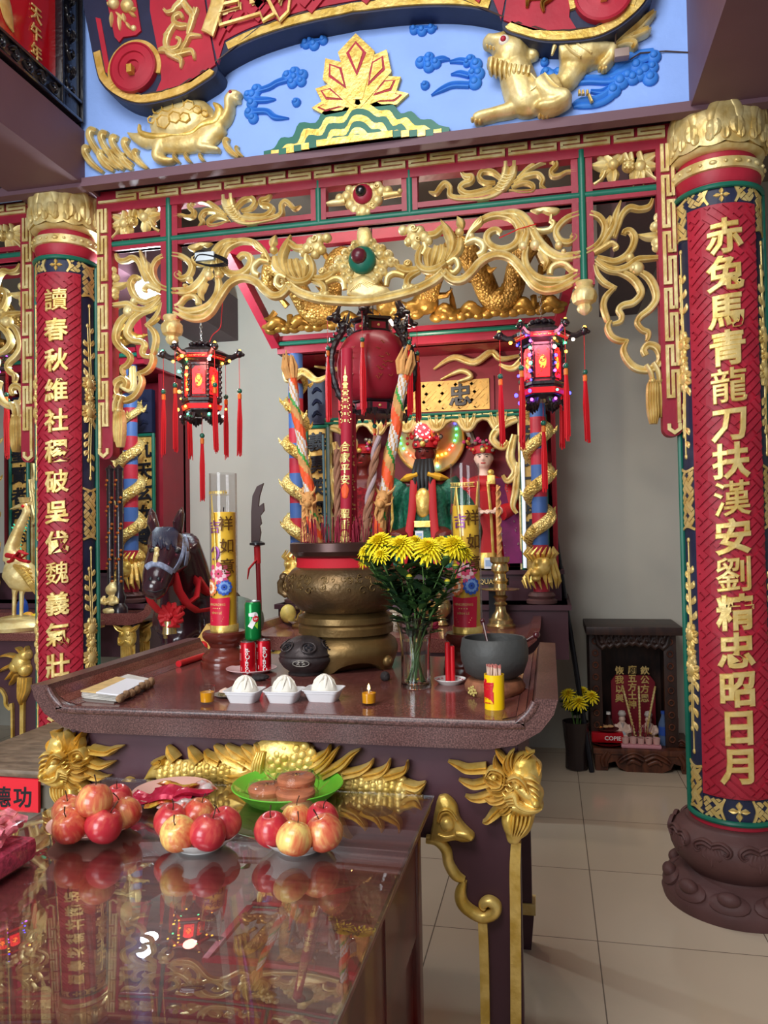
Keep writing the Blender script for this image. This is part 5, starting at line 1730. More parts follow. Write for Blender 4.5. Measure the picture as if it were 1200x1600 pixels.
# --- drink cans on a plate
def plate(mb,c,r,h,rim=.75,seg=40):
 mb.lathe([(r*.62,0),(r*.64,.002),(r*.75,h*.3),(r,h),(r*1.005,h + .002),(r*.985,h + .002),(r*.74,h*.45),(r*.6,h*.25),(0,h*.22)],c,seg)
pc = P2(393,1050); pc.y += .0
mb = MB(); plate(mb,pc,.088,.014)
tag(build('plate',mb,mat('pale_pink_melamine',(244,206,206),.3,coat=.2)),'pale pink plate under the drink cans on the altar','plate')
CANR,CANG,ALU = mat('red_can',(196,14,32),.25,.35),mat('green_can',(10,126,58),.25,.35),mat('can_aluminium',(190,192,194),.3,.9)
def can(c,r,h,body,kind,label,cat_label,face):
 root = thing('drink_can',label,'drink can',c,'drink cans')
 mb = MB(); mb.lathe([(r*.78,0),(r*.95,.004),(r,.010),(r,h - .012),(r*.86,h - .003)],c,28)
 build('body',mb,body,root)
 mb = MB(); mb.lathe([(r*.86,h - .004),(r*.9,h - .001),(r*.86,h),(r*.8,h - .004),(0,h - .004)],c,28)
 mb.box((c[0] - .004,c[1] - .012,c[2] + h - .004),(c[0] + .004,c[1] + .004,c[2] + h - .002))
 build('lid',mb,ALU,root,label='aluminium lid')
 def W_(v):
  an = v.x/r + face; rr = r - v.y
  return Vector((c[0] + rr*sin(an),c[1] - rr*cos(an),c[2] + v.z))
 t = MB()
 if kind == 'red':
  for k in range(5): t.box((-.030,-.0008,h*(.62 - k*.045)),(-.014,0,h*(.635 - k*.045)))
  t.box((-.030,-.0008,h*.12),(-.010,0,h*.24)); t.box((-.030,-.0008,h*.78),(-.016,0,h*.88))
  g = MB(); text_mb(g,'Coca-Cola',0,0,.020,0,.0006,.02)
  g.v = [(z + .012,y_ - .0006,x + h*.42) for x,y_,z in g.v]
  t.join(g)
  t.map(W_); build('print',t,WHITE,root,label='white print')
 else:
  def q(poly,mi):
   n_ = 8
   t.prism(poly,-.0010,0,mi)
  t.ribbon([(-.014,h*.66,.005),(-.002,h*.665,.007),(.010,h*.66,.008),(.002,h*.5,.008),(-.010,h*.34,.009)],0,.0012,FLAT,5,0)
  t.knob(.010,h*.56,.011,-.0006,.001,1)
  text_mb(t,'UP',.010,h*.56,.010,-.0015,.0005,.02,0)
  t.prism([(.004,h*.40),(.016,h*.30),(.018,h*.48)],-.0008,0,2)
  t.map(W_); build('print',t,[WHITE,mat('print_red',(208,24,40),.4),mat('print_lime',(140,196,40),.4)],root,label='white seven with red dot')
 return root
c1,c2 = P2(384,1056),P2(407,1053)
k_ = pc.z + .004
can((c1.x,c1.y + .02,k_),.0265,.112,CANR,'red','red cola can on the pink plate, left of the pair','',-.1)
can((c2.x + .004,c2.y + .02,k_),.0265,.112,CANR,'red','red cola can on the pink plate, right of the pair','',.1)
can(((c1.x + c2.x)/2 - .006,(c1.y + c2.y)/2 + .02,k_ + .1125),.0285,.135,CANG,'green','green lemonade can standing on top of two red cans','',.35)
# --- domed iron burner
bc = P2(479,1058); bc.y += .06
bc = Vector((P(479,1040,bc.y).x,bc.y,AZ))
BU = thing('incense_burner','round blackened iron burner with pierced domed lid in front of the bronze urn','burner',bc)
mb = MB(); mb.lathe([(.052,0),(.055,.006),(.05,.012),(.068,.03),(.080,.052),(.082,.062),(.076,.074),(.06,.078)],bc,40)
build('bowl',mb,IRON,BU)
mb = MB(); mb.lathe([(.079,.072),(.081,.078),(.076,.084),(.070,.104),(.054,.128),(.030,.142),(0,.146)],bc,40)
ld = build('lid',mb,IRON,BU,label='pierced domed lid')
mb = MB()
for k in range(6):
 a = -pi/2 + .5 + (k - 1)*pi/3 - .1
 t = MB()
 t.ribbon([(.021*cos(x),.021*sin(x),.003) for x in [2*pi*i/16 for i in range(17)]],0,.003,DOME,1)
 for i in range(4):
  x = pi/4 + i*pi/2
  t.ribbon([(.013*cos(x + .55),.013*sin(x + .55),.0008),(.011*cos(x),.011*sin(x),.003),(.013*cos(x - .55),.013*sin(x - .55),.0008)],0,.002,FLAT,3,1)
 t.prism([(-.004,-.004),(.004,-.004),(.004,.004),(-.004,.004)],-.002,0,1)
 mb.join(t,Matrix.Translation((bc.x,bc.y,AZ + .112)) @ Matrix.Rotation(a + pi/2,4,'Z') @ Matrix.Translation((0,-.067,0)) @ Matrix.Rotation(radians(-38),4,'X'))
build('coin_piercing',mb,[IRON,INK],ld,label='coin-shaped openings')
mb = MB()
t = MB()
t.ribbon([(.020*cos(x)*1.2,.011*sin(x),.0018) for x in [2*pi*i/20 for i in range(21)]],0,.003,DOME,1)
for s in (-1,1): t.ribbon([(s*.012,-.004,.002),(s*.004,.005,.003),(s*.010,.006,.002)],0,.003,DOME,4); t.ribbon([(s*.003,-.006,.002),(s*.012,.0,.002)],0,.003,DOME,4)
mb.join(t,Matrix.Translation((bc.x,bc.y,AZ + .056)) @ Matrix.Rotation(.12,4,'Z') @ Matrix.Translation((0,-.081,0)))
build('emblem',mb,mat('worn_pewter',(140,134,126),.4,.6),BU,label='worn oval emblem')
BU.scale = (1.16,1.16,.9)
# --- trays with steamed buns
def bun_tray(px,py,w,label,tl,lean,seed):
 c = P2(px,py); c.y += .045
 c = Vector((P(px,py - 12,c.y).x,c.y,AZ))
 mb = MB()
 hw,hd,h = w,.043,.036
 def ring(sx,sy,z,rr=.014):
  pts = []
  for qx,qy,a0 in ((1,1,0),(-1,1,pi/2),(-1,-1,pi),(1,-1,3*pi/2)):
   for i in range(5):
    a = a0 + i*pi/8
    pts.append((c.x + qx*(sx - rr) + rr*cos(a),c.y + qy*(sy - rr) + rr*sin(a),AZ + z))
  return pts
 R_ = [ring(hw*.72,hd*.72,.0),ring(hw*.74,hd*.74,.002),ring(hw*.90,hd*.92,h*.7),ring(hw*.94,hd*.95,h*.72),ring(hw,hd,h),ring(hw*1.06,hd*1.05,h),ring(hw*1.06,hd*1.05,h - .002),ring(hw*.97,hd*.97,h - .003),ring(hw*.7,hd*.7,.003)]
 n = len(R_[0]); vs = [p for r in R_ for p in r]
 fs = [(j*n + i,j*n + (i + 1) % n,(j + 1)*n + (i + 1) % n,(j + 1)*n + i) for j in range(len(R_) - 1) for i in range(n)]
 fs.append(tuple(range((len(R_) - 1)*n,len(R_)*n)))
 mb.add(vs,fs,None,True)
 tag(build('food_tray',mb,FOAM),tl,'tray','white food trays with buns')
 mb = MB()
 r_ = random.Random(seed)
 def bf(r,z,a,j):
  return r*(1 + .035*cos(a*9 + seed)*min(1,j/3)),.002*sin(a*5 + j)
 R0 = .037
 mb.lathe([(R0*.7,0),(R0*.98,.012),(R0*1.02,.024),(R0*.92,.038),(R0*.72,.05),(R0*.45,.059),(R0*.22,.066),(R0*.12,.065),(0,.061)],(c.x,c.y + .003,AZ + .006),36,rf=bf)
 for k in range(9):
  a = 2*pi*k/9 + seed
  mb.tube([(c.x + R0*s_*cos(a + s2),c.y + .003 + R0*s_*sin(a + s2),AZ + .006 + zz) for s_,zz,s2 in ((.16,.066,.5),(.45,.060,.25),(.75,.050,0),(.95,.036,-.1))],[.004,.004,.003,.001],6)
 tag(build('steamed_bun',mb,STEAM),label,'bun','steamed buns')
bun_tray(382,1102,.050,'pleated white bun in the left of the three white trays','white food tray, leftmost of three, next to the tea saucer',0,1)
bun_tray(444,1102,.050,'pleated white bun in the middle one of the three white trays','white food tray, middle of the three in front of the burner',0,2.2)
bun_tray(506,1100,.053,'pleated white bun in the right of the three white trays','white food tray, rightmost of three, nearest the right tea glass',0,3.1)
# --- little glasses of amber drink
def tea(px,py,label,flame=False):
 c = P2(px,py); c.y += .02
 root = thing('shot_glass',label,'glass',c,'small amber-filled glasses')
 mb = MB(); r,h = .0225,.052
 mb.lathe([(0,0),(r*.85,0),(r*.9,.004),(r,h),(r - .002,h),(r*.84,.008),(0,.008)],c,24)
 build('glass_cup',mb,CUPGLASS,root)
 mb = MB(); mb.lathe([(0,.009),(r*.82,.009),(r - .0026,h*.68),(0,h*.68)],c,24)
 build('amber_drink',mb,TEA,root,label='amber liquid')
 if flame:
  mb = MB(); mb.lathe([(0,0),(.004,.005),(.003,.012),(0,.02)],(c.x,c.y,c.z + h*.8),10)
  build('flame',mb,mat('candle_flame',(255,220,140),emit=(255,210,120),estr=8),root,label='small flame')
  mb = MB(); mb.tube([(c.x,c.y,c.z + .01),(c.x,c.y,c.z + h*.82)],.0015,6); build('wick',mb,WHITE,root)
tea(319,1103,'small glass of amber drink left of the white trays')
tea(574,1105,'small glass oil lamp with amber oil and lit wick, right of the buns',True)
# --- tea saucer, stones, flat black stone
c = P2(350,1092); c.y += .03
mb = MB(); plate(mb,c,.042,.008)
SA = build('saucer',mb,mat('grey_saucer',(150,142,132),.3)); tag(SA,'small grey saucer behind the left white tray','saucer')
mb = MB(); mb.lathe([(.03,.004),(.028,.014),(.012,.02),(0,.021)],c,20)
tag(build('dried_herbs',mb,mat('dried_tea_leaves',(96,84,52),.9,0,.5,120,1.0,140,rgb2=(180,160,120))),'heap of dried tea leaves on the grey saucer','herbs',kind='stuff')
mb = MB(); mb.lathe([(.02,0),(.017,.004),(.0,.012)],(c.x - .005,c.y - .008,c.z + .017),16)
tag(build('shell',mb,mat('shell_pink',(232,200,180),.4)),'pale pink shell on the heap of dried tea leaves','shell')
def rock(name,c,r,m,label,seed,flat=1.0):
 rr = random.Random(seed)
 mb = MB(); mb.sphere((c[0],c[1],c[2] + r*flat),(r,r,r*flat),14,10)
 mb.v = [(c[0] + (x - c[0])*(1 + .12*sin(seed + x*180 + z*90)),c[1] + (y_ - c[1])*(1 + .1*sin(seed + y_*170)),z) for x,y_,z in mb.v]
 tag(build(name,mb,m),label,'stone')
c = P2(600,1066); c.y += .018
rock('stone',c,.0175,mat('black_ash_lump',(48,42,42),.8,0,.3,60,.6,90),'small black lump on the altar left of the flower vase',3,.9)
c = P2(400,1066); c.y += .03
rock('stone',c,.03,MATS['black_ash_lump'],'flat dark lump on the altar behind the left white tray',5,.35)
# --- worn book
b0 = P2(190,1098); b0 = Vector((b0.x,b0.y + .01,AZ))
BK = thing('worn_book','worn thick book with torn buff and white covers lying on the left of the altar','book',b0)
def sheet(mb,pts,z0,z1,mi=None): mb.slab([(p.x,p.y) for p in pts],z0,z1,mi)
def bq(*a): return [P2(px,py) for px,py in a]
ql = bq((125,1096),(178,1101),(240,1073),(196,1064))
mb = MB(); sheet(mb,ql,AZ + .001,AZ + .006)
build('back_cover',mb,mat('grey_cover',(120,110,104),.8),BK)
mb = MB()
for k in range(9):
 o_ = [Vector((p.x + .002*sin(k*2 + i),p.y + .002*cos(k*3 + i),0)) for i,p in enumerate(bq((128,1094),(186,1100),(236,1073),(200,1065)))]
 sheet(mb,o_,AZ + .006 + k*.0022,AZ + .0078 + k*.0022)
build('pages',mb,mat('worn_pages',(206,200,190),.85,0,.1,30),BK)
mb = MB(); zz = AZ + .026
def up(px,py): return PZ(px,py,zz)
pts = [up(126,1081),up(158,1084),up(204,1063),up(182,1059)]
sheet(mb,pts,zz,zz + .004)
build('torn_cover',mb,mat('buff_paper',(212,178,116),.85,0,.12,30),BK,label='torn buff cover')
mb = MB()
pts = [up(150,1084),up(186,1088),up(228,1066),up(198,1062)]
sheet(mb,pts,zz + .001,zz + .005)
build('loose_sheet',mb,mat('white_paper',(228,228,232),.8),BK,label='white loose sheet')
mb = MB()
p0,p1 = up(188,1088),up(236,1062)
for k in range(7):
 t = k/6
 q = p0.lerp(p1,t)
 mb.sphere((q.x,q.y,AZ + .02 + .003*sin(k*2)),(.012,.016,.012 + .004*(t > .8)),8,6)
build('curled_corner',mb,mat('rubbed_edge',(150,116,84),.9,0,.3,60,.5,80),BK,label='rubbed curling page corners')
# --- red stick at the left
a,b = P2(279,1043),P2(318,1030)
mb = MB(); mb.tube([(a.x,a.y,AZ + .013),(b.x,b.y,AZ + .013)],.012,12)
tag(build('red_candle',mb,REDC),'red candle lying flat by the left candle stand','candle')
# --- vase of chrysanthemums
vc = P2(650,1078); vc.y += .035; vc = Vector((P(650,1060,vc.y).x,vc.y,AZ))
VA = thing('crystal_vase','cut crystal vase holding the yellow chrysanthemums on the altar','vase',vc)
vh = P(650,962,vc.y).z - AZ
def facet(r,z,a,j): return r*(1 + .03*abs(sin(a*6 + z*30))),0
mb = MB()
mb.lathe([(0,0),(.042,0),(.046,.004),(.044,.02),(.043,vh*.5),(.048,vh*.75),(.060,vh),(.056,vh),(.044,vh*.75),(.039,vh*.5),(.038,.02),(0,.018)],vc,48,rf=facet)
build('glass_body',mb,GLASS,VA,label='faceted crystal body')
mb = MB(); mb.lathe([(0,.019),(.0375,.021),(.0385,vh*.5),(.041,vh*.66),(0,vh*.66)],vc,36)
build('water',mb,mat('clear_water',(225,236,232),.02,trans=1.0,ior=1.1),VA)
LEAFM,STEMM,LEAFD = mat('leaf_green',(58,92,44),.5,0,.3,20),mat('stem_green',(86,118,58),.5,0,.2,20),mat('leaf_dark_green',(40,70,42),.5,0,.2,20)
PETAL,PETALD = mat('petal_yellow',(255,232,36),.6,0,.05,30),mat('petal_deep_yellow',(246,196,20),.55)
BUDM = mat('bud_yellow',(226,206,50),.5)
def bloom_mb(c,r,tilt,n=64,seed=0):
 mb = MB(); rr = random.Random(seed)
 for k in range(n):
  t = k/n
  a = k*2.39996
  el = radians(8 + 80*(1 - t) ** .9) if t < 1 else 0
  el = radians(88*(1 - t) ** .8 - 30*t)
  L_ = r*(.55 + .5*t)*(.92 + .16*rr.random())
  d = Vector((cos(a)*cos(el),sin(a)*cos(el),sin(el)))
  p0 = Vector((0,0,0)) + d*r*.10
  p1 = d*L_
  s = d.cross(Vector((0,0,1))); s = s.normalized() if s.length > .01 else Vector((1,0,0))
  u = s.cross(d)
  w = r*.092
  vs = []
  for i in range(4):
   q = i/3
   ww = w*(.6,1.0,1.05,.35)[i]
   cc = p0.lerp(p1,q) + u*(r*.10*sin(pi*q*.9)) + Vector((0,0,-r*.12*q*q*t))
   vs += [cc - s*ww + u*ww*.5,cc,cc + s*ww + u*ww*.5]
  fs = []
  for i in range(3):
   b = i*3
   fs += [(b,b + 1,b + 4,b + 3),(b + 1,b + 2,b + 5,b + 4)]
  mb.add(vs,fs,1 if t < .12 else 0,True)
 mb.sphere((0,0,0),r*.28,10,7,1)
 M = Matrix.Translation(c) @ Vector((0,0,1)).rotation_difference(Vector(tilt).normalized()).to_matrix().to_4x4()
 return mb.xf(M)
ZV = lambda x,y_,Y: P(540 + x/3.333,760 + y_/3.333,Y)
blooms = [(180,305,84,-.03),(290,318,80,-.05),(430,332,82,-.06),(560,316,78,-.02),(618,352,52,.01),(112,345,52,.0),(186,362,50,-.07),(104,392,42,.03),(360,300,60,.05),(500,300,56,.06)]
wh = ['first broad yellow chrysanthemum from the left at the top of the bunch','broad yellow chrysanthemum second from the left at the top of the bunch','broad yellow chrysanthemum right of centre, facing forward in the vase','broad yellow chrysanthemum nearest the right candle tube','half-open yellow chrysanthemum at the far right edge of the bunch','yellow chrysanthemum low at the far left edge of the bunch','small yellow chrysanthemum hanging below the two left blooms','lowest yellow chrysanthemum drooping at the left of the bunch','yellow chrysanthemum half hidden behind the middle blooms','yellow chrysanthemum half hidden behind the right blooms']
def stem_path(tip,k):
 a = k*2.4
 base = Vector((vc.x + .024*cos(a),vc.y + .024*sin(a),AZ + .022))
 nk = Vector((vc.x + .034*cos(a + 2.6) + (tip.x - vc.x)*.12,vc.y + .03*sin(a + 2.6),AZ + vh))
 return [tuple(p) for p in crom([tuple(base),tuple(nk),tuple((nk + tip)/2 + Vector(((tip.x - vc.x)*.05,0,.0))),tuple(tip)],6)]
def leaves_on(mb,path,seed,n=7,lo=.35):
 r_ = random.Random(seed)
 for k in range(n):
  i = int(len(path)*(lo + (.95 - lo)*k/n))
  p = Vector(path[min(i,len(path) - 1)])
  a = r_.random()*6.28
  L_ = .05 + r_.random()*.035
  d = Vector((cos(a),sin(a)*.8,.35 + r_.random()*.5)).normalized()
  e = p + d*L_
  leaf3(mb,p,e,L_*.22,droop=.01)
  s = d.cross(Vector((0,0,1))).normalized()
  for sg in (-1,1):
   m_ = p + d*L_*.45
   leaf3(mb,m_,m_ + (d + s*sg*.9).normalized()*L_*.5,L_*.13,droop=.006,n=3)
for k,(x,y_,r,dy) in enumerate(blooms):
 c = ZV(x,y_,vc.y + dy)
 d_ = (c - EYE).dot(_fw)
 rw = r/3.333*d_/FPX*1.12
 root = thing('chrysanthemum',wh[k],'flower',c,'yellow chrysanthemums in the crystal vase')
 build('bloom',bloom_mb(c,rw,((c.x - vc.x)*2.2,-.35 + dy*2,.8),150 if r > 70 else 100,k),[PETAL,PETALD],root,label='yellow many-petalled bloom')
 pth = stem_path(c - Vector((0,0,rw*.15)),k)
 mb = MB(); mb.tube(pth,.0028,6); build('stem',mb,STEMM,root,label='green stem')
 mb = MB(); leaves_on(mb,pth,k,22,.24); build('leaves',mb,LEAFM if k % 3 else LEAFD,root,label='lobed green leaves')
for k,(x,y_,dy) in enumerate(((285,405,-.05),(525,362,-.06),(332,472,-.06),(530,496,-.03),(400,402,-.07),(206,482,-.03),(232,541,-.02),(572,416,-.02),(440,430,.0))):
 c = ZV(x,y_,vc.y + dy)
 root = thing('chrysanthemum_bud',('yellow chrysanthemum bud under the second bloom from the left','yellow chrysanthemum bud below the right-hand bloom','small greenish bud in the middle of the leaves','pale bud at the lower right of the bunch','opening yellow bud hanging under the forward bloom','pale bud at the left of the leaves','tiny pale bud lowest on the left of the bunch','yellow bud at the right edge of the bunch','small bud deep among the middle leaves')[k],'flower bud',c,'chrysanthemum buds in the crystal vase')
 mb = MB(); mb.sphere(c,(.010,.010,.0095),10,8); mb.lathe([(.0,-.011),(.008,-.007),(.0105,.0),(.0085,.003)],c,10,1)
 build('bud',mb,[BUDM,LEAFM],root)
 pth = stem_path(c - Vector((0,0,.008)),k + 13)
 mb = MB(); mb.tube(pth,.0018,5); build('stem',mb,STEMM,root)
 mb = MB(); leaves_on(mb,pth,k + 50,8,.3); build('leaves',mb,LEAFM if k % 2 else LEAFD,root)
# --- red candle stubs on a saucer
c = P2(701,1072); c.y += .035
mb = MB(); plate(mb,c,.050,.016)
sp = build('saucer',mb,WHITE); tag(sp,'white saucer with red floral border under the red candles','saucer')
mb = MB()
for k in range(16):
 a = 2*pi*k/16
 mb.sphere((c.x + .041*cos(a),c.y + .041*sin(a),c.z + .0125),(.004,.004,.0012),6,4)
build('border_print',mb,mat('print_rose',(196,60,80),.5),sp,label='red floral dots')
for dx,h in ((-.006,.125),(.008,.112)):
 mb = MB(); mb.lathe([(.0085,0),(.0085,h),(.005,h + .003),(0,h + .002)],(c.x + dx,c.y + (.006 if dx > 0 else 0),c.z + .004),14)
 mb.tube([(c.x + dx,c.y,c.z + h),(c.x + dx + .001,c.y,c.z + h + .012)],.001,5,1)
 tag(build('red_candle',mb,[REDC,INK]),'taller red candle on the white saucer' if dx < 0 else 'shorter red candle leaning on its twin on the white saucer','candle','red candles on the saucer')
# --- singing bowl on a ring cushion
c = P2(775,1094); c.y += .085
c = Vector((P(773,1060,c.y).x,c.y,AZ))
mb = MB()
mb.lathe([(.035,.0),(.075,.001),(.087,.014),(.089,.028),(.080,.044),(.06,.05),(.035,.048)],c,40)
cu = build('ring_cushion',mb,mat('brown_brocade',(140,88,60),.7,0,.3,30,.2,80)); tag(cu,'brown brocade ring cushion under the grey singing bowl','cushion')
mb = MB()
t = MB()
for k in range(14):
 a = k*2.4; q = .004*sqrt(k)
 t.knob(q*cos(a)*1.2,q*sin(a),.004,0,.003,seg=7)
mb.join(t,Matrix.Translation((c.x,c.y,AZ + .02)) @ Matrix.Rotation(-.75,4,'Z') @ Matrix.Translation((0,-.0885,0)))
build('brocade_patch',mb,mat('brocade_gold',(190,170,96),.6),cu,label='gold brocade motif')
s = MB()
s.lathe([(.055,0),(.085,.020),(.098,.055),(.100,.085),(.094,.118),(.090,.122),(.086,.120),(.090,.085),(.085,.05),(.05,.015),(0,.012)],(c.x,c.y,AZ + .045),48)
tag(build('singing_bowl',s,mat('grey_bell_bronze',(76,76,74),.55,.25,.12,10,.15,60)),'large grey singing bowl on the ring cushion at the right of the altar','bowl')
zt = AZ + .045 + .118
a,b = P(806,1010,c.y + .02),P(838,992,c.y + .03)
d_ = (b - a).normalized()
mb = MB(); mb.tube([a - d_*.09,b - d_*.01],.0055,10); mb.sphere(b,.011,10,8)
tag(build('mallet',mb,mat('dark_red_lacquer',(72,22,28),.25,coat=.4)),'dark red mallet leaning out of the grey singing bowl','mallet')
a,b = P(762,1005,c.y + .05),P(754,970,c.y + .08)
mb = MB(); mb.tube([a - (b - a)*.4,b],.004,8); mb.sphere(b,.008,8,6)
tag(build('mallet',mb,MATS['dark_red_lacquer']),'thin dark stick standing upright behind the grey singing bowl','mallet')
# --- yellow cup of matches
c = P2(772,1111); c.y += .026
CU = thing('match_cup','yellow cylindrical cup with a red character, full of divination sticks, on the altar front','cup',c)
rc,hc = .027,P(772,1053,c.y).z - AZ
mb = MB(); mb.lathe([(0,0),(rc,0),(rc,hc),(rc - .002,hc),(rc - .002,hc - .02),(0,hc - .02)],c,32)
build('cup_body',mb,mat('bright_yellow_plastic',(250,206,14),.3),CU)
t = MB()
glyph_mb(t,'福',0,hc*.5,hc*.62,0,.0012,.05,.008,.05)
for x,z in ((.002,hc*.83),(-.002,hc*.74)): t.knob(x,z,.006,0,.0012)
t.map(lambda v: Vector((c.x + (rc - v.y)*sin(v.x/rc - 1.05),c.y - (rc - v.y)*cos(v.x/rc - 1.05),c.z + v.z)))
build('red_character',t,REDC,CU,label='red character')
m0 = None; r_ = random.Random(4)
for k in range(26):
 a,q = r_.random()*6.28,rc*.8*sqrt(r_.random())
 if m0 is None:
  mb = MB(); mb.box((-.0014,-.0014,0),(.0014,.0014,.045)); mb.box((-.0017,-.0017,.040),(.0017,.0017,.046),1)
  m0 = build('divination_stick',mb,[mat('pale_wood_stick',(226,196,176),.7),mat('pink_tip',(196,120,110),.7)],at=(0,0,0))
  tag(m0,'thin pale wooden stick standing in the yellow cup','stick','sticks in the yellow cup'); o = m0
 else:
  o = m0.copy(); COL.objects.link(o)
 o.location = (c.x + q*cos(a),c.y + q*sin(a),c.z + hc - .022)
 o.rotation_euler = (r_.uniform(-.08,.08),r_.uniform(-.08,.08),a)
# ================================================================ front table under glass
SHEET = archglass('sheet_glass',(.95,.97,.96,1),2.5)
FILM = archglass('clear_film',(.98,.98,.98,1),1.28,.12)
def wood_material(name,c1,c2,rough,sx=1.2,sy=14,coat=0.0):
 m = bpy.data.materials.new(name)
 m.use_nodes = True
 nt = m.node_tree
 b = nt.nodes['Principled BSDF']
 tc = nt.nodes.new('ShaderNodeTexCoord'); mp = nt.nodes.new('ShaderNodeMapping')
 mp.inputs['Scale'].default_value = (sx,sy,sy)
 n = nt.nodes.new('ShaderNodeTexNoise'); n.inputs['Scale'].default_value = 3; n.inputs['Detail'].default_value = 6; n.inputs['Distortion'].default_value = .6
 r = nt.nodes.new('ShaderNodeValToRGB')
 r.color_ramp.elements[0].position,r.color_ramp.elements[0].color = .35,lin(c1)
 r.color_ramp.elements[1].position,r.color_ramp.elements[1].color = .68,lin(c2)
 nt.links.new(tc.outputs['Object'],mp.inputs['Vector']); nt.links.new(mp.outputs['Vector'],n.inputs['Vector'])
 nt.links.new(n.outputs['Fac'],r.inputs['Fac']); nt.links.new(r.outputs['Color'],b.inputs['Base Color'])
 b.inputs['Roughness'].default_value = rough
 b.inputs['Coat Weight'].default_value = coat
 b.inputs['Coat Roughness'].default_value = .05
 MATS[name] = m
 return m
TOPW = wood_material('red_brown_table_top',(104,50,50),(150,82,74),.35)
SIDEW = wood_material('dark_red_table_wood',(82,18,18),(118,34,28),.3,6,2,.3)
TZ,TX0,TX1,TY0,TY1 = .83,-1.23,-.30,.72,1.955
TB = thing('offering_table','glossy dark red offering table under sheet glass, nearest the viewer, holding the apples','table',((TX0 + TX1)/2,(TY0 + TY1)/2,0))
mb = MB(); mb.bbox((TX0 + .008,TY0 + .008,TZ - .035),(TX1 - .008,TY1 - .008,TZ - .0065),.004)
build('tabletop',mb,TOPW,TB)
mb = MB(); mb.bbox((TX0,TY0,TZ - .006),(TX1,TY1,TZ),.0015)
build('glass_sheet',mb,SHEET,TB,label='sheet of glass on the tabletop')
lx0,lx1,ly0,ly1 = TX0 + .03,TX1 - .03,TY0 + .05,TY1 - .04
for x in (lx0,lx1 - .05):
 for y_ in (ly0,ly1 - .05):
  mb = MB(); mb.bbox((x,y_,0),(x + .05,y_ + .05,TZ - .035),.004); build('leg',mb,SIDEW,TB)
def side(x0,x1,nm):
 mb = MB()
 mb.box((x0,ly0 + .05,.52),(x1,ly1 - .05,TZ - .035)); mb.box((x0,ly0 + .05,.10),(x1,ly1 - .05,.30))
 n = 3; w_ = (ly1 - ly0 - .1)/n
 for k in range(1,n): mb.box((x0 - .004,ly0 + .05 + k*w_ - .022,.10),(x1 + .004,ly0 + .05 + k*w_ + .022,TZ - .035))
 mb.box((x0 + .012,ly0 + .05,.30),(x1 - .012,ly1 - .05,.52))
 build(nm,mb,SIDEW,TB,label='panelled side with recessed strip')
side(lx1 - .04,lx1 - .006,'side_panel'); side(lx0 + .006,lx0 + .04,'side_panel')
mb = MB(); mb.box((lx0 + .05,ly1 - .035,.12),(lx1 - .05,ly1 - .012,TZ - .035)); build('back_panel',mb,SIDEW,TB)
# ring left by a wet cup
c = PZ(590,1267,TZ)
mb = MB(); mb.lathe([(.034,0),(.0345,.0004),(.037,.0004),(.0375,0)],(c.x,c.y,TZ),40)
tag(build('water_ring',mb,archglass('dried_water',(.9,.88,.86,1),1.3,.3)),'dried water ring on the glass at the back right of the offering table','stain')
# --- apples
def apple_material(name,red,yel,bias):
 m = bpy.data.materials.new(name)
 m.use_nodes = True
 nt = m.node_tree
 b = nt.nodes['Principled BSDF']
 tc = nt.nodes.new('ShaderNodeTexCoord')
 sp = nt.nodes.new('ShaderNodeMapping'); sp.inputs['Scale'].default_value = (14,14,14)
 st = nt.nodes.new('ShaderNodeMapping'); st.inputs['Scale'].default_value = (150,150,12)
 n1 = nt.nodes.new('ShaderNodeTexNoise'); n1.inputs['Scale'].default_value = 1.0; n1.inputs['Detail'].default_value = 2
 n2 = nt.nodes.new('ShaderNodeTexNoise'); n2.inputs['Scale'].default_value = 1.0; n2.inputs['Detail'].default_value = 3
 nt.links.new(tc.outputs['Object'],sp.inputs['Vector']); nt.links.new(tc.outputs['Object'],st.inputs['Vector'])
 nt.links.new(sp.outputs[0],n1.inputs['Vector']); nt.links.new(st.outputs[0],n2.inputs['Vector'])
 ad = nt.nodes.new('ShaderNodeMath'); ad.operation = 'MULTIPLY_ADD'; ad.inputs[1].default_value = .5
 nt.links.new(n2.outputs['Fac'],ad.inputs[0]); nt.links.new(n1.outputs['Fac'],ad.inputs[2])
 r = nt.nodes.new('ShaderNodeValToRGB')
 e = r.color_ramp.elements
 e[0].position,e[0].color = .50 + bias,lin(yel)
 e[1].position,e[1].color = .86 + bias,lin(red)
 k = e.new(.68 + bias); k.color = lin(tuple((a*.45 + c_*.55) for a,c_ in zip(yel,red)))
 nt.links.new(ad.outputs[0],r.inputs['Fac']); nt.links.new(r.outputs['Color'],b.inputs['Base Color'])
 b.inputs['Roughness'].default_value = .28
 b.inputs['Coat Weight'].default_value = .25
 return m
AP = [apple_material('apple_streaked',(196,58,50),(240,186,112),.02),apple_material('apple_red',(190,44,56),(230,140,96),-.08),apple_material('apple_golden',(214,88,60),(246,210,120),.13)]
TWIG = mat('brown_stalk',(70,46,30),.8)
apples = {}
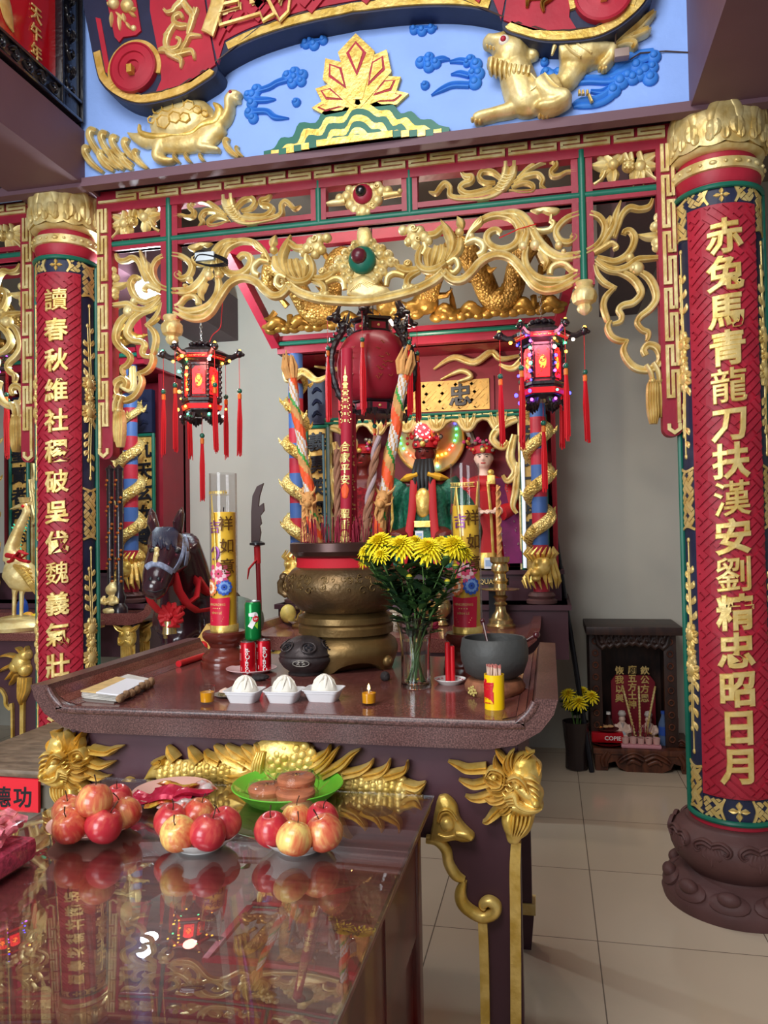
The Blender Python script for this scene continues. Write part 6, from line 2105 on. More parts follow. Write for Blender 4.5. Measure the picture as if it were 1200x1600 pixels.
def apple_proto(k):
 root = thing('apple','x','apple',(0,0,0))
 n = 16
 prof = []
 for i in range(n + 1):
  t = pi*i/n
  r = sin(t)*(1 + .10*cos(t))*(1.0)
  z = -cos(t)*.92
  if i == n: r = 0
  dz = -.30*max(0,(t - pi*.80)/(pi*.2)) ** 1.6 if t > pi*.8 else .14*max(0,(pi*.16 - t)/(pi*.16)) ** 1.5
  prof.append((max(r,0),z + dz))
 def rf(r,z,a,j): return r*(1 + .025*cos(5*a)*(1 if j < 5 else .4)),0
 mb = MB(); mb.lathe([(r*.036,z*.036) for r,z in prof],(0,0,0),32,rf=rf)
 build('flesh',mb,AP[k],root)
 mb = MB(); mb.tube([(0,0,.020),(.001,0,.034),(.006,.002,.046)],[.0012,.0011,.0016],6); build('stalk',mb,TWIG,root)
 return root
def put_apples(spec,group):
 for px,py,z,k,rot,tilt,s,label in spec:
  if k not in apples:
   apples[k] = o = apple_proto(k)
  else:
   o = copy_tree(apples[k])
  c = PZ(px,py,z)
  o.location = c
  o.rotation_euler = (tilt[0],tilt[1],rot)
  o.scale = (s*1.08,s*1.08,s*1.14)
  o['label'] = label; o['group'] = group
PINKP = mat('pink_plate_rim',(240,188,172),.3,coat=.2)
def platebig(px,py,rx,m,label,h=.020):
 c = PZ(px,py,TZ); r = rx*(c - EYE).dot(_fw)/FPX
 mb = MB(); plate(mb,Vector((c.x,c.y,TZ)),r,h)
 tag(build('plate',mb,m),label,'plate')
 return c,r
platebig(148,1296,70,PINKP,'pink plate of six apples at the left of the offering table')
def platefl(px,py,rx,label):
 c = PZ(px,py,TZ); r = rx*(c - EYE).dot(_fw)/FPX
 mb = MB()
 mb.lathe([(r*.55,0),(r*.57,.003),(r*.72,.010),(r*.96,.026),(r,.030),(r*.96,.029),(r*.70,.014),(r*.5,.007),(0,.006)],(c.x,c.y,TZ),60,rf=lambda q,z,a,j: (q*(1 + (.02*cos(a*14) if 2 <= j <= 6 else 0)),.002*cos(a*14) if 3 <= j <= 5 else 0))
 tag(build('plate',mb,WHITE),label,'plate','white fluted plates')
platefl(313,1322,61,'white fluted plate of five apples in the middle of the offering table')
platefl(468,1324,62,'white fluted plate of five apples nearest the green tray')
z0 = TZ + .046
put_apples([(109,1289,z0,0,.3,(.5,-.2),1.0,'streaked apple front left on the pink plate'),(163,1288,z0,1,1.2,(.4,.3),1.03,'red apple front right on the pink plate'),(107,1266,z0,0,2.2,(-.1,-.3),.95,'apple back left on the pink plate'),(194,1270,z0,0,3.4,(.1,.4),.98,'apple at the right of the pink plate'),
   (148,1250,TZ + .094,0,4.0,(.15,-.15),1.02,'apple on top of the heap on the pink plate'),(184,1247,TZ + .05,1,5.0,(.0,.2),.9,'apple hidden at the back of the pink plate')],'apples on the pink plate')
z1 = TZ + .050
put_apples([(278,1301,z1,2,.6,(.5,-.35),.98,'apple with golden right cheek, front left of the middle plate'),(325,1300,z1,1,1.9,(.35,.1),1.0,'deep red apple front right on the middle plate'),(267,1281,z1,1,3.0,(-.1,-.3),.95,'red apple at the left of the middle plate'),(350,1286,z1,1,4.1,(.1,.35),.95,'red apple at the right of the middle plate'),
   (311,1271,z1 + .004,0,5.2,(-.25,.1),.92,'apple at the back of the middle plate showing its stalk hollow')],'apples on the middle plate')
put_apples([(425,1295,z1,1,.9,(.1,-.2),.98,'tall red apple at the left of the plate by the green tray'),(460,1309,z1,2,2.6,(.35,.0),.96,'golden apple front centre on the plate by the green tray'),(506,1300,z1,0,4.4,(.3,.2),1.02,'red and gold apple front right on the plate by the green tray'),(503,1279,z1,1,5.1,(-.1,.3),.98,'red apple back right on the plate by the green tray'),
   (463,1279,z1,2,.2,(-.2,0),.9,'golden apple at the back of the plate by the green tray')],'apples on the plate by the green tray')
# --- plate of wrapped sweets
cs,rs = platebig(270,1246,61,PINKP,'pink plate of snack packets behind the middle apples')
PKR,PKY,PKW = mat('red_packet_foil',(196,26,60),.25,.2,.5,60,rgb2=(214,50,84)),mat('yellow_packet_foil',(240,200,70),.25,.2,.4,50,rgb2=(200,60,40)),mat('white_packet_foil',(236,230,226),.25,.2,.4,60,rgb2=(214,80,60))
def packet(name,c,L_,W_,rot,tilt,m,label,seed):
 r = random.Random(seed)
 n,k = 10,7
 mb = MB()
 for side_ in (1,-1):
  vs = []
  for i in range(n + 1):
   for j in range(k + 1):
    u,v = i/n*2 - 1,j/k*2 - 1
    puff = (1 - abs(u) ** 4)*(1 - v ** 4)*.009
    cr = (r.random() - .5)*.004
    edge = 1 + (.04 if i in (0,n) and j % 2 else 0)
    vs.append((u*L_/2*edge,v*W_/2,side_*puff + cr*(puff > 0) + .006*sin(3*u + seed)))
  fs = [(i*(k + 1) + j,(i + 1)*(k + 1) + j,(i + 1)*(k + 1) + j + 1,i*(k + 1) + j + 1) for i in range(n) for j in range(k)]
  mb.add(vs,fs,None,True)
 mb.xf(Matrix.Translation(c) @ Matrix.Rotation(rot,4,'Z') @ Matrix.Rotation(tilt,4,'X'))
 o = build(name,mb,m,sharp=25,recalc=False)
 tag(o,label,'snack packet','snack packets on the pink plate')
for i,(px,py,dz,L_,W_,rot,tl,m,lb) in enumerate(((255,1250,.020,.085,.055,.4,.1,PKY,'yellow snack packet lying at the left of the pink plate'),(268,1240,.036,.10,.055,.15,.35,PKR,'red snack packet on top of the pink plate heap'),(300,1238,.034,.10,.05,.7,-.2,PKR,'red snack packet at the right of the pink plate heap'),
  (280,1228,.036,.10,.055,.1,-.3,PKY,'yellow snack packet at the back of the pink plate heap'),(228,1246,.024,.075,.045,-.1,.2,PKR,'red packet hanging off the left of the pink plate'),(275,1258,.018,.08,.045,.0,.1,PKW,'white printed packet at the front of the pink plate'),(313,1232,.026,.08,.05,1.0,.2,PKW,'white and red packet at the far right of the pink plate'))):
 packet('snack_packet',PZ(px,py,TZ + dz),L_,W_,rot,tl,m,lb,i + 1)
# --- green tray with wrapped cakes
ct = PZ(450,1246,TZ); rt = 87*(ct - EYE).dot(_fw)/FPX
mb = MB()
mb.lathe([(rt*.72,0),(rt*.75,.004),(rt*.90,.022),(rt*.97,.034),(rt*1.0,.036),(rt*.985,.038),(rt*.95,.035),(rt*.88,.024),(rt*.72,.007),(0,.006)],(ct.x,ct.y,TZ),60)
tag(build('tray',mb,mat('lime_green_plastic',(120,214,66),.3,trans=.15)),'round lime green plastic tray of wrapped cakes','tray')
CAKE = mat('brown_cake_top',(196,118,80),.7,0,.15,30,.2,60)
CAKE2 = mat('cake_side',(206,160,110),.8,0,.1,30)
for i,(px,py,dz,lb) in enumerate(((418,1234,.010,'wrapped brown cake at the left of the green tray'),(462,1240,.010,'wrapped brown cake at the front of the green tray'),(463,1219,.030,'wrapped brown cake on top at the back of the green tray'))):
 c = PZ(px,py,TZ + dz + .03)
 c = Vector((c.x,c.y,TZ + dz))
 root = thing('wrapped_cake',lb,'cake',c,'wrapped cakes on the green tray')
 mb = MB(); mb.lathe([(.040,0),(.044,.004),(.045,.022),(.047,.026),(.048,.034),(.044,.040),(0,.041)],c,36)
 mb.m = [1 if max(mb.v[k][2] for k in f) < c.z + .025 else 0 for f in mb.f]
 build('cake',mb,[CAKE,CAKE2],root)
 mb = MB(); r_ = random.Random(i + 3)
 n,s_ = 9,26
 prof = [(.052,.002),(.056,.015),(.055,.032),(.046,.046),(.028,.049),(.012,.046),(0,.046)]
 mb.lathe(prof,c,s_,rf=lambda r,z,a,j: (r*(1 + .05*sin(a*7 + j*2 + i)),.003*sin(a*9 + j*3)))
 for k in range(3):
  a = r_.random()*6.28
  p = c + Vector((.05*cos(a),.05*sin(a),.03))
  q = c + Vector((.085*cos(a),.085*sin(a),.045 + .02*r_.random()))
  t = (q - p).cross(Vector((0,0,1))).normalized()*.03
  vs = [p - t*.6,p,p + t*.6,q - t*1.2 + Vector((0,0,.012)),q - t*.4,q + t*.5 + Vector((0,0,.01)),q + t*1.2 - Vector((0,0,.006))]
  mb.add(vs,[(0,1,4,3),(1,2,5,4),(2,6,5)],None,False)
 build('plastic_wrap',mb,FILM,root,label='clear crinkled wrap',sharp=20)
# --- bag of pink sweets at the left edge
c0 = PZ(10,1395,TZ)
BG = thing('sweet_bag','clear bag of pink twisted sweets at the left edge of the offering table','bag',(c0.x,c0.y,TZ))
PKS,PKD = mat('pink_sweet',(236,120,136),.5,0,.25,80,.3,120),mat('dark_pink_sweet',(190,64,92),.6,0,.3,120,.5,160)
bx1 = PZ(47,1352,TZ)
mb = MB(); mb.bbox((bx1.x - .14,bx1.y - .135,TZ + .003),(bx1.x - .002,bx1.y + .03,TZ + .050),.016)
build('lower_pack',mb,PKD,BG,label='packed dark pink sweets')
mb = MB(); r_ = random.Random(9)
for k in range(46):
 x,y_ = bx1.x - .135 + .125*r_.random(),bx1.y - .10 + .13*r_.random()
 a = r_.random()*3.1
 z = TZ + .060 + .030*r_.random()
 mb.tube([(x - .018*cos(a),y_ - .018*sin(a),z),(x,y_,z + .006),(x + .018*cos(a),y_ + .018*sin(a),z)],[.007,.010,.007],7)
build('twisted_sweets',mb,PKS,BG,label='pale pink twisted sweets')
mb = MB(); mb.bbox((bx1.x - .145,bx1.y - .14,TZ + .002),(bx1.x + .004,bx1.y + .036,TZ + .102),.02)
mb.add([(bx1.x + .003,bx1.y - .06,TZ + .05),(bx1.x + .022,bx1.y - .05,TZ + .03),(bx1.x + .003,bx1.y + .0,TZ + .035)],[(0,1,2)])
build('clear_bag',mb,FILM,BG,label='clear plastic bag')
# --- donation chest left of the altar
BZ = .836
DX0,DX1,DY0,DY1 = -1.78,-1.372,1.955,2.50
DC = thing('donation_chest','grey-brown donation chest with a red paper notice, left of the altar behind the offering table','chest',((DX0 + DX1)/2,(DY0 + DY1)/2,0))
GREYB = mat('grey_brown_paint',(104,98,84),.6,0,.15,8,.08,40)
mb = MB(); mb.bbox((DX0 + .02,DY0 + .02,0),(DX1 - .02,DY1 - .02,BZ - .03),.006)
mb.bbox((DX0 + .06,DY0 + .008,.14),(DX1 - .06,DY0 + .022,BZ - .11),.004)
build('body',mb,GREYB,DC)
mb = MB(); mb.bbox((DX0,DY0,BZ - .022),(DX1,DY1,BZ),.010); mb.bbox((DX0 + .010,DY0 + .010,BZ - .045),(DX1 - .010,DY1 - .01,BZ - .022),.006)
build('lid',mb,wood_material('worn_brown_lid',(98,82,66),(142,122,100),.5,5,12),DC,label='worn brown moulded lid')
p0,p1 = P(60,1218,DY0),P(60,1270,DY0)
mb = MB(); mb.box((p0.x - .22,DY0 - .0015,p1.z),(p0.x,DY0 + .009,p0.z))
no = build('paper_notice',mb,mat('red_paper',(222,30,46),.7),DC,label='red paper notice')
mb = MB()
for ch,px in (('功',36),('德',3)):
 q = P(px,1245,DY0); glyph_mb(mb,ch,q.x,q.z,.062,DY0 - .0015,.0008,.025,0,.05)
build('lettering',mb,INK,no,label='black brush lettering')
# ================================================================ back altar and deity niche
def scale_material(name,c1,c2,metal,sc=70,strength=.8):
 m = mat(name,c1,.36,metal,.25,12,0,50,rgb2=c2)
 nt = m.node_tree
 tc = nt.nodes.new('ShaderNodeTexCoord')
 v = nt.nodes.new('ShaderNodeTexVoronoi'); v.inputs['Scale'].default_value = sc
 bp = nt.nodes.new('ShaderNodeBump'); bp.inputs['Strength'].default_value = strength; bp.inputs['Distance'].default_value = .012; bp.invert = True
 nt.links.new(tc.outputs['Object'],v.inputs['Vector']); nt.links.new(v.outputs['Distance'],bp.inputs['Height']); nt.links.new(bp.outputs['Normal'],nt.nodes['Principled BSDF'].inputs['Normal'])
 return m
GSCALE = scale_material('gilded_scales',(216,180,92),(244,218,140),.45)
OSCALE = scale_material('aged_gilded_scales',(132,96,40),(196,152,76),.55,55)
DKRED = mat('deep_red_panel',(134,22,40),.5,0,.08,4)
GWOOD = mat('gilded_weave_wood',(214,172,92),.5,.2,.15,18)
BZ2,BYF,BYB = .94,4.02,4.66
def niche_altar(xl,xr,label,zt=BZ2,yf=BYF,yb=BYB,legw=.1,dragon=True):
 xc = (xl + xr)/2
 root = thing('niche_altar',label,'altar table',(xc,(yf + yb)/2,0))
 p = [(xc,zt - .075),(xl + .16,zt - .075),(xl + .08,zt - .055),(xl + .02,zt - .005),(xl,zt + .055),(xl + .045,zt + .058),(xl + .065,zt + .02),(xl + .11,zt),(xc,zt)]
 q = [(2*xc - x,z) for x,z in reversed(p)]
 mb = MB(); mb.prism(p + q[1:-1],yf,yb); build('worktop',mb,GRANTOP,root)
 mb = MB(); mb.box((xl + .16,yf + .03,zt - .28),(xr - .16,yf + .07,zt - .075)); build('apron',mb,PLUM,root)
 for s,x in ((1,xl + .14),(-1,xr - .14 - legw)):
  for yy in (yf + .03,yb - .05):
   mb = MB(); mb.box((x,yy,0),(x + legw,yy + .05,zt - .075)); lg = build('leg',mb,PLUM,root)
   mb = MB()
   for xx in (x,x + legw - .022): mb.box((xx,yy - .006,.0),(xx + .022,yy + .001,zt - .2))
   mb.box((x - .008,yy - .012,0),(x + legw + .008,yy + .055,.09))
   mb.knob(x + legw/2,zt - .15,.06,yy,.04,rz=.075)
   for k in (-1,1):
    mb.ribbon([(x + legw/2,zt - .12,.012),(x + legw/2 + k*.05,zt - .10,.016),(x + legw/2 + k*.09,zt - .07,.003)],yy - .01,.03,VEIN)
    mb.knob(x + legw/2 + k*.022,zt - .13,.014,yy - .036,.012)
    mb.ribbon([(x + legw/2,zt - .17,.01),(x + legw/2 + k*.04,zt - .19,.014),(x + legw/2 + k*.05,zt - .15,.003)],yy - .02,.026,DOME)
   mb.ribbon([(x + legw/2,zt - .2,.03),(x + legw/2,zt - .26,.04),(x + legw/2,zt - .34,.012)],yy - .004,.03,FLUTE)
   build('gilt_trim',mb,GOLD2,lg,label='gold dragon face and leg edging')
 return root
niche_altar(-1.66,-.055,'granite-topped rear altar standing behind the bronze urn, below the deity niche')

def dragon_column(root,x,y,z0,z1,face=1):
 mb = MB(); r = .048
 mb.lathe([(r,z0 + .06),(r,z1)],(x,y,0),24)
 n = 12
 mb.m = [1 if (int((mb.v[f[0]][2] - z0)*9) % 2) else 0 for f in mb.f]
 sh = MB()
 for k in range(16):
  za,zb_ = z0 + .06 + (z1 - z0 - .06)*k/16,z0 + .06 + (z1 - z0 - .06)*(k + 1)/16
  sh.lathe([(r,za),(r,zb_)],(x,y,0),20,k % 2)
 build('column_shaft',sh,[RED,mat('column_blue_paint',(62,96,156),.5) if 'column_blue_paint' not in MATS else MATS['column_blue_paint']],root,label='red and blue painted shaft')
 mb = MB()
 mb.lathe([(.09,z0),(.092,z0 + .02),(.07,z0 + .028),(.082,z0 + .045),(.07,z0 + .065),(.05,z0 + .07)],(x,y,0),28)
 build('column_base',mb,STONE,root)
 mb = MB()
 turns = 5.2
 H0,H1 = z0 + .20,z1 - .06
 N = 120
 path,rad = [],[]
 for i in range(N + 1):
  t = i/N
  a = -pi/2 + face*2*pi*turns*t
  R_ = r + .014
  path.append((x + R_*cos(a),y + R_*sin(a),H0 + (H1 - H0)*t))
  rad.append(.038*(1 - .55*max(0,t - .5)*2) if t > .06 else .030)
 mb.tube(path,rad,10)
 for k in range(22):
  tt = .10 + .88*k/22
  a = -pi/2 + face*2*pi*turns*tt
  R_ = r + .05
  p = Vector((x + R_*cos(a),y + R_*sin(a),H0 + (H1 - H0)*tt))
  d = Vector((cos(a),sin(a),.8)).normalized()
  mb.tube([p - d*.015,p + d*.012,p + d*.026 + Vector((0,0,.018))],[.016,.010,.001],6)
 build('coiled_dragon',mb,GSCALE,root,label='gilded dragon coiled up the shaft')
 mb = MB()
 hz = H0 + .02
 t = MB()
 t.sphere((x,y - r - .05,hz),(.055,.045,.06)); t.sphere((x - .03,y - r - .085,hz - .03),(.035,.04,.026)); t.sphere((x - .03,y - r - .08,hz - .065),(.03,.032,.018)); t.sphere((x + .03,y - r - .06,hz + .03),(.03,.03,.03)); t.sphere((x - .02,y - r - .085,hz + .03),(.02,.02,.02))
 mb.join(remesh(t,.007,2))
 for k in range(10):
  a = -pi/2 + (k - 4.5)*.35
  mb.tube([(x + (r + .02)*cos(a),y + (r + .02)*sin(a),hz - .04 + .012*k),(x + (r + .06)*cos(a),y + (r + .06)*sin(a),hz - .09 + .02*(k % 3)),(x + (r + .05)*cos(a + .2),y + (r + .05)*sin(a + .2),hz - .13)],[.018,.014,.002],6)
  mb.tube([(x + r*cos(a),y + r*sin(a),hz + .03),(x + (r + .05)*cos(a),y + (r + .05)*sin(a),hz + .08),(x + (r + .03)*cos(a + .3),y + (r + .03)*sin(a + .3),hz + .12)],[.014,.012,.002],6)
 build('dragon_head',mb,GOLD2,root,label='gilded dragon head and crest')
def niche(xc,hw,hc,zt,label,name_board,boardL,boardR,yb=5.05,yc=4.75,zs=1.06,rail_ends=True):
 root = thing('deity_niche',label,'shrine niche',(xc,yb,zs))
 x0,x1 = xc - hw,xc + hw
 mb = MB()
 mb.box((xc - hc - .12,yc - .12,BZ2 - .2),(xc + hc + .15,5.45,zs)); mb.box((xc - hc - .14,yc - .14,zs - .03),(xc + hc + .17,5.45,zs))
 mb.box((xc - hc - .08,yb - .14,zs),(xc + hc + .12,5.45,zs + .19)); mb.box((xc - hc - .1,yb - .16,zs + .165),(xc + hc + .14,5.45,zs + .19))
 build('stepped_plinth',mb,PLUM,root)
 zf = zs + .19
 mb = MB(); mb.box((x0 - .14,yb + .30,zf),(x1 + .14,yb + .33,zt)); mb.box((x0 - .14,yb - .02,zf),(x0 - .11,5.45,zt)); mb.box((x1 + .11,yb - .02,zf),(x1 + .14,5.45,zt)); mb.box((x0 - .14,yb,zt - .02),(x1 + .14,5.45,zt))
 build('recess',mb,DKRED,root,label='deep red recess walls')
 zb0 = zt - .46
 for s,x,chars in ((-1,x0,boardL),(1,x1,boardR)):
  mb = MB(); mb.box((x - .062,yb - .03,zf),(x + .062,yb + .02,zb0 - .02))
  if hw < .6: fret(mb,x - .055,zf + .01,x + .055,zb0 - .03,.06,.25,yb - .03,.003,k=3,step=.06)
  bo = build('couplet_board',mb,GWOOD,root,label='gilded board with black lettering')
  mb = MB()
  for k,ch in enumerate(chars): glyph_mb(mb,ch,x,zb0 - .11 - k*.155,.13,yb - .034,.008,.03,0,.05)
  build('lettering',mb,INK,bo)
  mb = MB()
  for xx in (x - .075,x + .075): mb.tube([(xx,yb - .035,zf),(xx,yb - .035,zb0)],.013,8)
  mb.tube([(x - .075,yb - .035,zb0 - .01),(x + .075,yb - .035,zb0 - .01)],.013,8)
  build('board_moulding',mb,GREEN,root,label='green moulding')
  mb = MB(); mb.box((x - .062,yb - .03,zb0 + .01),(x + .062,yb + .02,zt - .14))
  for k in range(3): mb.ribbon([(x - .03,zb0 + .06 + k*.08,.006),(x,zb0 + .09 + k*.08,.014),(x + .035,zb0 + .07 + k*.08,.004)],yb - .03,.014,VEIN)
  build('carved_square',mb,NAVY,root,label='navy carved square panel')
  mb = MB()
  sd = -s
  mb.box((x + sd*.085,yb - .02,zf),(x + sd*.10,yb + .01,zb0)) if 1 else None
  R = lambda pts,y=0: mb.ribbon([(x + sd*a,b,w) for a,b,w in pts],yb - .02 + y,.03,GROOVE)
  R([(.10,zb0 - .02,.02),(.20,zb0 - .06,.028),(.26,zb0 - .14,.026),(.20,zb0 - .20,.022),(.16,zb0 - .16,.016)])
  R([(.12,zb0 - .12,.02),(.15,zb0 - .26,.03),(.12,zb0 - .36,.026),(.17,zb0 - .42,.02),(.20,zb0 - .38,.012)])
  R([(.10,zb0 - .30,.018),(.12,zb0 - .48,.024),(.14,zb0 - .58,.018),(.115,zb0 - .63,.012)])
  build('side_scroll',mb,GOLD,root,label='gold scroll bracket')
 mb = MB()
 n = 3 if hw > .6 else 2
 for k in range(n):
  for s in (-1,1):
   u0 = xc + s*(hw - .12)*(k/n); u1 = xc + s*(hw - .12)*((k + 1)/n)
   m_ = (u0 + u1)/2
   mb.ribbon([(u0,zb0 + .01,.026),((u0 + m_)/2,zb0 - .005,.03),(m_,zb0 - .05 - .01*k,.034),((m_ + u1)/2,zb0 - .01,.03),(u1,zb0 + .01,.024)],yb - .02,.03,GROOVE)
   for q in (-1,0,1): mb.ribbon([(m_ + q*.05,zb0 + .03,.012),(m_ + q*.035,zb0 - .03,.016),(m_ + q*.01,zb0 - .075,.003)],yb - .03,.026,VEIN)
 build('valance',mb,GOLD,root,label='gold leaf-scroll valance')
 # name board
 mb = MB(); mb.box((x0 + .07,yb - .01,zb0 + .02),(x1 - .07,yb + .02,zt)); build('head_panel',mb,DKRED,root)
 mb = MB()
 for z in (zb0 + .01,zb0 + .035): mb.tube([(x0 + .06,yb - .04,z),(x1 - .06,yb - .04,z)],.011,8)
 build('head_rail',mb,GREEN,root)
 w_ = hw*.62
 mb = MB(); mb.box((xc - w_,yb - .035,zb0 + .055),(xc + w_,yb,zb0 + .255)); mb.box((xc - w_ - .03,yb - .025,zb0 + .035),(xc + w_ + .03,yb,zb0 + .275),1)
 fret(mb,xc - w_ + .01,zb0 + .065,xc + w_ - .01,zb0 + .245,.075,.25,yb - .035,.004,mi=0,k=3,step=.018)
 nb = build('name_board',mb,[GWOOD,DKRED],root,label='gilded name board')
 mb = MB()
 for k,ch in enumerate(name_board):
  glyph_mb(mb,ch,xc + w_*(.58 - 1.16*k/max(1,len(name_board) - 1)),zb0 + .155,.15,yb - .04,.008,.035,0,.05)
 build('lettering',mb,INK,nb,label='black lettering')
 mb = MB()
 for s in (-1,1):
  mb.ribbon([(xc + s*w_*.2,zt - .13,.006),(xc + s*w_*.5,zt - .06,.02),(xc + s*w_*.8,zt - .10,.024),(xc + s*w_*1.05,zt - .04,.022),(xc + s*w_*1.2,zt - .09,.018),(xc + s*hw,zt - .06,.006)],yb - .05,.03,GROOVE)
  mb.ribbon([(xc + s*w_*.3,zt - .2,.005),(xc + s*w_*.6,zt - .15,.016),(xc + s*w_*.75,zt - .19,.016),(xc + s*w_*.55,zt - .22,.008)],yb - .05,.026,DOME)
  mb.ribbon([(xc + s*(hc + .06),zt - .05,.02),(xc + s*(hc + .05),zt - .2,.03),(xc + s*(hc - .05),zt - .16,.026),(xc + s*(hc - .14),zt - .22,.02),(xc + s*(hc - .22),zt - .19,.008)],yc - .06,.03,GROOVE)
 build('head_scroll',mb,GOLD,root,label='gold cloud scrolls under the eave')
 # eave with dragons
 ex0,ex1 = xc - hc - .13,xc + hc + .13
 mb = MB()
 mb.box((ex0,yc - .05,zt - .03),(ex1,yc + .03,zt + .075)); mb.box((ex0 - .01,yc - .07,zt + .05),(ex1 + .01,yc + .03,zt + .08)); mb.box((ex0,yc,zt - .03),(ex1,yb + .1,zt - .02))
 yt,ztp = yc - .45,zt + .52
 for s,ex in ((-1,ex0),(1,ex1)):
  t = MB()
  for o_ in (0,.04):
   pass
  a = Vector((ex,yc - .05,zt + .03)); b = Vector((ex + s*.16,yt,ztp))
  u = Vector((.028,0,0)); v = Vector((0,.03,.03))
  vs = [a - u - v,a + u - v,a + u + v,a - u + v,b - u - v,b + u - v,b + u + v,b - u + v]
  mb.add(vs,[(0,1,2,3),(4,5,6,7),(0,1,5,4),(1,2,6,5),(2,3,7,6),(3,0,4,7)],None,False)
 mb.box((ex0 - .19,yt - .03,ztp - .03),(ex1 + .19,yt + .03,ztp + .03))
 build('eave',mb,CRIMSON,root,label='crimson flared eave')
 mb = MB()
 mb.tube([(ex0 - .015,yc - .075,zt + .028),(ex1 + .015,yc - .075,zt + .028)],.014,8); mb.tube([(ex0,yc + .04,zt + .028),(ex0,yc - .075,zt + .028)],.014,8); mb.tube([(ex1,yc + .04,zt + .028),(ex1,yc - .075,zt + .028)],.014,8)
 build('eave_rail',mb,GREEN,root,label='green eave rail')
 sl = lambda u,k: Vector((xc + u,yc - .06 + (yt - yc + .06)*k - .05,zt + .09 + (ztp - zt - .09)*k))
 for s in (-1,1):
  mb = MB()
  W = hc + .1
  pts = [(.16,.25),(.26,.6),(.40,.78),(.52,.5),(.60,.2),(.72,.25),(.80,.6),(.92,.75),(1.0,.45)]
  q = crom([(s*W*a,b) for a,b in pts],8)
  mb.tube([sl(a,b) - Vector((0,.02*sin(i*.4),0)) for i,(a,b) in enumerate(q)],[.05 + .02*sin(pi*i/(len(q) - 1)) for i in range(len(q))],12)
  build('eave_dragon',mb,OSCALE,root,label='aged gilt dragon on the eave')
  mb = MB()
  h = sl(s*W*.13,.22)
  t = MB(); t.sphere(h,(.085,.07,.075)); t.sphere(h + Vector((-s*.075,-.03,-.03)),(.06,.05,.04)); t.sphere(h + Vector((-s*.06,-.03,-.08)),(.05,.04,.028)); t.sphere(h + Vector((0,-.06,.03)),(.03,.03,.03))
  mb.join(remesh(t,.012,2))
  r_ = random.Random(8)
  for k in range(16):
   b0 = sl(s*W*(.12 + .86*r_.random()),.1 + .7*r_.random())
   a = r_.random()*6.28
   d = Vector((cos(a),-.25,sin(a)))
   mb.tube([b0,b0 + d*.06,b0 + d*.10 + Vector((0,-.02,.03))],[.022,.018,.002],6)
  for k in range(5):
   u = s*W*(.2 + .18*k)
   mb.tube([Vector(p) for p in crom([tuple(sl(u,.06)),tuple(sl(u + s*.05,.12) - Vector((0,.04,0))),tuple(sl(u + s*.10,.06) - Vector((0,.05,0))),tuple(sl(u + s*.17,.10))],5)],[.026,.032,.034,.03,.02,.008],10)
   for j in range(3): mb.sphere(sl(u + s*.05*j,.03 + .02*(j % 2)) - Vector((0,.03,0)),(.045,.03,.034),10,7)
  build('eave_cloud',mb,OLDGOLD,root,label='aged gilt clouds and flames')
 for s in (-1,1): dragon_column(root,xc + s*hc - (.025 if s < 0 else 0),yc,zs,zt - .03,s)
 return root
NXC = -.81
niche(NXC,.725,.758,2.70,'crimson and gilded deity niche with coiled dragon columns, behind the bronze urn','忠義','義勇英風萬','忠貞大節乾')
niche(-3.34,.51,.56,2.70,'crimson side niche with dragon column partly hidden by the left column','賢德','聖賢者所尊','九天玄女尊')
niche_altar(-4.1,-2.43,'stone-topped side altar below the left niche, behind the horse head',1.02,4.40,4.66)
# slim upright tubes; the right one's glow is added to brighten the niche
mb = MB(); mb.tube([(NXC + .66,5.0,1.25),(NXC + .66,5.0,2.24)],.011,8); mb.tube([(NXC - .64,5.0,1.25),(NXC - .64,5.0,2.24)],.011,8)
TUBEM = mat('white_tube',(206,216,222),.3)
GLOWTUBE = mat('fill_glow_tube',(230,236,245),.3,emit=(225,236,255),estr=.45)
for s in (.655,-.64):
 mb = MB(); mb.tube([(NXC + s,4.99,1.26),(NXC + s,4.99,2.22)],.011,8)
 tag(build('upright_tube',mb,GLOWTUBE if s > 0 else mat('grey_green_tube',(96,116,120),.4)),'slim tube standing upright inside the ' + ('right' if s > 0 else 'left') + ' edge of the main deity niche','lamp')

# ---------------------------------------------------------------- deities
SKINP = mat('porcelain_skin',(232,200,182),.4)
SKINR = mat('dark_red_face',(96,30,26),.4)
ROBEG = mat('green_sequin_robe',(20,78,62),.4,.2,.5,50,.3,90,rgb2=(36,110,84))
ROBER = mat('red_robe_cloth',(176,20,30),.6)
ROBEP = mat('purple_velvet_cape',(112,20,84),.7,0,.25,8,sheen=.4)
ROBED = mat('dark_blue_robe',(38,44,70),.6)
ROBEM = mat('maroon_sequin_robe',(122,16,28),.5,.1,.4,60,.3,90)
BLACKH = mat('black_hair',(16,14,16),.5)
YELS = mat('yellow_satin',(222,170,50),.45)
WHITES = mat('white_cloth',(196,186,180),.7)
SILV = mat('dull_silver',(150,144,132),.35,.8,.2,30)
def face(mb,c,h,front):     # head with brow, nose, chin; front = unit vector
 f = Vector(front); s = f.cross(Vector((0,0,1)))
 mb.sphere(c,(h*.36,h*.40,h*.5),16,12)
 mb.sphere(c + f*h*.10 + Vector((0,0,-h*.22)),(h*.27,h*.28,h*.24),12,9)
 mb.tube([c + f*h*.36 + Vector((0,0,h*.08)),c + f*h*.47 + Vector((0,0,-h*.10)),c + f*h*.38 + Vector((0,0,-h*.13))],[h*.04,h*.065,h*.05],8)
 for k in (-1,1):
  mb.sphere(c + s*k*h*.35 + Vector((0,0,-h*.02)),(h*.06,h*.09,h*.13),8,6)
 mb.tube([c + Vector((0,0,-h*.35)),c + Vector((0,0,-h*.75))],[h*.20,h*.22],12)
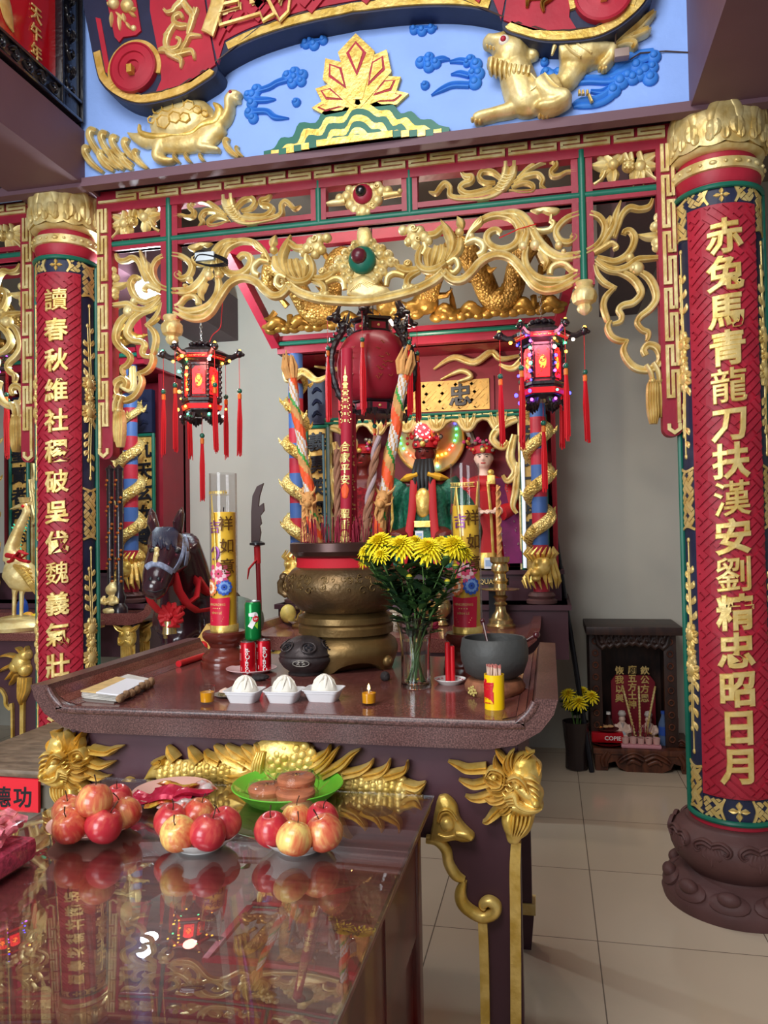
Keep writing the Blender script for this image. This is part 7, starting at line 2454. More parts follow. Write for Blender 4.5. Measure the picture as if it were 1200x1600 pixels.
def features(root,c,h,front):
 f = Vector(front); s = f.cross(Vector((0,0,1)))
 mb = MB()
 for k in (-1,1):
  mb.sphere(c + f*h*.375 + s*k*h*.14 + Vector((0,0,h*.03)),(h*.055,h*.03,h*.022),8,6,0)
  mb.tube([c + f*h*.37 + s*k*h*.06 + Vector((0,0,h*.09)),c + f*h*.38 + s*k*h*.14 + Vector((0,0,h*.12)),c + f*h*.33 + s*k*h*.22 + Vector((0,0,h*.10))],h*.014,6,0)
 mb.tube([c + f*h*.36 - s*h*.09 + Vector((0,0,-h*.22)),c + f*h*.39 + Vector((0,0,-h*.225)),c + f*h*.36 + s*h*.09 + Vector((0,0,-h*.22))],h*.022,6,1)
 build('face_paint',mb,[BLACKH,ROBER],root,label='painted eyes, brows and red lips')
def hand(mb,w,d,up,L_=.07,side=1):
 w,d,up = Vector(w),Vector(d).normalized(),Vector(up).normalized()
 s = d.cross(up).normalized()*side
 mb.tube([w,w + d*L_*.5],[L_*.22,L_*.26],10,flat=.6)
 for k,(o,l) in enumerate(((-.24,.42),(-.08,.52),(.08,.48),(.24,.38))):
  b = w + d*L_*.48 + s*L_*o
  mb.tube([b,b + d*L_*l*.5 + up*L_*.05,b + d*L_*l - up*L_*.10],[L_*.085,L_*.08,L_*.06],7)
 b = w + d*L_*.15 - s*L_*.22
 mb.tube([b,b + d*L_*.25 - s*L_*.18,b + d*L_*.45 - s*L_*.15],[L_*.09,L_*.085,L_*.06],7)
def headdress(root,c,h,red,pom,bulbs,spread=1.0):
 mb = MB()
 mb.lathe([(h*.44,-h*.05),(h*.47,h*.10),(h*.40,h*.26),(h*.2,h*.36),(0,h*.38)],c + Vector((0,0,h*.22)),24)
 build('headdress',mb,red,root,label='red cap')
 mb = MB(); r_ = random.Random(int(abs(c.x)*1000))
 for k in range(34):
  a = pi + pi*r_.random()
  q = Vector((cos(a)*h*.62*spread,-abs(sin(a))*h*.42,0))
  p = c + Vector((0,0,h*(.25 + .55*r_.random()))) + q*(.7 + .5*r_.random())
  mb.sphere(p,h*(.055 + .05*r_.random()),7,5,k % 4)
 build('headdress_beads',mb,[mat('bead_pink',(196,60,110),.4),ROBER,GOLD2,SILV] if 'bead_pink' not in MATS else [MATS['bead_pink'],ROBER,GOLD2,SILV],root,label='pink, red and silver pompons')
 mb = MB(); mb.sphere(c + Vector((0,-h*.52,h*.28)),h*.11,10,8); build('gold_ball',mb,GOLD2,root)
 if pom:
  mb = MB()
  P_ = c + Vector((0,-h*.30,h*.78))
  mb.lathe([(0,-h*.28),(h*.2,-h*.22),(h*.30,0),(h*.22,h*.22),(0,h*.32)],P_,12)
  build('lit_ornament',mb,mat('lit_red_ornament',(240,40,50),.4,emit=(255,50,60),estr=1.6),root,label='glowing red crown ornament')
  mb = MB()
  for k in range(16):
   a = k*2.4
   mb.sphere(P_ + Vector((cos(a)*h*.24,-abs(sin(a))*h*.27 - .01,(k/16 - .5)*h*.5)),h*.03,6,5)
  for k in range(7):
   a = pi*k/6
   mb.sphere(P_ + Vector((cos(a)*h*.38,-.02,h*.1 + sin(a)*h*.34)),h*.035,6,5)
  build('tiny_bulbs',mb,mat('white_led',(255,250,240),emit=(255,240,230),estr=5),root,label='tiny white bulbs')
SY2 = 5.12
def PV(px,py,Y=SY2): return P(px,py,Y)
# --- bearded deity in green
hc_ = PV(664,708); hh = .185
GU = thing('deity_statue','bearded deity statue in green robe with red ribbons and lit crown, before the round fan','statue',Vector((hc_.x,SY2,1.25)))
b = MB()
face(b,hc_,hh,(0,-1,0))
sh = hc_.z - .20
b.sphere((hc_.x,SY2 + .01,sh - .16),(.15,.10,.22)); b.sphere((hc_.x,SY2,sh - .02),(.19,.085,.06))
for s in (-1,1):
 b.tube([(hc_.x + s*.17,SY2,sh - .03),(hc_.x + s*.27,SY2 - .02,sh - .22),(hc_.x + s*.23,SY2 - .14,sh - .36)],[.06,.052,.04],10)
 b.tube([(hc_.x + s*.08,SY2 - .02,sh - .36),(hc_.x + s*.16,SY2 - .20,sh - .38),(hc_.x + s*.17,SY2 - .20,1.28)],[.085,.075,.05],10)
body = remesh(b,.012,4)
for s in (-1,1): hand(body,(hc_.x + s*.23,SY2 - .14,sh - .36),(-s*.2,-1,-.3),(0,0,1),.10,s)
build('body',body,SKINR,GU,label='dark red face and hands')
features(GU,hc_,hh,(0,-1,0))
mb = MB()
for k in range(5):
 u = (k - 2)*.022
 mb.tube([(hc_.x + u,SY2 - .055,hc_.z - .05),(hc_.x + u*1.3,SY2 - .10,hc_.z - .15),(hc_.x + u*1.1,SY2 - .12,hc_.z - .30 + abs(u))],[.018,.024,.003],8)
mb.sphere((hc_.x,SY2 + .03,hc_.z + .02),(.075,.075,.10),12,9)
build('beard',mb,BLACKH,GU,label='long black beard and hair')
c = MB()
c.lathe([(.23,0),(.24,.10),(.20,.24),(.17,.38),(.17,.50),(.13,.56)],(hc_.x,SY2 + .01,sh - .56),32,rf=lambda r,z,a,j: (r*(1 + .05*cos(a*9)),0),sy=.75)
for s in (-1,1):
 c.tube([(hc_.x + s*.15,SY2,sh),(hc_.x + s*.27,SY2 - .02,sh - .17),(hc_.x + s*.29,SY2 - .08,sh - .34),(hc_.x + s*.28,SY2 - .12,sh - .50)],[.075,.085,.10,.075],12)
 c.tube([(hc_.x + s*.10,SY2 - .05,sh - .44),(hc_.x + s*.17,SY2 - .22,sh - .44),(hc_.x + s*.19,SY2 - .22,1.27)],[.11,.10,.09],12)
build('robe',remesh(c,.012,2),ROBEG,GU,label='green sequined robe')
mb = MB()
for s in (-1,1):
 mb.tube([(hc_.x + s*.06,SY2 - .11,sh + .01),(hc_.x + s*.07,SY2 - .15,sh - .20),(hc_.x + s*.09,SY2 - .20,sh - .38),(hc_.x + s*.12,SY2 - .30,sh - .56)],[.024,.026,.028,.03],8,flat=.35,up=(0,1,0))
build('red_ribbon',mb,ROBER,GU,label='red ribbons down the front')
mb = MB()
for s in (-1,1):
 mb.tube([(hc_.x + s*.03,SY2 - .10,sh + .05),(hc_.x + s*.10,SY2 - .09,sh + .03),(hc_.x + s*.15,SY2 - .03,sh + .02)],[.03,.045,.02],10,flat=.6)
build('collar',mb,YELS,GU,label='yellow satin collar')
mb = MB()
mb.sphere((hc_.x,SY2 - .12,sh - .14),(.06,.03,.10),12,9); mb.box((hc_.x - .07,SY2 - .17,sh - .30),(hc_.x + .07,SY2 - .13,sh - .26))
for s in (-1,1):
 mb.tube([(hc_.x + s*.22,SY2 - .09,sh - .04),(hc_.x + s*.20,SY2 - .15,sh - .25),(hc_.x + s*.24,SY2 - .20,sh - .45)],.009,6)
build('gold_trim',mb,GOLD2,GU,label='gold breastplate and sleeve braid')
mb = MB()
for s,w in ((-1,1.0),(1,.8)):
 mb.lathe([(.05*w,0),(.055*w,.03),(.042*w,.06),(.04*w,.10)],(hc_.x + s*.23,SY2 - .20,1.28),14)
 mb.sphere((hc_.x + s*.23 - .0,SY2 - .25,1.33),(.045,.05,.035),10,8)
build('boots',mb,SILV,GU,label='silver armour boots')
headdress(GU,hc_,hh,ROBER,True,True)
mb = MB(); mb.box((hc_.x - .33,SY2 - .30,1.25),(hc_.x + .33,SY2 + .12,1.275)); build('seat_board',mb,DKRED,GU)
# fan
fc = P(672,686,5.30)
FA = thing('round_fan','large round cream fan with gold rim standing behind the bearded deity statue','fan',fc)
mb = MB(); mb.lathe([(0,0),(.235,0),(.235,.012),(0,.012)],(0,0,0),48); mb.xf(Matrix.Translation(fc) @ Matrix.Rotation(radians(90),4,'X'))
build('disc',mb,mat('cream_fan_cloth',(240,216,160),.6,0,.15,6,rgb2=(228,190,116)),FA)
mb = MB(); mb.tube([fc + Vector((.238*cos(a),-.008,.238*sin(a))) for a in [2*pi*k/48 for k in range(49)]],.012,8,cap=False)
build('rim',mb,GOLD2,FA)
mb = MB(); mb.tube([fc + Vector((0,.0,-.23)),fc + Vector((.0,.0,-.62))],.012,8); build('handle',mb,GOLD2,FA)
LEDC = {}
def led(name,rgb,s=6.0):
 if name not in LEDC: LEDC[name] = mat('bulb_' + name,rgb,.3,emit=rgb,estr=s)
 return LEDC[name]
ZQ = lambda x,y_,Y: P(600 + x/4.8,620 + y_/4.8,Y)
LS = thing('light_string','string of tiny coloured bulbs pinned around the round fan','light string',fc + Vector((0,-.02,0)))
seq = [(130,170,'blue'),(110,260,'blue'),(118,310,'green'),(126,350,'green'),(146,388,'green'),(170,415,'red'),(200,440,'red'),(240,478,'red'),(262,462,'red'),(486,110,'blue'),(514,152,'violet'),(532,200,'blue'),(542,240,'green'),(542,288,'green'),(530,328,'green'),(514,366,'red'),(490,396,'red'),(464,424,'amber'),(434,434,'amber'),(402,442,'amber'),(400,520,'cyan'),(396,500,'amber')]
RGBS = {'blue': (60,60,255),'violet': (190,70,255),'green': (70,230,150),'red': (255,90,80),'amber': (255,180,60),'cyan': (90,230,255),'white': (255,240,220)}
pts = []
for x,y_,n in seq:
 q = ZQ(x,y_,5.275); pts.append(q)
 mb = MB(); mb.sphere(q,.0085,8,6); build('bulb',mb,led(n,RGBS[n]),LS,label=n + ' bulb')
mb = MB(); mb.tube(pts,.0012,4); build('wire',mb,INK,LS)
# --- pale youth in red and purple
hc2 = PV(756,716); hh2 = .165
YO = thing('attendant_statue','standing pale-faced attendant statue in red robe and purple cape, right of the bearded deity','statue',Vector((hc2.x,SY2,1.25)))
b = MB(); face(b,hc2,hh2,(0,-1,0)); s2 = hc2.z - .16
b.sphere((hc2.x,SY2,s2 - .14),(.11,.08,.20)); b.sphere((hc2.x,SY2,s2 - .01),(.14,.07,.05))
for s in (-1,1):
 b.tube([(hc2.x + s*.13,SY2,s2 - .03),(hc2.x + s*.17,SY2 - .02,s2 - .17),(hc2.x + s*.05 + .03,SY2 - .14,s2 - .20)],[.045,.04,.03],10)
 b.tube([(hc2.x + s*.06,SY2,s2 - .30),(hc2.x + s*.07,SY2 - .01,1.50),(hc2.x + s*.07,SY2 - .02,1.27)],[.07,.055,.04],10)
body = remesh(b,.010,4)
for s in (-1,1): hand(body,(hc2.x + s*.05 + .03,SY2 - .14,s2 - .20),(-s*.8,-.5,.0),(0,-.3,1),.08,s)
build('body',body,SKINP,YO,label='pale face and hands')
features(YO,hc2,hh2,(0,-1,0))
c = MB(); c.lathe([(.15,.0),(.14,.10),(.11,.26),(.11,.40),(.13,.50),(.06,.56)],(hc2.x,SY2,1.26),28,rf=lambda r,z,a,j: (r*(1 + .05*cos(a*7)),0),sy=.8)
for s in (-1,1):
 c.tube([(hc2.x + s*.10,SY2,s2 + .01),(hc2.x + s*.165,SY2 - .01,s2 - .08),(hc2.x + s*.175,SY2 - .03,s2 - .18),(hc2.x + s*.09 + .02,SY2 - .11,s2 - .21)],[.055,.06,.06,.05],12)
c.sphere((hc2.x,SY2,s2 - .01),(.135,.08,.06),16,10)
build('robe',c,ROBER,YO,label='red robe')
mb = MB()
for s,x in ((-1,-.05),(1,.05)):
 mb.tube([(hc2.x + x*.6,SY2 - .10,s2 + .0),(hc2.x + x,SY2 - .12,s2 - .25),(hc2.x + x*1.2,SY2 - .14,1.30)],.010,6)
mb.lathe([(.10,0),(.105,.05),(.09,.10)],(hc2.x,SY2 - .05,1.26),20,sy=.9)
build('gold_trim',mb,GOLD2,YO,label='gold hem and braid')
mb = MB()
n = 14
rows = []
for i in range(9):
 t = i/8
 z = s2 + .02 - (s2 - 1.27)*t
 rows.append([(hc2.x + .02 + (.16 + .15*t)*cos(a)*1.15,SY2 + .02 + (.10 + .06*t)*sin(a)*(1 + .08*cos(a*11)),z) for a in [-1.25 + (pi + 1.3)*k/n for k in range(n + 1)]])
vs = [p for r in rows for p in r]
mb.add(vs,[(i*(n + 1) + k,i*(n + 1) + k + 1,(i + 1)*(n + 1) + k + 1,(i + 1)*(n + 1) + k) for i in range(8) for k in range(n)],0,True)
cp = build('cape',mb,ROBEP,YO,label='purple velvet cape')
mb = MB(); r_ = random.Random(6)
for k in range(70):
 i,j = r_.randrange(1,8),r_.randrange(0,5)
 p = rows[i][j]; mb.sphere((p[0] + .004 + .01*r_.random(),p[1] - .008,p[2] + .05*(r_.random() - .5)),.0035,5,4)
build('sequins',mb,SILV,cp,label='silver sequins')
mb = MB(); q = PV(770,752); mb.bbox((q.x - .022,SY2 - .20,q.z - .03),(q.x + .028,SY2 - .15,q.z + .028),.004); mb.sphere((q.x,SY2 - .175,q.z + .045),.022,10,8)
build('seal_box',mb,GOLD2,YO,label='gold seal wrapped at the top')
headdress(YO,hc2,hh2,ROBER,False,False,1.1)
mb = MB()
for s in (-1,1):
 mb.tube([hc2 + Vector((s*.06,-.03,.10)),hc2 + Vector((s*.10,-.03,.20)),hc2 + Vector((s*.13,-.03,.27))],[.022,.028,.004],8)
build('plume',mb,SILV,YO,label='beaded plumes')
# --- attendant in maroon at the left
hc3 = PV(566,716); hh3 = .165
ZH = thing('attendant_statue','dark faced attendant statue in maroon, half hidden by joss sticks beside the bearded deity','statue',Vector((hc3.x,SY2,1.25)))
b = MB(); face(b,hc3,hh3,(0,-1,0)); s3 = hc3.z - .16
b.sphere((hc3.x,SY2,s3 - .14),(.12,.08,.20)); b.sphere((hc3.x,SY2,s3 - .01),(.15,.07,.05))
for s in (-1,1):
 b.tube([(hc3.x + s*.14,SY2,s3 - .03),(hc3.x + s*.20,SY2 - .03,s3 - .18),(hc3.x + s*.10,SY2 - .14,s3 - .26)],[.05,.045,.032],10)
 b.tube([(hc3.x + s*.07,SY2,s3 - .30),(hc3.x + s*.08,SY2,1.27)],[.07,.045],10)
body = remesh(b,.010,4)
for s in (-1,1): hand(body,(hc3.x + s*.10,SY2 - .14,s3 - .26),(-s*.5,-.8,0),(0,0,1),.08,s)
build('body',body,SKINR,ZH); features(ZH,hc3,hh3,(0,-1,0))
c = MB(); c.lathe([(.20,.0),(.19,.10),(.15,.26),(.13,.40),(.15,.50),(.07,.56)],(hc3.x,SY2,1.26),28,rf=lambda r,z,a,j: (r*(1 + .06*cos(a*8)),0),sy=.8)
build('robe',c,ROBEM,ZH,label='maroon sequined robe')
headdress(ZH,hc3,hh3,ROBER,False,False)
for px,py,lb in ((655,838,'small white photo card at the feet of the bearded deity'),(763,880,'small pale photo card beside the brass candlestick in the niche')):
 q = P(px,py,4.86); w_ = .026
 mb = MB(); mb.box((q.x - w_,4.86,q.z - .035),(q.x + w_,4.866,q.z + .035)); mb.box((q.x - w_*.7,4.859,q.z - .02),(q.x + w_*.7,4.861,q.z + .02),1)
 tag(build('photo_card',mb,[mat('card_white',(226,230,236),.5) if 'card_white' not in MATS else MATS['card_white'],mat('card_blue',(150,176,210),.5) if 'card_blue' not in MATS else MATS['card_blue']]),lb,'card')
# ---------------------------------------------------------------- things on the rear altar
def candlestick(px,label):
 base = PZ(px,980,BZ2); c = Vector((base.x,base.y,BZ2))
 H = P(px,870,c.y).z - BZ2
 mb = MB()
 pr = [(.082,0),(.085,.03),(.072,.06),(.07,.11),(.055,.14),(.05,.18),(.034,.22),(.030,.30),(.040,.33),(.030,.36),(.034,.40),(.045,.43),(.030,.46),(.032,.52),(.11,.535),(.112,.545),(.04,.56),(.036,.62),(.048,.66),(.036,.70),(.034,.76),(.05,.80),(.05,.86),(.042,.90),(.056,.93),(.058,1.0),(.03,1.0),(.03,.95),(0,.95)]
 mb.lathe([(r,z*H) for r,z in pr],c,36)
 tag(build('brass_candlestick',mb,BRASSB),label,'candlestick','brass candlesticks')
 mb = MB(); mb.tube([(c.x,c.y,c.z + H*.96),(c.x - .006,c.y,c.z + H + .25),(c.x - .004,c.y,c.z + H + .42)],[.014,.012,.008],10)
 for s in range(2): mb.tube([(c.x + .012*cos(z*60 + s*pi),c.y + .012*sin(z*60 + s*pi),c.z + H + z) for z in [i*.01 for i in range(42)]],.005,6)
 tag(build('twisted_incense',mb,DR_TAN),'thin tan twisted joss stick standing in the brass candlestick ' + ('on the right' if px > 600 else 'on the left'),'incense')
candlestick(783,'tall turned brass candlestick on the rear altar, right of the yellow candle tube')
candlestick(478,'tall turned brass candlestick on the rear altar, mostly hidden behind the bronze urn')
q = P(768,909,4.55)
SG = thing('name_plate','small dark plate with engraved letters behind the brass candlestick','plate sign',q)
mb = MB(); mb.bbox((q.x - .10,4.57,q.z - .022),(q.x + .10,4.59,q.z + .022),.003); mb.box((q.x - .02,4.575,BZ2),(q.x + .02,4.585,q.z - .02)); build('plate',mb,INK,SG)
mb = MB(); text_mb(mb,'QUAN',q.x - .02,q.z,.038,4.57,.002); build('lettering',mb,PALEGOLD,SG)
# fruit dish
fcn = PZ(482,978,BZ2); fcn = Vector((fcn.x,fcn.y,BZ2))
mb = MB(); plate(mb,fcn,.125,.035); tag(build('dish',mb,WHITE),'white dish of fruit on the rear altar, left of the bronze urn','plate')
def ball(name,c,r,m,label,cat,group=None,nu=14):
 mb = MB(); mb.sphere(c,r,nu,9); o = build(name,mb,m); tag(o,label,cat,group); return o
FY = fcn.y
q = P(452,960,FY); ball('mango',(q.x,FY - .02,BZ2 + .075),(.05,.05,.058),mat('mango_yellow',(230,204,110),.45,0,.15,20),'yellow mango at the left of the fruit dish','mango')
r_ = random.Random(12); LONG = mat('longan_brown',(112,92,66),.7,0,.2,40); GRAPE = mat('grape_red',(142,40,52),.3)
l0 = None
for k in range(34):
 a,q_ = r_.random()*6.28,.055*sqrt(r_.random())
 p = (fcn.x - .01 + q_*cos(a),FY - .02 + q_*sin(a)*.8,BZ2 + .10 + .085*(1 - q_/.055)*r_.random() + .012)
 if l0 is None:
  mb = MB(); mb.sphere((0,0,0),.0155,10,7); l0 = build('longan',mb,LONG,at=(0,0,0)); o = l0; tag(o,'brown longan berry in the bunch on the fruit dish','longan','longans on the fruit dish')
 else: o = l0.copy(); COL.objects.link(o)
 o.location = p
g0 = None
for k in range(18):
 a = r_.random()*3.14 + pi
 p = (fcn.x + .02 + .075*cos(a)*r_.random(),FY - .02 + .07*sin(a),BZ2 + .045 + .022*r_.random())
 if g0 is None:
  mb = MB(); mb.sphere((0,0,0),(.0145,.0145,.017),10,7); g0 = build('grape',mb,GRAPE,at=(0,0,0)); o = g0; tag(o,'dark red grape at the front of the fruit dish','grape','grapes on the fruit dish')
 else: o = g0.copy(); COL.objects.link(o)
 o.location = p
# white patterned jar and brass pots glimpsed behind the vase
q = PZ(622,986,BZ2)
mb = MB(); mb.lathe([(.04,0),(.05,.01),(.062,.05),(.055,.09),(.04,.105),(.05,.115),(.046,.118),(0,.11)],(q.x,q.y,BZ2),28)
o = tag(build('ceramic_jar',mb,mat('speckled_ceramic',(206,198,180),.4,0,.5,60,rgb2=(130,110,84))),'speckled white ceramic jar on the rear altar just left of the flower vase','jar')
for px,lb in ((690,'bright brass incense pot on the rear altar between vase and candle tube'),(662,'small brass pot on the rear altar directly behind the flower vase')):
 q = PZ(px,978,BZ2)
 mb = MB(); mb.lathe([(.035,0),(.045,.01),(.03,.03),(.028,.05),(.055,.08),(.06,.12),(.05,.15),(.03,.16),(.035,.2),(.02,.22),(0,.225)],(q.x,q.y,BZ2),28)
 tag(build('brass_pot',mb,BRASSB),lb,'pot','brass pots on the rear altar')
q = PZ(672,984,BZ2); mb = MB()
for k in range(9): mb.sphere((q.x + .03*cos(k*2.4),q.y + .03*sin(k*2.4),BZ2 + .02 + .008*(k % 3)),(.022,.022,.018),8,6)
tag(build('cloth_flower',mb,mat('wine_cloth',(140,24,56),.8)),'crumpled wine-red cloth flower on the rear altar behind the vase','cloth')
# halberd
a,b = P(412,930,4.25),P(404,870,4.25)
top = P(402,757,4.25); gd = P(402,850,4.25)
HB = thing('halberd','tall curved-blade halberd with red cloth-wrapped shaft standing left of the deity niche','halberd',(gd.x,4.25,0))
mb = MB(); mb.tube([(gd.x + .03,4.25,0),(gd.x + .01,4.25,1.0),(gd.x,4.25,gd.z)],.014,10); build('shaft',mb,mat('red_lacquer_pole',(132,18,30),.45),HB)
mb = MB(); mb.lathe([(.02,-.012),(.045,-.006),(.045,.006),(.02,.02)],(gd.x,4.25,gd.z),20); build('guard',mb,BLACKW,HB)
zz = lambda px,py: (P(px,py,4.25).x,P(px,py,4.25).z)
mb = MB(); mb.prism([zz(393,850),zz(393,800),zz(395,775),zz(402,760),zz(412,755),zz(406,775),zz(404,792),zz(412,786),zz(413,798),zz(407,806),zz(409,818),zz(406,822),zz(408,832),zz(405,850)],4.243,4.257)
build('blade',mb,mat('dark_wood_blade',(58,36,34),.45),HB,label='dark curved blade with hooked back')
mb = MB(); q = P(402,875,4.25); mb.tube([(q.x,4.235,q.z),(q.x - .04,4.22,q.z - .05),(q.x - .05,4.22,q.z - .11)],[.02,.022,.012],8,flat=.3)
mb.tube([(q.x + .002,4.25,q.z - .02),(q.x,4.25,q.z + .08)],.019,10); build('red_ribbon',mb,ROBER,HB)
# black pole leaning on the right
a,b = P(845,690,5.20),P(906,1085,5.0)
d_ = (b - a); e = a + d_*((a.z - 0.0)/(a.z - b.z))
mb = MB(); mb.tube([a,e],.016,8)
tag(build('leaning_pole',mb,INK),'long black pole leaning against the right end of the deity niche','pole')
# ================================================================ hanging lanterns
TASSEL,BEADG,BEADO = mat('red_tassel_silk',(206,20,32),.55),mat('jade_bead',(28,104,84),.15,coat=.5),mat('orange_collar',(226,120,40),.45)
LITRED = mat('lit_red_panel',(230,30,34),.4,emit=(255,26,30),estr=1.5)
LITGLOW = mat('lit_orange_centre',(255,120,40),.4,emit=(255,120,40),estr=2.6)
REDBAND = mat('red_lantern_band',(190,26,36),.4,emit=(255,30,30),estr=.25)
EBONY = mat('carved_ebony',(30,20,26),.3,0,.2,30,.2,60,coat=.4)
def tassel(parent,top,drop,L_,sway=0.0,bead=True,r=.012):
 mb = MB(); x,y_,z = top
 mb.tube([(x,y_,z),(x,y_,z - drop)],.0014,5)
 o = build('tassel',mb,TASSEL,parent,label='red silk tassel')
 mb = MB(); mb.sphere((x,y_,z - drop - .012),.0125,10,8)
 if bead: build('bead',mb,BEADG,o,label='jade green bead')
 mb = MB(); mb.lathe([(.006,0),(.0095,.004),(.0095,.026),(.006,.03)],(x,y_,z - drop - .054),12); build('collar',mb,BEADO,o,label='orange collar')
 mb = MB(); rr = random.Random(int(x*1000) + int(z*777))
 for k in range(16):
  a = k*2.4; q = r*sqrt((k + .5)/16)
  ll = L_*(.92 + .12*rr.random())
  mb.tube([(x + .005*cos(a),y_ + .005*sin(a),z - drop - .05),(x + q*cos(a),y_ + q*sin(a),z - drop - .05 - ll*.4),(x + q*cos(a)*1.05 + sway,y_ + q*sin(a)*1.05,z - drop - .05 - ll)],[.0028,.0032,.0022],5)
 build('fringe',mb,TASSEL,o)
def hexring(mb,pr,c,mi=None,rot=0.0,n=6):
 for (r0,z0),(r1,z1) in zip(pr,pr[1:]):
  for k in range(n):
   a,b = rot + 2*pi*k/n,rot + 2*pi*(k + 1)/n
   mb.add([(c[0] + r0*cos(a),c[1] + r0*sin(a),c[2] + z0),(c[0] + r0*cos(b),c[1] + r0*sin(b),c[2] + z0),(c[0] + r1*cos(b),c[1] + r1*sin(b),c[2] + z1),(c[0] + r1*cos(a),c[1] + r1*sin(a),c[2] + z1)],[(0,1,2,3)],mi,False)
def palace_lantern(px,py,Y,rot,label,palette,chain_top,seed,txt='四季平安'):
 c = P(px,py,Y)
 root = thing('palace_lantern',label,'lantern',c,'hexagonal red lanterns')
 c = Vector(c)
 R0 = .086
 face = [rot + k*pi/3 for k in range(6)]              # corner angles
 mb = MB()
 hexring(mb,[(R0*.98,.075),(R0*1.0,.085),(R0*1.25,.10),(R0*1.5,.118),(R0*1.52,.135),(R0*1.2,.15),(R0*.5,.175),(.0,.18)],c,None,rot)
 hexring(mb,[(R0*.98,-.075),(R0*1.12,-.085),(R0*1.12,-.098),(R0*1.0,-.102),(R0*.95,-.14),(R0*.72,-.16),(0,-.16)],c,None,rot)
 hexring(mb,[(R0*.86,.08),(R0*.86,-.08)],c,None,rot)
 for a in face:
  d = Vector((cos(a),sin(a),0))
  mb.tube([c + d*R0 + Vector((0,0,-.09)),c + d*R0 + Vector((0,0,.09))],.0075,8)
  for k in range(7): mb.sphere(c + d*(R0 + .005) + Vector((0,0,-.075 + .025*k)),.009,7,5)
  for k in range(5):
   s_ = Vector((-sin(a),cos(a),0))
   p = c + d*R0*.95 + Vector((0,0,-.16)) + s_*(k - 2)*.012
   mb.tube([p,p + d*.012 + Vector((0,0,-.02 - .006*(k % 3))),p + d*.004 + Vector((0,0,-.045 + .008*abs(k - 2)))],[.010,.009,.003],6)
 for k in range(10):
  a = 2*pi*k/10
  mb.sphere(c + Vector((.045*cos(a),.045*sin(a),.182)),(.016,.016,.012),8,6)
 build('carved_frame',mb,EBONY,root,label='black carved wooden frame')
 for i,a in enumerate(face):
  d = Vector((cos(a),sin(a),0))
  mb = MB()
  mb.tube([c + d*R0*1.3 + Vector((0,0,.12)),c + d*.15 + Vector((0,0,.122)),c + d*.175 + Vector((0,0,.135))],[.016,.013,.014],8)
  h = c + d*.182 + Vector((0,0,.138))
  mb.sphere(h,.019,10,7); mb.sphere(h + d*.016 + Vector((0,0,-.004)),(.012,.012,.009),8,6)
  for s in (-1,1):
   s_ = Vector((-sin(a),cos(a),0))*s
   mb.tube([h + s_*.010,h + s_*.014 + Vector((0,0,.022)) - d*.008],[.006,.001],5)
  build('dragon_arm',mb,EBONY,root)
  tassel(root,tuple(h + Vector((0,0,-.018))),.15,.27,.004*((i % 3) - 1))
 tassel(root,(c.x,c.y,c.z - .16),.085,.27)
 for k in range(6):
  a = rot + pi/6 + k*pi/3
  ap = R0*.866
  M = Matrix.Translation(c) @ Matrix.Rotation(a + pi/2,4,'Z')
  mb = MB()
  w,h = .030,.066
  mb.prism([(-w,-h),(w,-h),(w,h*.75),(w*.5,h),(-w*.5,h),(-w,h*.75)],-ap + .001,-ap + .006)
  t = MB(); rr = random.Random(seed*9 + k)
  t.ribbon([(.012*cos(x),.014*sin(x) + .012,.0016) for x in [2*pi*i/12 for i in range(13)]],-ap + .001,.002,DOME,1)
  for q in range(16): t.knob((rr.random() - .5)*.046,(rr.random() - .5)*.11,.0030 + .003*rr.random(),-ap + .001,.002,seg=6)
  mb.xf(M); pn = build('lit_panel',mb,LITRED,root,label='glowing red window')
  t.xf(M); build('panel_print',t,mat('panel_gold_print',(206,70,30),.4) if 'panel_gold_print' not in MATS else MATS['panel_gold_print'],pn)
  mb = MB(); mb.knob(0,0,.016,-ap + .0012,.0012,rz=.030); mb.xf(M); build('bulb_glow',mb,LITGLOW,pn,label='bright centre of the lit window')
  mb = MB()
  r1,r2 = R0*1.28*.866,R0*1.48*.866
  mb.add([(-.05,-r1 - .003,.104),(.05,-r1 - .003,.104),(.056,-r2 - .003,.120),(-.056,-r2 - .003,.120)],[(0,1,2,3)],0,False)
  mb.add([(-.05,-R0*1.12*.866 - .002,-.112),(.05,-R0*1.12*.866 - .002,-.112),(.047,-R0*.98*.866 - .006,-.136),(-.047,-R0*.98*.866 - .006,-.136)],[(0,1,2,3)],0,False)
  mb.xf(M); bd = build('red_band',mb,REDBAND,root,label='red lettered band')
  t = MB()
  for q,ch in enumerate(txt): glyph_mb(t,ch,-.030 + .020*q,0,.018,0,.001,.02,0,0)
  t.xf(M @ Matrix.Translation((0,-(r1 + r2)/2 - .004,.112)) @ Matrix.Rotation(radians(-44),4,'X')); build('lettering',t,PALEGOLD,bd)
 mb = MB(); rr = random.Random(seed)
 spots = []
 for a in face:
  d = Vector((cos(a),sin(a),0))
  for k in range(6):
   if rr.random() < (.6 if d.y < .2 else .2): spots.append(c + d*(R0 + .014 + .010*rr.random()) + Vector((0,0,-.085 + .034*k + .01*rr.random())))
  spots += [c + d*.135 + Vector((0,0,.105)),c + d*.185 + Vector((0,0,.155)),c + d*.115 + Vector((0,0,-.13)),c + d*.10 + Vector((0,0,-.165))]
 for i,p in enumerate(spots):
  n = palette[rr.randrange(len(palette))]
  mb = MB(); mb.sphere(p,.0048 + .0042*rr.random(),7,5); build('bulb',mb,led(n,RGBS[n]),root,label=n + ' fairy light bulb')
 mb = MB()
 zt = P(px,chain_top,Y).z
 n = int((zt - c.z - .18)/.016)
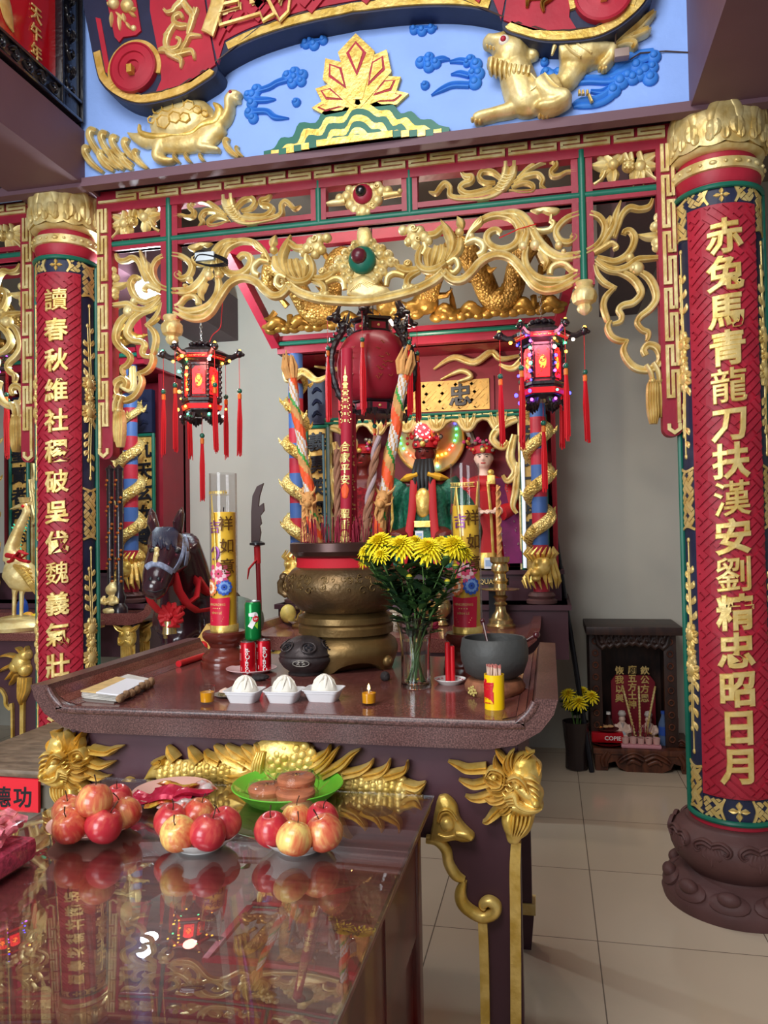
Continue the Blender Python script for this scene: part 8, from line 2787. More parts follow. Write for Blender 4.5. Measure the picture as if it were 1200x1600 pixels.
 for k in range(n):
  q = c + Vector((0,0,.19 + .016*k))
  mb.tube([q + Vector((.005*cos(x)*(k % 2),.005*cos(x)*(1 - k % 2),.010*sin(x))) for x in [2*pi*i/8 for i in range(9)]],.0012,4,cap=False)
 build('chain',mb,SILV,root,label='thin metal chain')
 return root
LNL = palace_lantern(315,598,3.43,.436 - .18,'small hexagonal lit lantern with amber and green bulbs, hanging left of the deity niche',['amber','amber','green','white','amber'],452,3)
palace_lantern(847,570,3.43,pi/3 + .04,'small hexagonal lit lantern with blue and violet bulbs, hanging right of the deity niche',['blue','violet','amber','blue','green','white','amber'],428,4)
palace_lantern(-42,606,3.43,pi/3 + .1,'hexagonal lit lantern cut off by the left edge, only its right tassel showing',['blue','violet','blue','amber'],480,5)
point_light('lantern_bulb_left',P(315,560,3.30) ,1.0,(1,.25,.2),.04)
point_light('lantern_bulb_right',P(847,530,3.30),1.2,(1,.25,.35),.04)
# --- big barrel lantern
bc_ = P(584,576,3.9)
BL = thing('barrel_lantern','large maroon barrel lantern with black carved dragon corners, hanging above the incense urn','lantern',bc_)
MAROON = mat('maroon_lantern_silk',(150,26,46),.4,0,.08,6,coat=.1)
mb = MB()
prf = [(.105,-.175),(.125,-.165),(.165,-.12),(.188,-.05),(.192,.02),(.178,.09),(.150,.145),(.112,.175)]
mb.lathe(prf,bc_,48,rf=lambda r,z,a,j: (r*(1 + .02*abs(cos(3*a + pi/2)) ** 4),0))
build('silk_body',mb,MAROON,BL)
mb = MB(); rr = random.Random(21)
for k in range(3):
 a0 = -pi/2 + (-.52 + .52*2*(k - 0) ) 
 for q in range(14):
  t = MB(); x,z = (rr.random() - .5)*.08,(rr.random() - .5)*.20
  t.ribbon([(x - .012,z,.001),(x - .004,z + .010*(rr.random() - .3),.0022),(x + .004,z - .008*rr.random(),.0022),(x + .012,z + .004,.001)],0,.0015,DOME,3)
  R_ = .193 - .5*z*z*2.2
  mb.join(t,Matrix.Translation(bc_) @ Matrix.Rotation(a0 + pi/2,4,'Z') @ Matrix.Translation((0,-R_,0)))
build('gold_script',mb,mat('faint_gold_script',(150,70,40),.4,.3),BL,label='faint gold scrollwork')
mb = MB()
for s,z0 in ((1,.172),(-1,-.172)):
 hexring(mb,[(.115,z0),(.12,z0 + s*.01),(.105,z0 + s*.015),(.105,z0 + s*.06),(.125,z0 + s*.066),(.125,z0 + s*.08),(0,z0 + s*.085)],bc_,None,pi/6)
fr2 = build('carved_ring',mb,EBONY,BL,label='black carved end rings')
mb = MB()
for s,z0 in ((1,.207),(-1,-.207)):
 for k in range(6):
  a = pi/3 + k*pi/3
  t = MB(); t.box((-.038,-.004,-.017),(.038,0,.017)); t.knob(0,0,.008,-.004,.005,1,seg=8)
  mb.join(t,Matrix.Translation((bc_.x,bc_.y,bc_.z + z0)) @ Matrix.Rotation(a + pi/2,4,'Z') @ Matrix.Translation((0,-.0915,0)))
build('red_inlay',mb,[CRIMSON,PALEGOLD],fr2,label='red inlaid panels')
for k in range(6):
 a = pi/6 + k*pi/3
 d = Vector((cos(a),sin(a),0)); s_ = Vector((-sin(a),cos(a),0))
 mb = MB()
 path = [(.112,-.235),(.15,-.20),(.195,-.13),(.222,-.04),(.226,.04),(.21,.11),(.18,.16),(.16,.20),(.175,.235)]
 q = crom(path,5)
 if abs(cos(a)) < .5: q = q[-10:]
 mb.tube([bc_ + d*r + Vector((0,0,z)) for r,z in q],[.013 + .006*abs(sin(i*.9)) for i in range(len(q))],8)
 for i in range(2,len(q),3):
  r,z = q[i]
  p = bc_ + d*(r + .004) + Vector((0,0,z))
  mb.tube([p,p + d*.022 + Vector((0,0,.012)),p + d*.026 + Vector((0,0,.032))],[.010,.007,.001],5)
 h = bc_ + d*.20 + Vector((0,0,.255))
 mb.sphere(h,(.028,.028,.03),10,8); mb.sphere(h + d*.030 + Vector((0,0,-.006)),(.022,.022,.014),8,6)
 for s in (-1,1):
  mb.tube([h + s_*s*.016,h + s_*s*.028 - d*.01 + Vector((0,0,.035)),h + s_*s*.024 - d*.02 + Vector((0,0,.06))],[.010,.008,.001],6)
  mb.tube([h + s_*s*.02 + Vector((0,0,-.01)),h + s_*s*.045 - d*.02 + Vector((0,0,-.02))],[.012,.002],6)
 mb.tube([h + Vector((0,0,.02)),h - d*.02 + Vector((0,0,.06)),h - d*.03 + Vector((0,0,.085))],[.012,.009,.001],6)
 for j in range(4):
  p = bc_ + d*(.13 + .02*j) + Vector((0,0,-.235)) + s_*(j - 1.5)*.03
  mb.tube([p,p + Vector((0,0,-.03 - .01*(j % 2)))],[.018,.004],6)
 build('dragon_frame',mb,EBONY,BL,label='black carved dragon corner')
 tassel(BL,tuple(h + d*.045 + Vector((0,0,-.02))),.13,.33,0,True,.015)
tassel(BL,(bc_.x,bc_.y,bc_.z - .25),.04,.16)
mb = MB(); mb.tube([bc_ + Vector((0,0,.25)),bc_ + Vector((0,0,3.78 - bc_.z))],.003,5); build('hanging_cord',mb,INK,BL)
# cables and lamp seen through the screen
q = P(228,456,3.95)
LP = thing('wall_lamp','round glowing white lamp on the beam behind the left corner of the screen','lamp',q)
mb = MB(); mb.sphere(q,(.075,.05,.075),18,12); build('globe',mb,mat('lit_white_globe',(255,255,255),.4,emit=(226,240,255),estr=9),LP)
mb = MB(); mb.lathe([(.03,0),(.04,.02),(.04,.05)],(q.x,q.y + .03,q.z + .06),14); mb.tube([(q.x,q.y,q.z + .1),(q.x,q.y,3.78)],.004,6); build('holder',mb,TUBEM,LP)
mb = MB()
for k in range(3):
 pts = [(300 + 2*k,400 + 4*k),(312,392 + 3*k),(338,398 + 2*k),(356,408 + 3*k),(330,414 + k),(306,410)]
 mb.tube([tuple(P(x,y_,3.335 - .006*k)) for x,y_ in [p[:2] for p in crom(pts,5)]],.0035,5)
tag(build('black_cable',mb,INK),'loop of black cable caught on the gilded screen near its left hanging bud','cable')
mb = MB(); a = P(305,397,3.33); b = P(335,402,3.33); mb.bbox((a.x,3.322,b.z - .012),(b.x,3.346,a.z + .004),.004)
tag(build('power_strip',mb,TUBEM),'white adaptor block tucked behind the screen scrollwork with black cable','adaptor')
mb = MB(); mb.tube([tuple(P(x,y_,3.44)) for x,y_ in [p[:2] for p in crom([(348,470),(346,495),(344,512),(332,524),(326,538),(322,546)],6)]],.0022,5)
tag(build('red_wire',mb,REDC),'thin red wire running down to the left small lantern','wire')
mb = MB(); mb.tube([tuple(P(x,y_,3.335)) for x,y_ in ((780,372),(810,358),(838,350))],.0025,5)
tag(build('red_wire',mb,REDC),'short red wire lying across the scroll carving at the right of the screen','wire')
# ================================================================ horse, side altar things, earth-god shrine
HORSE = mat('dark_bay_lacquer',(52,26,34),.22,0,.15,5,coat=.5)
HY = 3.5
H = lambda x,y_,Y=HY: P(160 + x/5.717,800 + y_/5.717,Y)
HO = thing('horse_statue','life-like dark bay horse statue with red ribbons and blue bridle, left behind the stone altar','horse',(H(640,900).x + .1,3.6,0))
b = MB()
def hs(x,y_,r,Y=HY,flat=1.0):
 c = H(x,y_,Y); b.sphere(c,(r,r*flat,r),16,11)
b.tube([H(585,290,3.52),H(565,390,3.45),H(520,500,3.39),H(485,600,3.35),H(474,675,3.33)],[.088,.090,.080,.070,.060],18)
hs(570,288,.093,3.52); hs(655,400,.074,3.47); hs(470,668,.064,3.325)
b.tube([H(640,300,3.52),H(600,480,3.46),H(530,640,3.38)],[.075,.06,.05],12)
b.tube([H(690,260,3.58),H(720,480,3.66),H(740,720,3.74),H(780,960,3.8)],[.095,.125,.155,.20],16)
b.tube([H(760,980,3.72),H(900,1000,3.86),H(1120,970,3.80)],[.20,.215,.18],18)
cz = H(760,980,3.72)
for x,Y in ((700,3.68),(840,3.82),(1080,3.74),(1130,3.86)):
 t = H(x,1100,Y)
 b.tube([t,(t.x,t.y,.62),(t.x + .01,t.y + .01,.34),(t.x,t.y,.05),(t.x,t.y,.0)],[.085,.06,.036,.04,.05],10)
body = remesh(b,.014,4)
build('body',body,HORSE,HO)
from mathutils.bvhtree import BVHTree
_bv = BVHTree.FromPolygons([Vector(v) for v in body.v],body.f)
def onskin(x,y_,off=.006):
 o = EYE; d = ray(160 + x/5.717,800 + y_/5.717).normalized()
 h = _bv.ray_cast(o,d)
 if h[0] is None:
  q = _bv.find_nearest(H(x,y_,3.42)); return q[0] + q[1]*off
 return h[0] - d*off
def strap(mb,pts,w,off=.004,n=6):
 q = [p[:2] for p in crom(pts,n)]
 vs = []
 for i,(x,y_) in enumerate(q):
  x0,y0 = q[max(i - 1,0)]; x1,y1 = q[min(i + 1,len(q) - 1)]
  L_ = hypot(x1 - x0,y1 - y0) or 1
  nx,ny = -(y1 - y0)/L_*w,(x1 - x0)/L_*w
  for k,o_ in ((-1,off*.3),(-.6,off + .006),(.6,off + .006),(1,off*.3)): vs.append(onskin(x + nx*k,y_ + ny*k,o_))
 mb.add(vs,[(i*4 + k,i*4 + k + 1,i*4 + k + 5,i*4 + k + 4) for i in range(len(q) - 1) for k in range(3)],None,True)
mb = MB()
for (bx_,by_),(tx,ty),dY in (((490,225),(434,-40),0),((672,215),(712,-45),.02)):
 p0,p1 = H(bx_,by_,3.52 + dY),H(tx,ty,3.54 + dY)
 mb.tube([p0,p0.lerp(p1,.45) + Vector((0,-.015,0)),p0.lerp(p1,.8),p1],[.03,.042,.028,.002],10,flat=.55)
build('ear',mb,HORSE,HO)
mb = MB(); r_ = random.Random(3)
for k in range(26):
 x = 460 + 200*k/25
 pts = [onskin(x*.7 + 565*.3,150,.002),onskin(x,190,.008),onskin(x - 6,240,.010),onskin(x - 14 + 24*r_.random(),280 + 60*r_.random(),.006)]
 mb.tube(pts,[.011,.012,.009,.002],5)
build('forelock',mb,mat('blue_black_mane',(34,40,62),.3,coat=.3),HO,label='blue-black forelock')
mb = MB()
for x,y_ in ((668,350),(448,345)): mb.sphere(onskin(x,y_,-.004),(.018,.014,.014),10,8)
ey = build('eye',mb,BLACKH,HO,label='glossy black eye')
mb = MB()
for x in (430,500): mb.sphere(onskin(x,600,0),(.010,.006,.013),8,6)
mb.tube([onskin(x,y_,.001) for x,y_ in ((405,700),(440,712),(470,715),(510,705),(540,690))],.003,6)
build('nostrils',mb,INK,HO)
BRID = mat('grey_blue_bridle',(132,142,166),.5,0,.3,60)
mb = MB()
strap(mb,[(385,500),(430,470),(490,466),(560,492),(632,540)],26)
strap(mb,[(632,540),(690,450),(728,330),(735,200)],18)
strap(mb,[(735,200),(760,330),(745,480)],16)
build('bridle',mb,BRID,HO,label='grey-blue bridle')
mb = MB()
strap(mb,[(492,325),(476,400),(470,450)],22)
for y_ in (335,385): mb.sphere(onskin(485,y_,.006),.013,10,7)
build('gold_noseband',mb,GOLD,HO,label='gold studded face strap')
mb = MB()
mb.tube([H(640,545,3.40),H(680,700,3.45),H(760,830,3.50),H(850,885,3.56),H(960,870,3.62)],[.022,.024,.026,.028,.03],8,flat=.3)
mb.tube([H(395,700,3.35),H(430,800,3.38),H(500,880,3.42),H(560,910,3.46)],[.018,.022,.026,.03],8,flat=.35)
mb.tube([H(560,880,3.47),H(720,850,3.52),H(840,760,3.57),H(860,640,3.60),H(800,590,3.62)],[.028,.034,.036,.034,.03],8,flat=.35)
mb.tube([H(830,600,3.62),H(900,690,3.66),H(960,730,3.68)],[.05,.045,.03],8,flat=.5)
build('red_ribbon',mb,ROBER,HO,label='red satin ribbons')
mb = MB(); r_ = random.Random(8)
cR = H(615,930,3.42)
for k in range(60):
 a,e = r_.random()*6.28,r_.random() ** .5
 R_ = .055*e
 mb.sphere((cR.x + R_*cos(a),cR.y - .035*(1 - e) + .02*r_.random(),cR.z + R_*sin(a)),(.012,.010,.012),6,5)
for k in range(12):
 a = 2*pi*k/12
 mb.tube([cR,cR + Vector((.05*cos(a),-.02,.05*sin(a))),cR + Vector((.065*cos(a + .2),.0,.065*sin(a + .2)))],[.01,.016,.008],6)
build('red_rosette',mb,ROBER,HO,label='red cloth rosette')
q = H(600,1030,3.42)
mb = MB(); mb.lathe([(.036,0),(.033,.02),(.030,.06),(.018,.07),(0,.072)],(q.x,q.y,q.z - .03),20)
for x in (548,560): mb.tube([H(x,1010,3.40),H(x + 10,1130,3.40)],.006,6)
build('bell',mb,BRASSB,HO,label='brass bell')
q = H(1270,800,3.85)
mb = MB(); mb.sphere((q.x - .06,q.y,q.z - .10),(.16,.15,.13),18,12)
build('saddle',mb,mat('grey_green_saddle',(96,108,98),.5,0,.1,8),HO,label='grey-green saddle')
mb = MB(); mb.sphere(H(850,1215,3.5),(.03,.03,.03)); 
q = H(850,1215,3.5)
mb = MB(); mb.prism([(q.x - .12,q.z - .05),(q.x + .08,q.z - .09),(q.x + .14,q.z + .03),(q.x + .02,q.z + .11),(q.x - .02,q.z + .05)],3.56,3.60)
st = build('stirrup_flap',mb,GWOOD,HO,label='gold saddle flap with red boss')
mb = MB(); mb.knob(q.x,q.z,.026,3.56,.02); build('boss',mb,REDC,st)
# --- left table with the gold crane
LT_Y = 3.62
lz = P(25,989,LT_Y).z
LX1 = P(62,1000,LT_Y).x
LT = thing('side_table','plum side table with gold dragon leg, left of the left column under the gold crane','table',(LX1 - .8,LT_Y + .3,0))
mb = MB(); mb.bbox((LX1 - 1.6,LT_Y,lz - .045),(LX1,LT_Y + .62,lz),.01); build('tabletop',mb,GRANTOP,LT)
mb = MB()
apz = lambda px,py: (P(px,py,LT_Y + .04).x,P(px,py,LT_Y + .04).z)
xr_ = P(57,1080,LT_Y + .04).x
inn = [apz(22,1400),apz(22,1115),apz(14,1100),apz(9,1085),apz(-5,1075)]
xm2 = LX1 - .8
half = [(xm2,lz - .045),(xr_,lz - .045),(xr_,0),(inn[0][0],0)] + inn + [(xm2,inn[-1][1])]
mb.prism(half,LT_Y + .04,LT_Y + .09); mb.prism([(2*xm2 - x,z) for x,z in reversed(half)],LT_Y + .04,LT_Y + .09)
mb.box((xr_ - .06,LT_Y + .5,0),(xr_,LT_Y + .56,lz - .045))
build('leg_frame',mb,PLUM,LT)
ZLT = zmap(0,940,4.0,LT_Y + .038)
def lr(mb,pts,hw=None,y=0,d=.03,prof=GROOVE): mb.ribbon([ZLT(p if len(p) > 2 else (p[0],p[1],hw)) for p in pts],LT_Y + .038 + y,d,prof,6)
mb = MB()
lr(mb,[(85,1500,7),(85,700,7),(70,670,8),(45,640,8),(40,590,8),(10,545,8),(-40,540,8)],prof=FLAT,d=.018)
lr(mb,[(146,1500,13),(148,720,13),(152,600,15)],prof=FLAT,d=.018)
lr(mb,[(165,470,42),(160,540,40),(150,600,24),(148,640,8)],prof=FLUTE,d=.045)
for x,y_,r in ((140,380,60),(170,330,40),(110,400,40),(165,420,44)):
 q = ZLT((x,y_,r)); mb.knob(q[0],q[1],q[2],LT_Y + .038,.05)
for pts in ([(110,340,14),(60,330,12),(0,345,3)],[(100,390,14),(50,410,12),(0,440,3)],[(100,430,12),(70,470,10),(45,485,2)],[(150,310,12),(130,290,10),(110,285,2)],[(180,310,12),(182,285,8),(178,275,2)],[(120,450,10),(90,500,9),(75,520,2)]):
 lr(mb,pts,prof=VEIN,d=.04)
build('gold_dragon',mb,GOLD2,LT,label='gold dragon head and leg edging')
mb = MB()
ZK = lambda x,y_,Y=3.78: P(x/3.333,680 + y_/3.333,Y)
cb_ = ZK(90,1000); cb_.z = lz
CR_ = thing('crane_statue','gold crane statue with red bow, standing on the table left of the left column','statue',cb_)
mb.lathe([(.17,0),(.18,.02),(.16,.045),(.12,.06),(.05,.075),(0,.08)],cb_,28,rf=lambda r,z,a,j: (r*(1 + .06*cos(5*a + j)),0))
build('rock_base',mb,GOLD,CR_,label='gold mound')
mb = MB()
mb.tube([ZK(70,660),ZK(85,700),ZK(120,740),ZK(165,770),ZK(200,800)],[.05,.085,.09,.06,.02],14)
mb.tube([ZK(72,650),ZK(62,590),ZK(85,520),ZK(115,450),ZK(140,400),ZK(135,370)],[.06,.042,.032,.026,.023,.022],12)
mb.sphere(ZK(128,368),.026)
cr = remesh(mb,.009,3)
cr.tube([ZK(112,365),ZK(80,375),ZK(52,386)],[.013,.008,.002],8)
for x in (72,110):
 cr.tube([ZK(x + 14,770),ZK(x + 4,830),ZK(x,950)],[.03,.012,.010],8)
for k in range(3): cr.tube([ZK(150,360),ZK(170,355 - 8*k)],[.008,.001],5)
cr.lathe([(.024,0),(.03,.02),(.034,.03),(.0,.028)],ZK(127,352),12)
build('body',cr,GOLD,CR_)
mb = MB()
for k in range(7):
 mb.tube([ZK(75 + 6*k,680 + 6*k,3.70),ZK(110 + 8*k,690 + 14*k,3.69),ZK(165 + 4*k,700 + 22*k,3.72)],[.012,.016,.004],6)
for k in range(12): mb.tube([ZK(150 - 5*k,415 + 18*k,3.765),ZK(158 - 5*k,425 + 18*k,3.77)],[.007,.001],5)
build('feathers',mb,GOLD2,CR_,label='ribbed wing feathers')
mb = MB()
mb.tube([ZK(35,625,3.70),ZK(70,632,3.68),ZK(110,630,3.70)],.014,8)
for pts in ([(75,632),(105,605),(140,620),(110,640)],[(75,632),(110,650),(150,660)],[(75,632),(60,655),(45,660)]):
 mb.tube([ZK(x,y_,3.67) for x,y_ in pts],[.012,.02,.018,.008][:len(pts)],8,flat=.5)
build('red_bow',mb,ROBER,CR_,label='red cloth bow')
mb = MB(); mb.sphere(ZK(118,370,3.755),.009); build('eye',mb,REDC,CR_)
q = ZK(105,500,4.0)
mb = MB()
for k in range(12):
 a = k*.6; mb.tube([q,q + Vector((.05*cos(a),-.01,.02 + .035*sin(a)))],[.014,.003],6)
mb.tube([q,(q.x,q.y,lz)],.006,6)
tag(build('green_lotus_lamp',mb,mat('lit_green_plastic',(60,190,150),.3,emit=(60,200,150),estr=.5)),'small green plastic lotus lamp behind the neck of the gold crane','lamp')
q = ZK(150,938,3.9); ball('peach',(q.x - .02,3.92,lz + .04),.042,mat('peach_yellow',(240,180,60),.5,0,.3,20,rgb2=(236,130,70)),'orange-yellow fruit behind the foot of the gold crane','fruit')
ball('peach',(q.x + .04,3.90,lz + .036),.038,mat('lemon_yellow',(244,206,50),.45),'yellow fruit behind the foot of the gold crane, nearest the column','fruit')
q = ZK(105,880,4.0)
mb = MB(); mb.lathe([(.03,0),(.033,.01),(.033,.10),(.026,.13),(.012,.15),(.012,.17),(0,.17)],(q.x,4.02,lz),18)
tag(build('water_bottle',mb,mat('blue_bottle_plastic',(40,90,190),.15,trans=.4)),'blue plastic bottle behind the legs of the gold crane','bottle')
# carved incense poles and gold figurine in the left bay
for k,(px,lb) in enumerate(((173,'tall black and gold carved incense pole left of the dragon column in the left bay'),(187,'tall black and gold carved incense pole nearest the dragon column in the left bay'))):
 a = P(px,885,4.45); z0_ = 1.02
 rt = thing('carved_pole',lb,'incense pole',(a.x,4.45,z0_))
 mb = MB(); mb.lathe([(.05,0),(.05,.03),(.03,.06),(.04,.10),(.022,.14),(.022,.9),(.03,.92),(0,.95)],(a.x,4.45,z0_),18); build('pole',mb,EBONY,rt)
 mb = MB()
 for j in range(24): mb.sphere((a.x + .018*cos(j),4.45 - .014 + .006*sin(j),z0_ + .2 + .028*j),(.012,.010,.010),7,5)
 build('gilt_beads',mb,mat('copper_gilt',(176,96,40),.35,.5) if 'copper_gilt' not in MATS else MATS['copper_gilt'],rt)
q = P(172,935,4.42)
mb = MB(); mb.sphere((q.x,4.45,1.10),(.055,.045,.05)); mb.sphere((q.x,4.44,1.165),(.042,.038,.038)); mb.sphere((q.x,4.45,1.20),(.026,.026,.026)); mb.lathe([(.06,0),(.064,.02),(.05,.035)],(q.x,4.45,1.02),20)
for s in (-1,1): mb.tube([(q.x + s*.04,4.43,1.12),(q.x + s*.06,4.40,1.09),(q.x + s*.01,4.395,1.08)],[.018,.016,.012],8)
tag(build('gold_figurine',remesh(mb,.006,2),GOLD),'small seated gold figurine on the side altar just right of the left column','figurine')
# ---------------------------------------------------------------- earth-god shrine on the floor at the right
SHY = 4.97
ZE = lambda x,y_,Y=SHY: P(840 + x/4.286,940 + y_/4.286,Y)
DW,DW2 = wood_material('shrine_brown_wood',(66,34,24),(112,62,40),.4,8,3),wood_material('shrine_dark_wood',(38,22,20),(62,36,28),.45,8,3)
e0,e1 = ZE(385,1010),ZE(1040,1010)
SX0,SX1 = e0.x,e1.x + .012
tz = ZE(600,990).z
SH = thing('floor_shrine','small carved dark wood earth-god shrine standing on the floor beside the right column','shrine',((SX0 + SX1)/2,SHY + .22,0))
mb = MB()
mb.bbox((SX0 - .01,SHY,tz - .035),(SX1 + .01,SHY + .46,tz),.006); mb.bbox((SX0,SHY + .012,tz - .055),(SX1,SHY + .45,tz - .035),.004)
build('platform',mb,DW,SH,label='carved low platform')
ez = lambda x,y_: (ZE(x,y_,SHY + .02).x,ZE(x,y_,SHY + .02).z)
mb = MB(); xc_ = (SX0 + SX1)/2
lft = [(385,1130),(470,1130),(475,1080),(520,1070),(540,1110),(600,1150),(710,1160)]
l2 = [ez(*p) for p in lft]; zmin = l2[0][1]
l2 = [(x,z - zmin) for x,z in l2]
pl = [(SX0 + .004,tz - .05),(SX0 + .004,0)] + l2[1:] ; pl = pl + [(2*xc_ - x,max(z,.0)) for x,z in reversed(pl)]
pl = [(x,max(z,0.0)) for x,z in pl]
mb.prism(pl,SHY + .015,SHY + .045)
mb.box((SX0,SHY + .03,0),(SX0 + .05,SHY + .44,tz - .05)); mb.box((SX1 - .05,SHY + .03,0),(SX1,SHY + .44,tz - .05))
build('apron',mb,DW,SH)
mb = MB()
for s in (-1,1):
 mb.ribbon([(xc_,.085,.022),(xc_ + s*.06,.11,.02),(xc_ + s*.12,.085,.02),(xc_ + s*.15,.06,.014)],SHY + .016,.022,GROOVE)
 mb.ribbon([(xc_ + s*.02,.05,.012),(xc_ + s*.07,.07,.014),(xc_ + s*.10,.05,.01)],SHY + .016,.02,DOME)
 mb.ribbon([(xc_ + s*.21,.12,.02),(xc_ + s*.24,.07,.024),(xc_ + s*.235,.03,.018)],SHY + .014,.02,GROOVE)
 mb.ribbon([(xc_ + s*.20,tz + .003,.006),(xc_ + s*.225,tz + .035,.016),(xc_ + s*.255,tz + .015,.008)],SHY + .10,.02,GROOVE)
build('apron_carving',mb,DW,SH)
rz1,rz0 = ZE(640,170,SHY).z,ZE(640,225,SHY).z
cx0,cx1 = ZE(348,300).x,ZE(942,300).x
mb = MB(); mb.bbox((cx0 - .02,SHY - .01,rz0),(cx1 + .03,SHY + .45,rz1),.006); build('roof',mb,DW2,SH,label='flat moulded roof')
for x0_,x1_,in ((cx0,cx0 + .075),(cx1 - .075,cx1)):
 mb = MB(); mb.bbox((x0_,SHY + .08,tz),(x1_,SHY + .12,rz0),.003); mb.box((x0_ + .02,SHY + .12,tz),(x0_ + .05,SHY + .44,rz0))
 pi_ = build('pillar',mb,DW2,SH)
 mb = MB(); xm3 = (x0_ + x1_)/2
 for k in range(9):
  z = tz + .05 + (rz0 - tz - .1)*k/8
  mb.ribbon([(xm3 + .016*cos(a),z + .018*sin(a),.005) for a in [2*pi*i/10 for i in range(11)]],SHY + .08,.01,DOME,1)
 build('fretwork',mb,DW,pi_)
mb = MB(); mb.box((cx0,SHY + .41,tz),(cx1,SHY + .44,rz0)); build('back_board',mb,DW2,SH)
mb = MB()
for k in range(9):
 x = cx0 + .08 + (cx1 - cx0 - .16)*k/8
 mb.ribbon([(x - .03,rz0,.02),(x,rz0 - .05 - .025*abs(k - 4)/4,.03),(x + .03,rz0,.02)],SHY + .08,.02,GROOVE,4)
 mb.knob(x,rz0 - .03,.02,SHY + .075,.014)
build('carved_valance',mb,DW2,SH)
pb0,pb1 = ZE(495,700,SHY + .3).x,ZE(790,700,SHY + .3).x
mb = MB(); mb.prism([(pb0,tz),(pb1,tz),(pb1,tz + .36),(pb1 - .03,tz + .40),(pb0 + .03,tz + .40),(pb0,tz + .36)],SHY + .30,SHY + .32); tb_ = build('red_tablet',mb,DKRED,SH,label='red lettered tablet')
mb = MB()
for x,zs,chs in ((548,460,'恢我以與'),(634,455,'廟五方土神'),(718,460,'欽公方恩')):
 for k,ch in enumerate(chs):
  q = ZE(x,zs + k*(58 if len(chs) == 5 else 62),SHY + .3); glyph_mb(mb,ch,q.x,q.z,.056,SHY + .30,.004,.03,0,.03)
build('lettering',mb,PALEGOLD,tb_)
# things inside the shrine
bw = ZE(690,870,SHY + .12); bw = Vector((bw.x,SHY + .14,tz))
mb = MB(); mb.lathe([(.045,0),(.05,.01),(.075,.04),(.078,.055),(.07,.058),(.066,.05),(0,.05)],bw,30); tag(build('incense_bowl',mb,mat('brown_pottery',(110,74,62),.5)),'brown incense bowl in the middle of the floor shrine','bowl')
for k,(dx,lb) in enumerate(((-.1,'left gilded joss stick leaning out of the shrine incense bowl'),(0,'middle gilded joss stick upright in the shrine incense bowl'),(.1,'right gilded joss stick leaning out of the shrine incense bowl'))):
 mb = MB(); mb.tube([(bw.x + dx*.3,bw.y,tz + .04),(bw.x + dx*1.0,bw.y + .02,tz + .36)],.0065,8)
 for j in range(16): mb.sphere((bw.x + dx*(.3 + .7*j/16),bw.y + .02*j/16,tz + .05 + .31*j/16),.0085,6,5)
 tag(build('gilded_incense',mb,GOLD),lb,'incense')
i0 = None; r_ = random.Random(15)
for k in range(30):
 if i0 is None:
  i0 = st0.copy(); i0.data = st0.data; i0['label'] = 'burnt incense stub in the bowl of the floor shrine'; i0['group'] = 'incense stubs in the shrine bowl'; o = i0
 else: o = i0.copy()
 COL.objects.link(o)
 a,q_ = r_.random()*6.28,.058*sqrt(r_.random())
 o.location = (bw.x + q_*cos(a),bw.y + q_*sin(a),tz + .058); o.scale = (1,1,.8 + .6*r_.random()); o.rotation_euler = (r_.uniform(-.3,.3),r_.uniform(-.3,.3),0)
def godlet(x,lb,robe):
 c = Vector((ZE(x,800,SHY + .2).x,SHY + .22,tz))
 rt = thing('deity_figurine',lb,'figurine',c,'figurines in the floor shrine')
 b = MB(); face(b,c + Vector((0,0,.135)),.055,(0,-1,0)); b.sphere(c + Vector((0,0,.06)),(.045,.036,.06)); b.sphere(c + Vector((0,-.03,.02)),(.055,.04,.02))
 for s in (-1,1): b.tube([c + Vector((s*.035,0,.095)),c + Vector((s*.055,-.02,.06)),c + Vector((s*.02,-.045,.055))],[.016,.014,.011],8)
 bb = remesh(b,.005,2); build('body',bb,SKINP,rt)
 mb = MB(); mb.lathe([(.058,0),(.055,.03),(.043,.07),(.03,.10)],c,20,rf=lambda r,z,a,j: (r*(1 + .05*cos(6*a)),0),sy=.8); build('robe',mb,robe,rt)
 mb = MB(); mb.lathe([(.022,0),(.026,.012),(.018,.03),(0,.036)],c + Vector((0,0,.155)),14); mb.tube([c + Vector((0,-.025,.115)),c + Vector((0,-.034,.085))],[.012,.002],6); build('hat_and_beard',mb,WHITES,rt,label='pale hat and beard')
godlet(568,'white-robed seated figurine at the left inside the floor shrine',mat('pale_blue_robe',(176,190,200),.5))
godlet(745,'gold-robed seated figurine at the right inside the floor shrine',YELS)
ct_ = ZE(690,960,SHY + .05); 
mb = MB(); mb.bbox((ZE(557,950,SHY + .05).x,SHY + .025,tz),(ZE(828,950,SHY + .05).x,SHY + .085,tz + .022),.008); tag(build('cup_tray',mb,mat('pink_tray',(214,150,160),.4)),'long pink tray holding five small cups in the floor shrine','tray')
cup0 = None
for k in range(5):
 q = ZE(588 + 52*k,930,SHY + .055)
 if cup0 is None:
  mb = MB(); mb.lathe([(.014,0),(.019,.002),(.023,.04),(.021,.04),(.017,.006),(0,.006)],(0,0,0),18); cup0 = build('tea_cup',mb,mat('pink_cup',(214,170,164),.4),at=(0,0,0)); o = cup0; tag(o,'x','cup','cups on the pink tray')
 else: o = cup0.copy(); COL.objects.link(o)
 o['label'] = ('first','second','third','fourth','last')[k] + ' small pink cup from the left on the shrine tray'
 o.location = (q.x,SHY + .055,tz + .022)
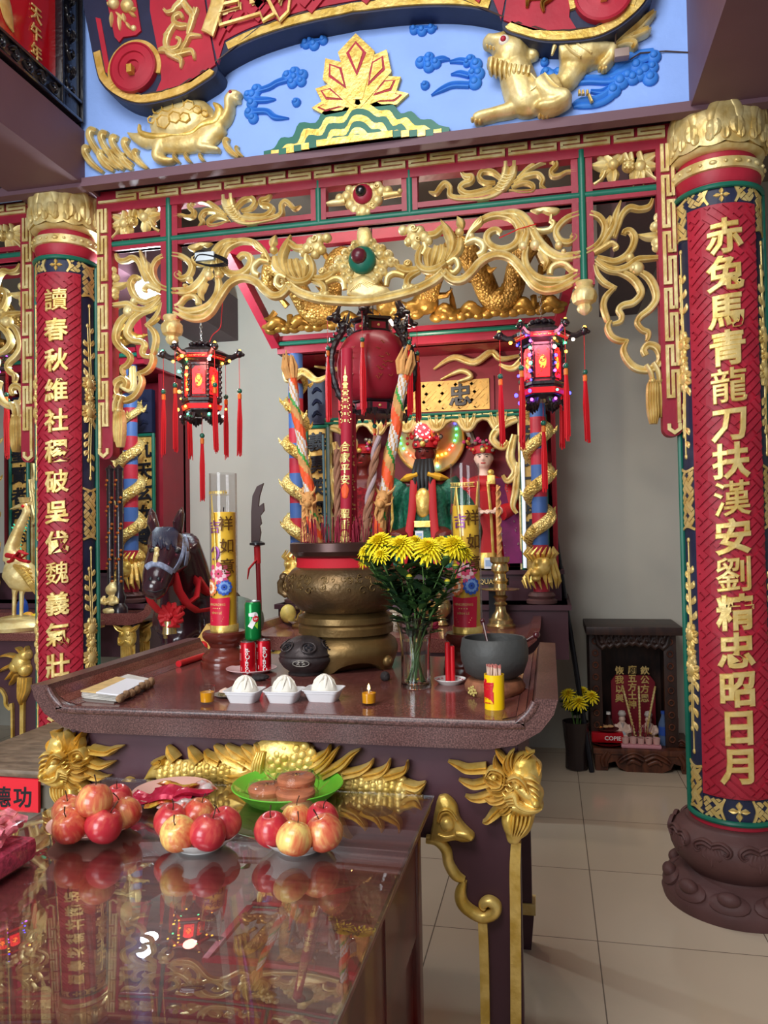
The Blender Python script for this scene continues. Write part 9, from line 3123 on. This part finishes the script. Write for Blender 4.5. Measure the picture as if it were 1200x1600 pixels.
def bottle(x,lb,m1,cap,Y,h=.19,band=None):
 c = Vector((ZE(x,850,Y).x,Y,tz)); rt = thing('drink_bottle',lb,'bottle',c)
 mb = MB(); mb.lathe([(.026,0),(.030,.01),(.030,h*.25),(.027,h*.38),(.030,h*.5),(.030,h*.62),(.012,h*.85),(.012,h*.93)],c,22); build('body',mb,m1,rt)
 mb = MB(); mb.lathe([(.014,h*.92),(.014,h),(0,h)],c,14); build('cap',mb,cap,rt)
 mb = MB(); mb.lathe([(.0305,h*.30),(.0305,h*.56)],c,22); build('label',mb,band,rt)
bottle(476,'dark cola bottle with red label at the left of the floor shrine',mat('cola_plastic',(50,28,24),.1),WHITE,SHY + .16,.19,CANR)
bottle(843,'clear blue water bottle at the right of the floor shrine',mat('water_plastic',(120,150,200),.08,trans=.5),MATS['print_blue'],SHY + .14,.21,MATS['print_blue'])
q = ZE(470,880,SHY + .05)
PK = thing('biscuit_packet','red biscuit packet with white lettering at the left front of the floor shrine','packet',(q.x,SHY + .08,tz))
mb = MB(); mb.bbox((q.x - .10,SHY + .05,tz + .02),(q.x + .095,SHY + .12,tz + .085),.012); build('packet',mb,CANR,PK)
mb = MB(); mb.lathe([(.06,0),(.07,.005),(.10,.02),(.098,.021),(.06,.008),(0,.008)],(q.x - .0,SHY + .09,tz),30); build('red_bowl',mb,mat('dark_red_bowl',(110,16,24),.3),PK)
mb = MB(); text_mb(mb,'COPIE',q.x + .03,tz + .052,.036,SHY + .049,.001,.02); build('lettering',mb,WHITE,PK)
q = ZE(500,810,SHY + .08)
mb = MB(); plate(mb,Vector((q.x - .03,SHY + .10,tz + .088)),.07,.012); tag(build('snack_dish',mb,mat('dark_dish',(90,40,40),.4)),'dark dish of small sweets on top of the red biscuit packet in the shrine','plate')
for k,(dx,m_) in enumerate(((-.045,PKY),(-.01,MATS['cake_side']),(.02,MATS['cake_side']),(-.03,PKW))):
 mb = MB(); mb.sphere((q.x - .03 + dx,SHY + .09 + .012*k,tz + .11),(.022,.016,.010),8,6)
 tag(build('sweet',mb,m_),'small wrapped sweet on the dark dish in the floor shrine','sweet','sweets on the dark shrine dish')
q = ZE(965,865,SHY + .1); mb = MB(); mb.lathe([(.03,0),(.032,.004),(.05,.012),(.048,.013),(0,.006)],(q.x + .0,SHY + .12,tz),24); 
mb.tube([ZE(938,900,SHY + .09),ZE(938,780,SHY + .09)],.006,8)
tag(build('oil_lamp_stand',mb,DW),'small wooden lamp stand at the right front of the floor shrine','lamp')
# vase of yellow flowers on the floor
vq = ZE(262,1070,4.98); vq = Vector((vq.x,5.0,0)); vt = ZE(262,800,5.0).z
mb = MB(); mb.lathe([(.06,0),(.07,.01),(.066,vt*.4),(.078,vt*.8),(.084,vt),(.078,vt),(.06,vt*.4),(0,.02)],vq,28); tag(build('floor_vase',mb,mat('smoked_vase',(44,34,34),.2)),'dark tall vase of yellow chrysanthemums on the floor left of the shrine','vase')
for k,(x,y_,r,dY,lb) in enumerate(((205,625,60,-.02,'yellow chrysanthemum at the left of the floor vase'),(275,680,66,-.06,'yellow chrysanthemum at the front of the floor vase'),(360,640,60,-.02,'yellow chrysanthemum at the right of the floor vase'),(300,605,50,.03,'yellow chrysanthemum at the back of the floor vase'),(210,690,46,-.03,'small yellow chrysanthemum low at the left of the floor vase'))):
 c = ZE(x,y_,5.0 + dY); rw = r/4.286*(c - EYE).dot(_fw)/FPX
 rt = thing('chrysanthemum',lb,'flower',c,'yellow chrysanthemums in the floor vase')
 build('bloom',bloom_mb(c,rw,((c.x - vq.x)*2,-.4,.8),80,k + 40),[PETAL,PETALD],rt)
 mb = MB(); pth = [tuple(p) for p in crom([(vq.x + .01*k,vq.y,.05),(vq.x + (c.x - vq.x)*.3,vq.y,vt),tuple(c)],5)]; mb.tube(pth,.0035,6); build('stem',mb,STEMM,rt)
 mb = MB(); leaves_on(mb,pth,k + 70,8,.55); build('leaves',mb,LEAFD,rt)
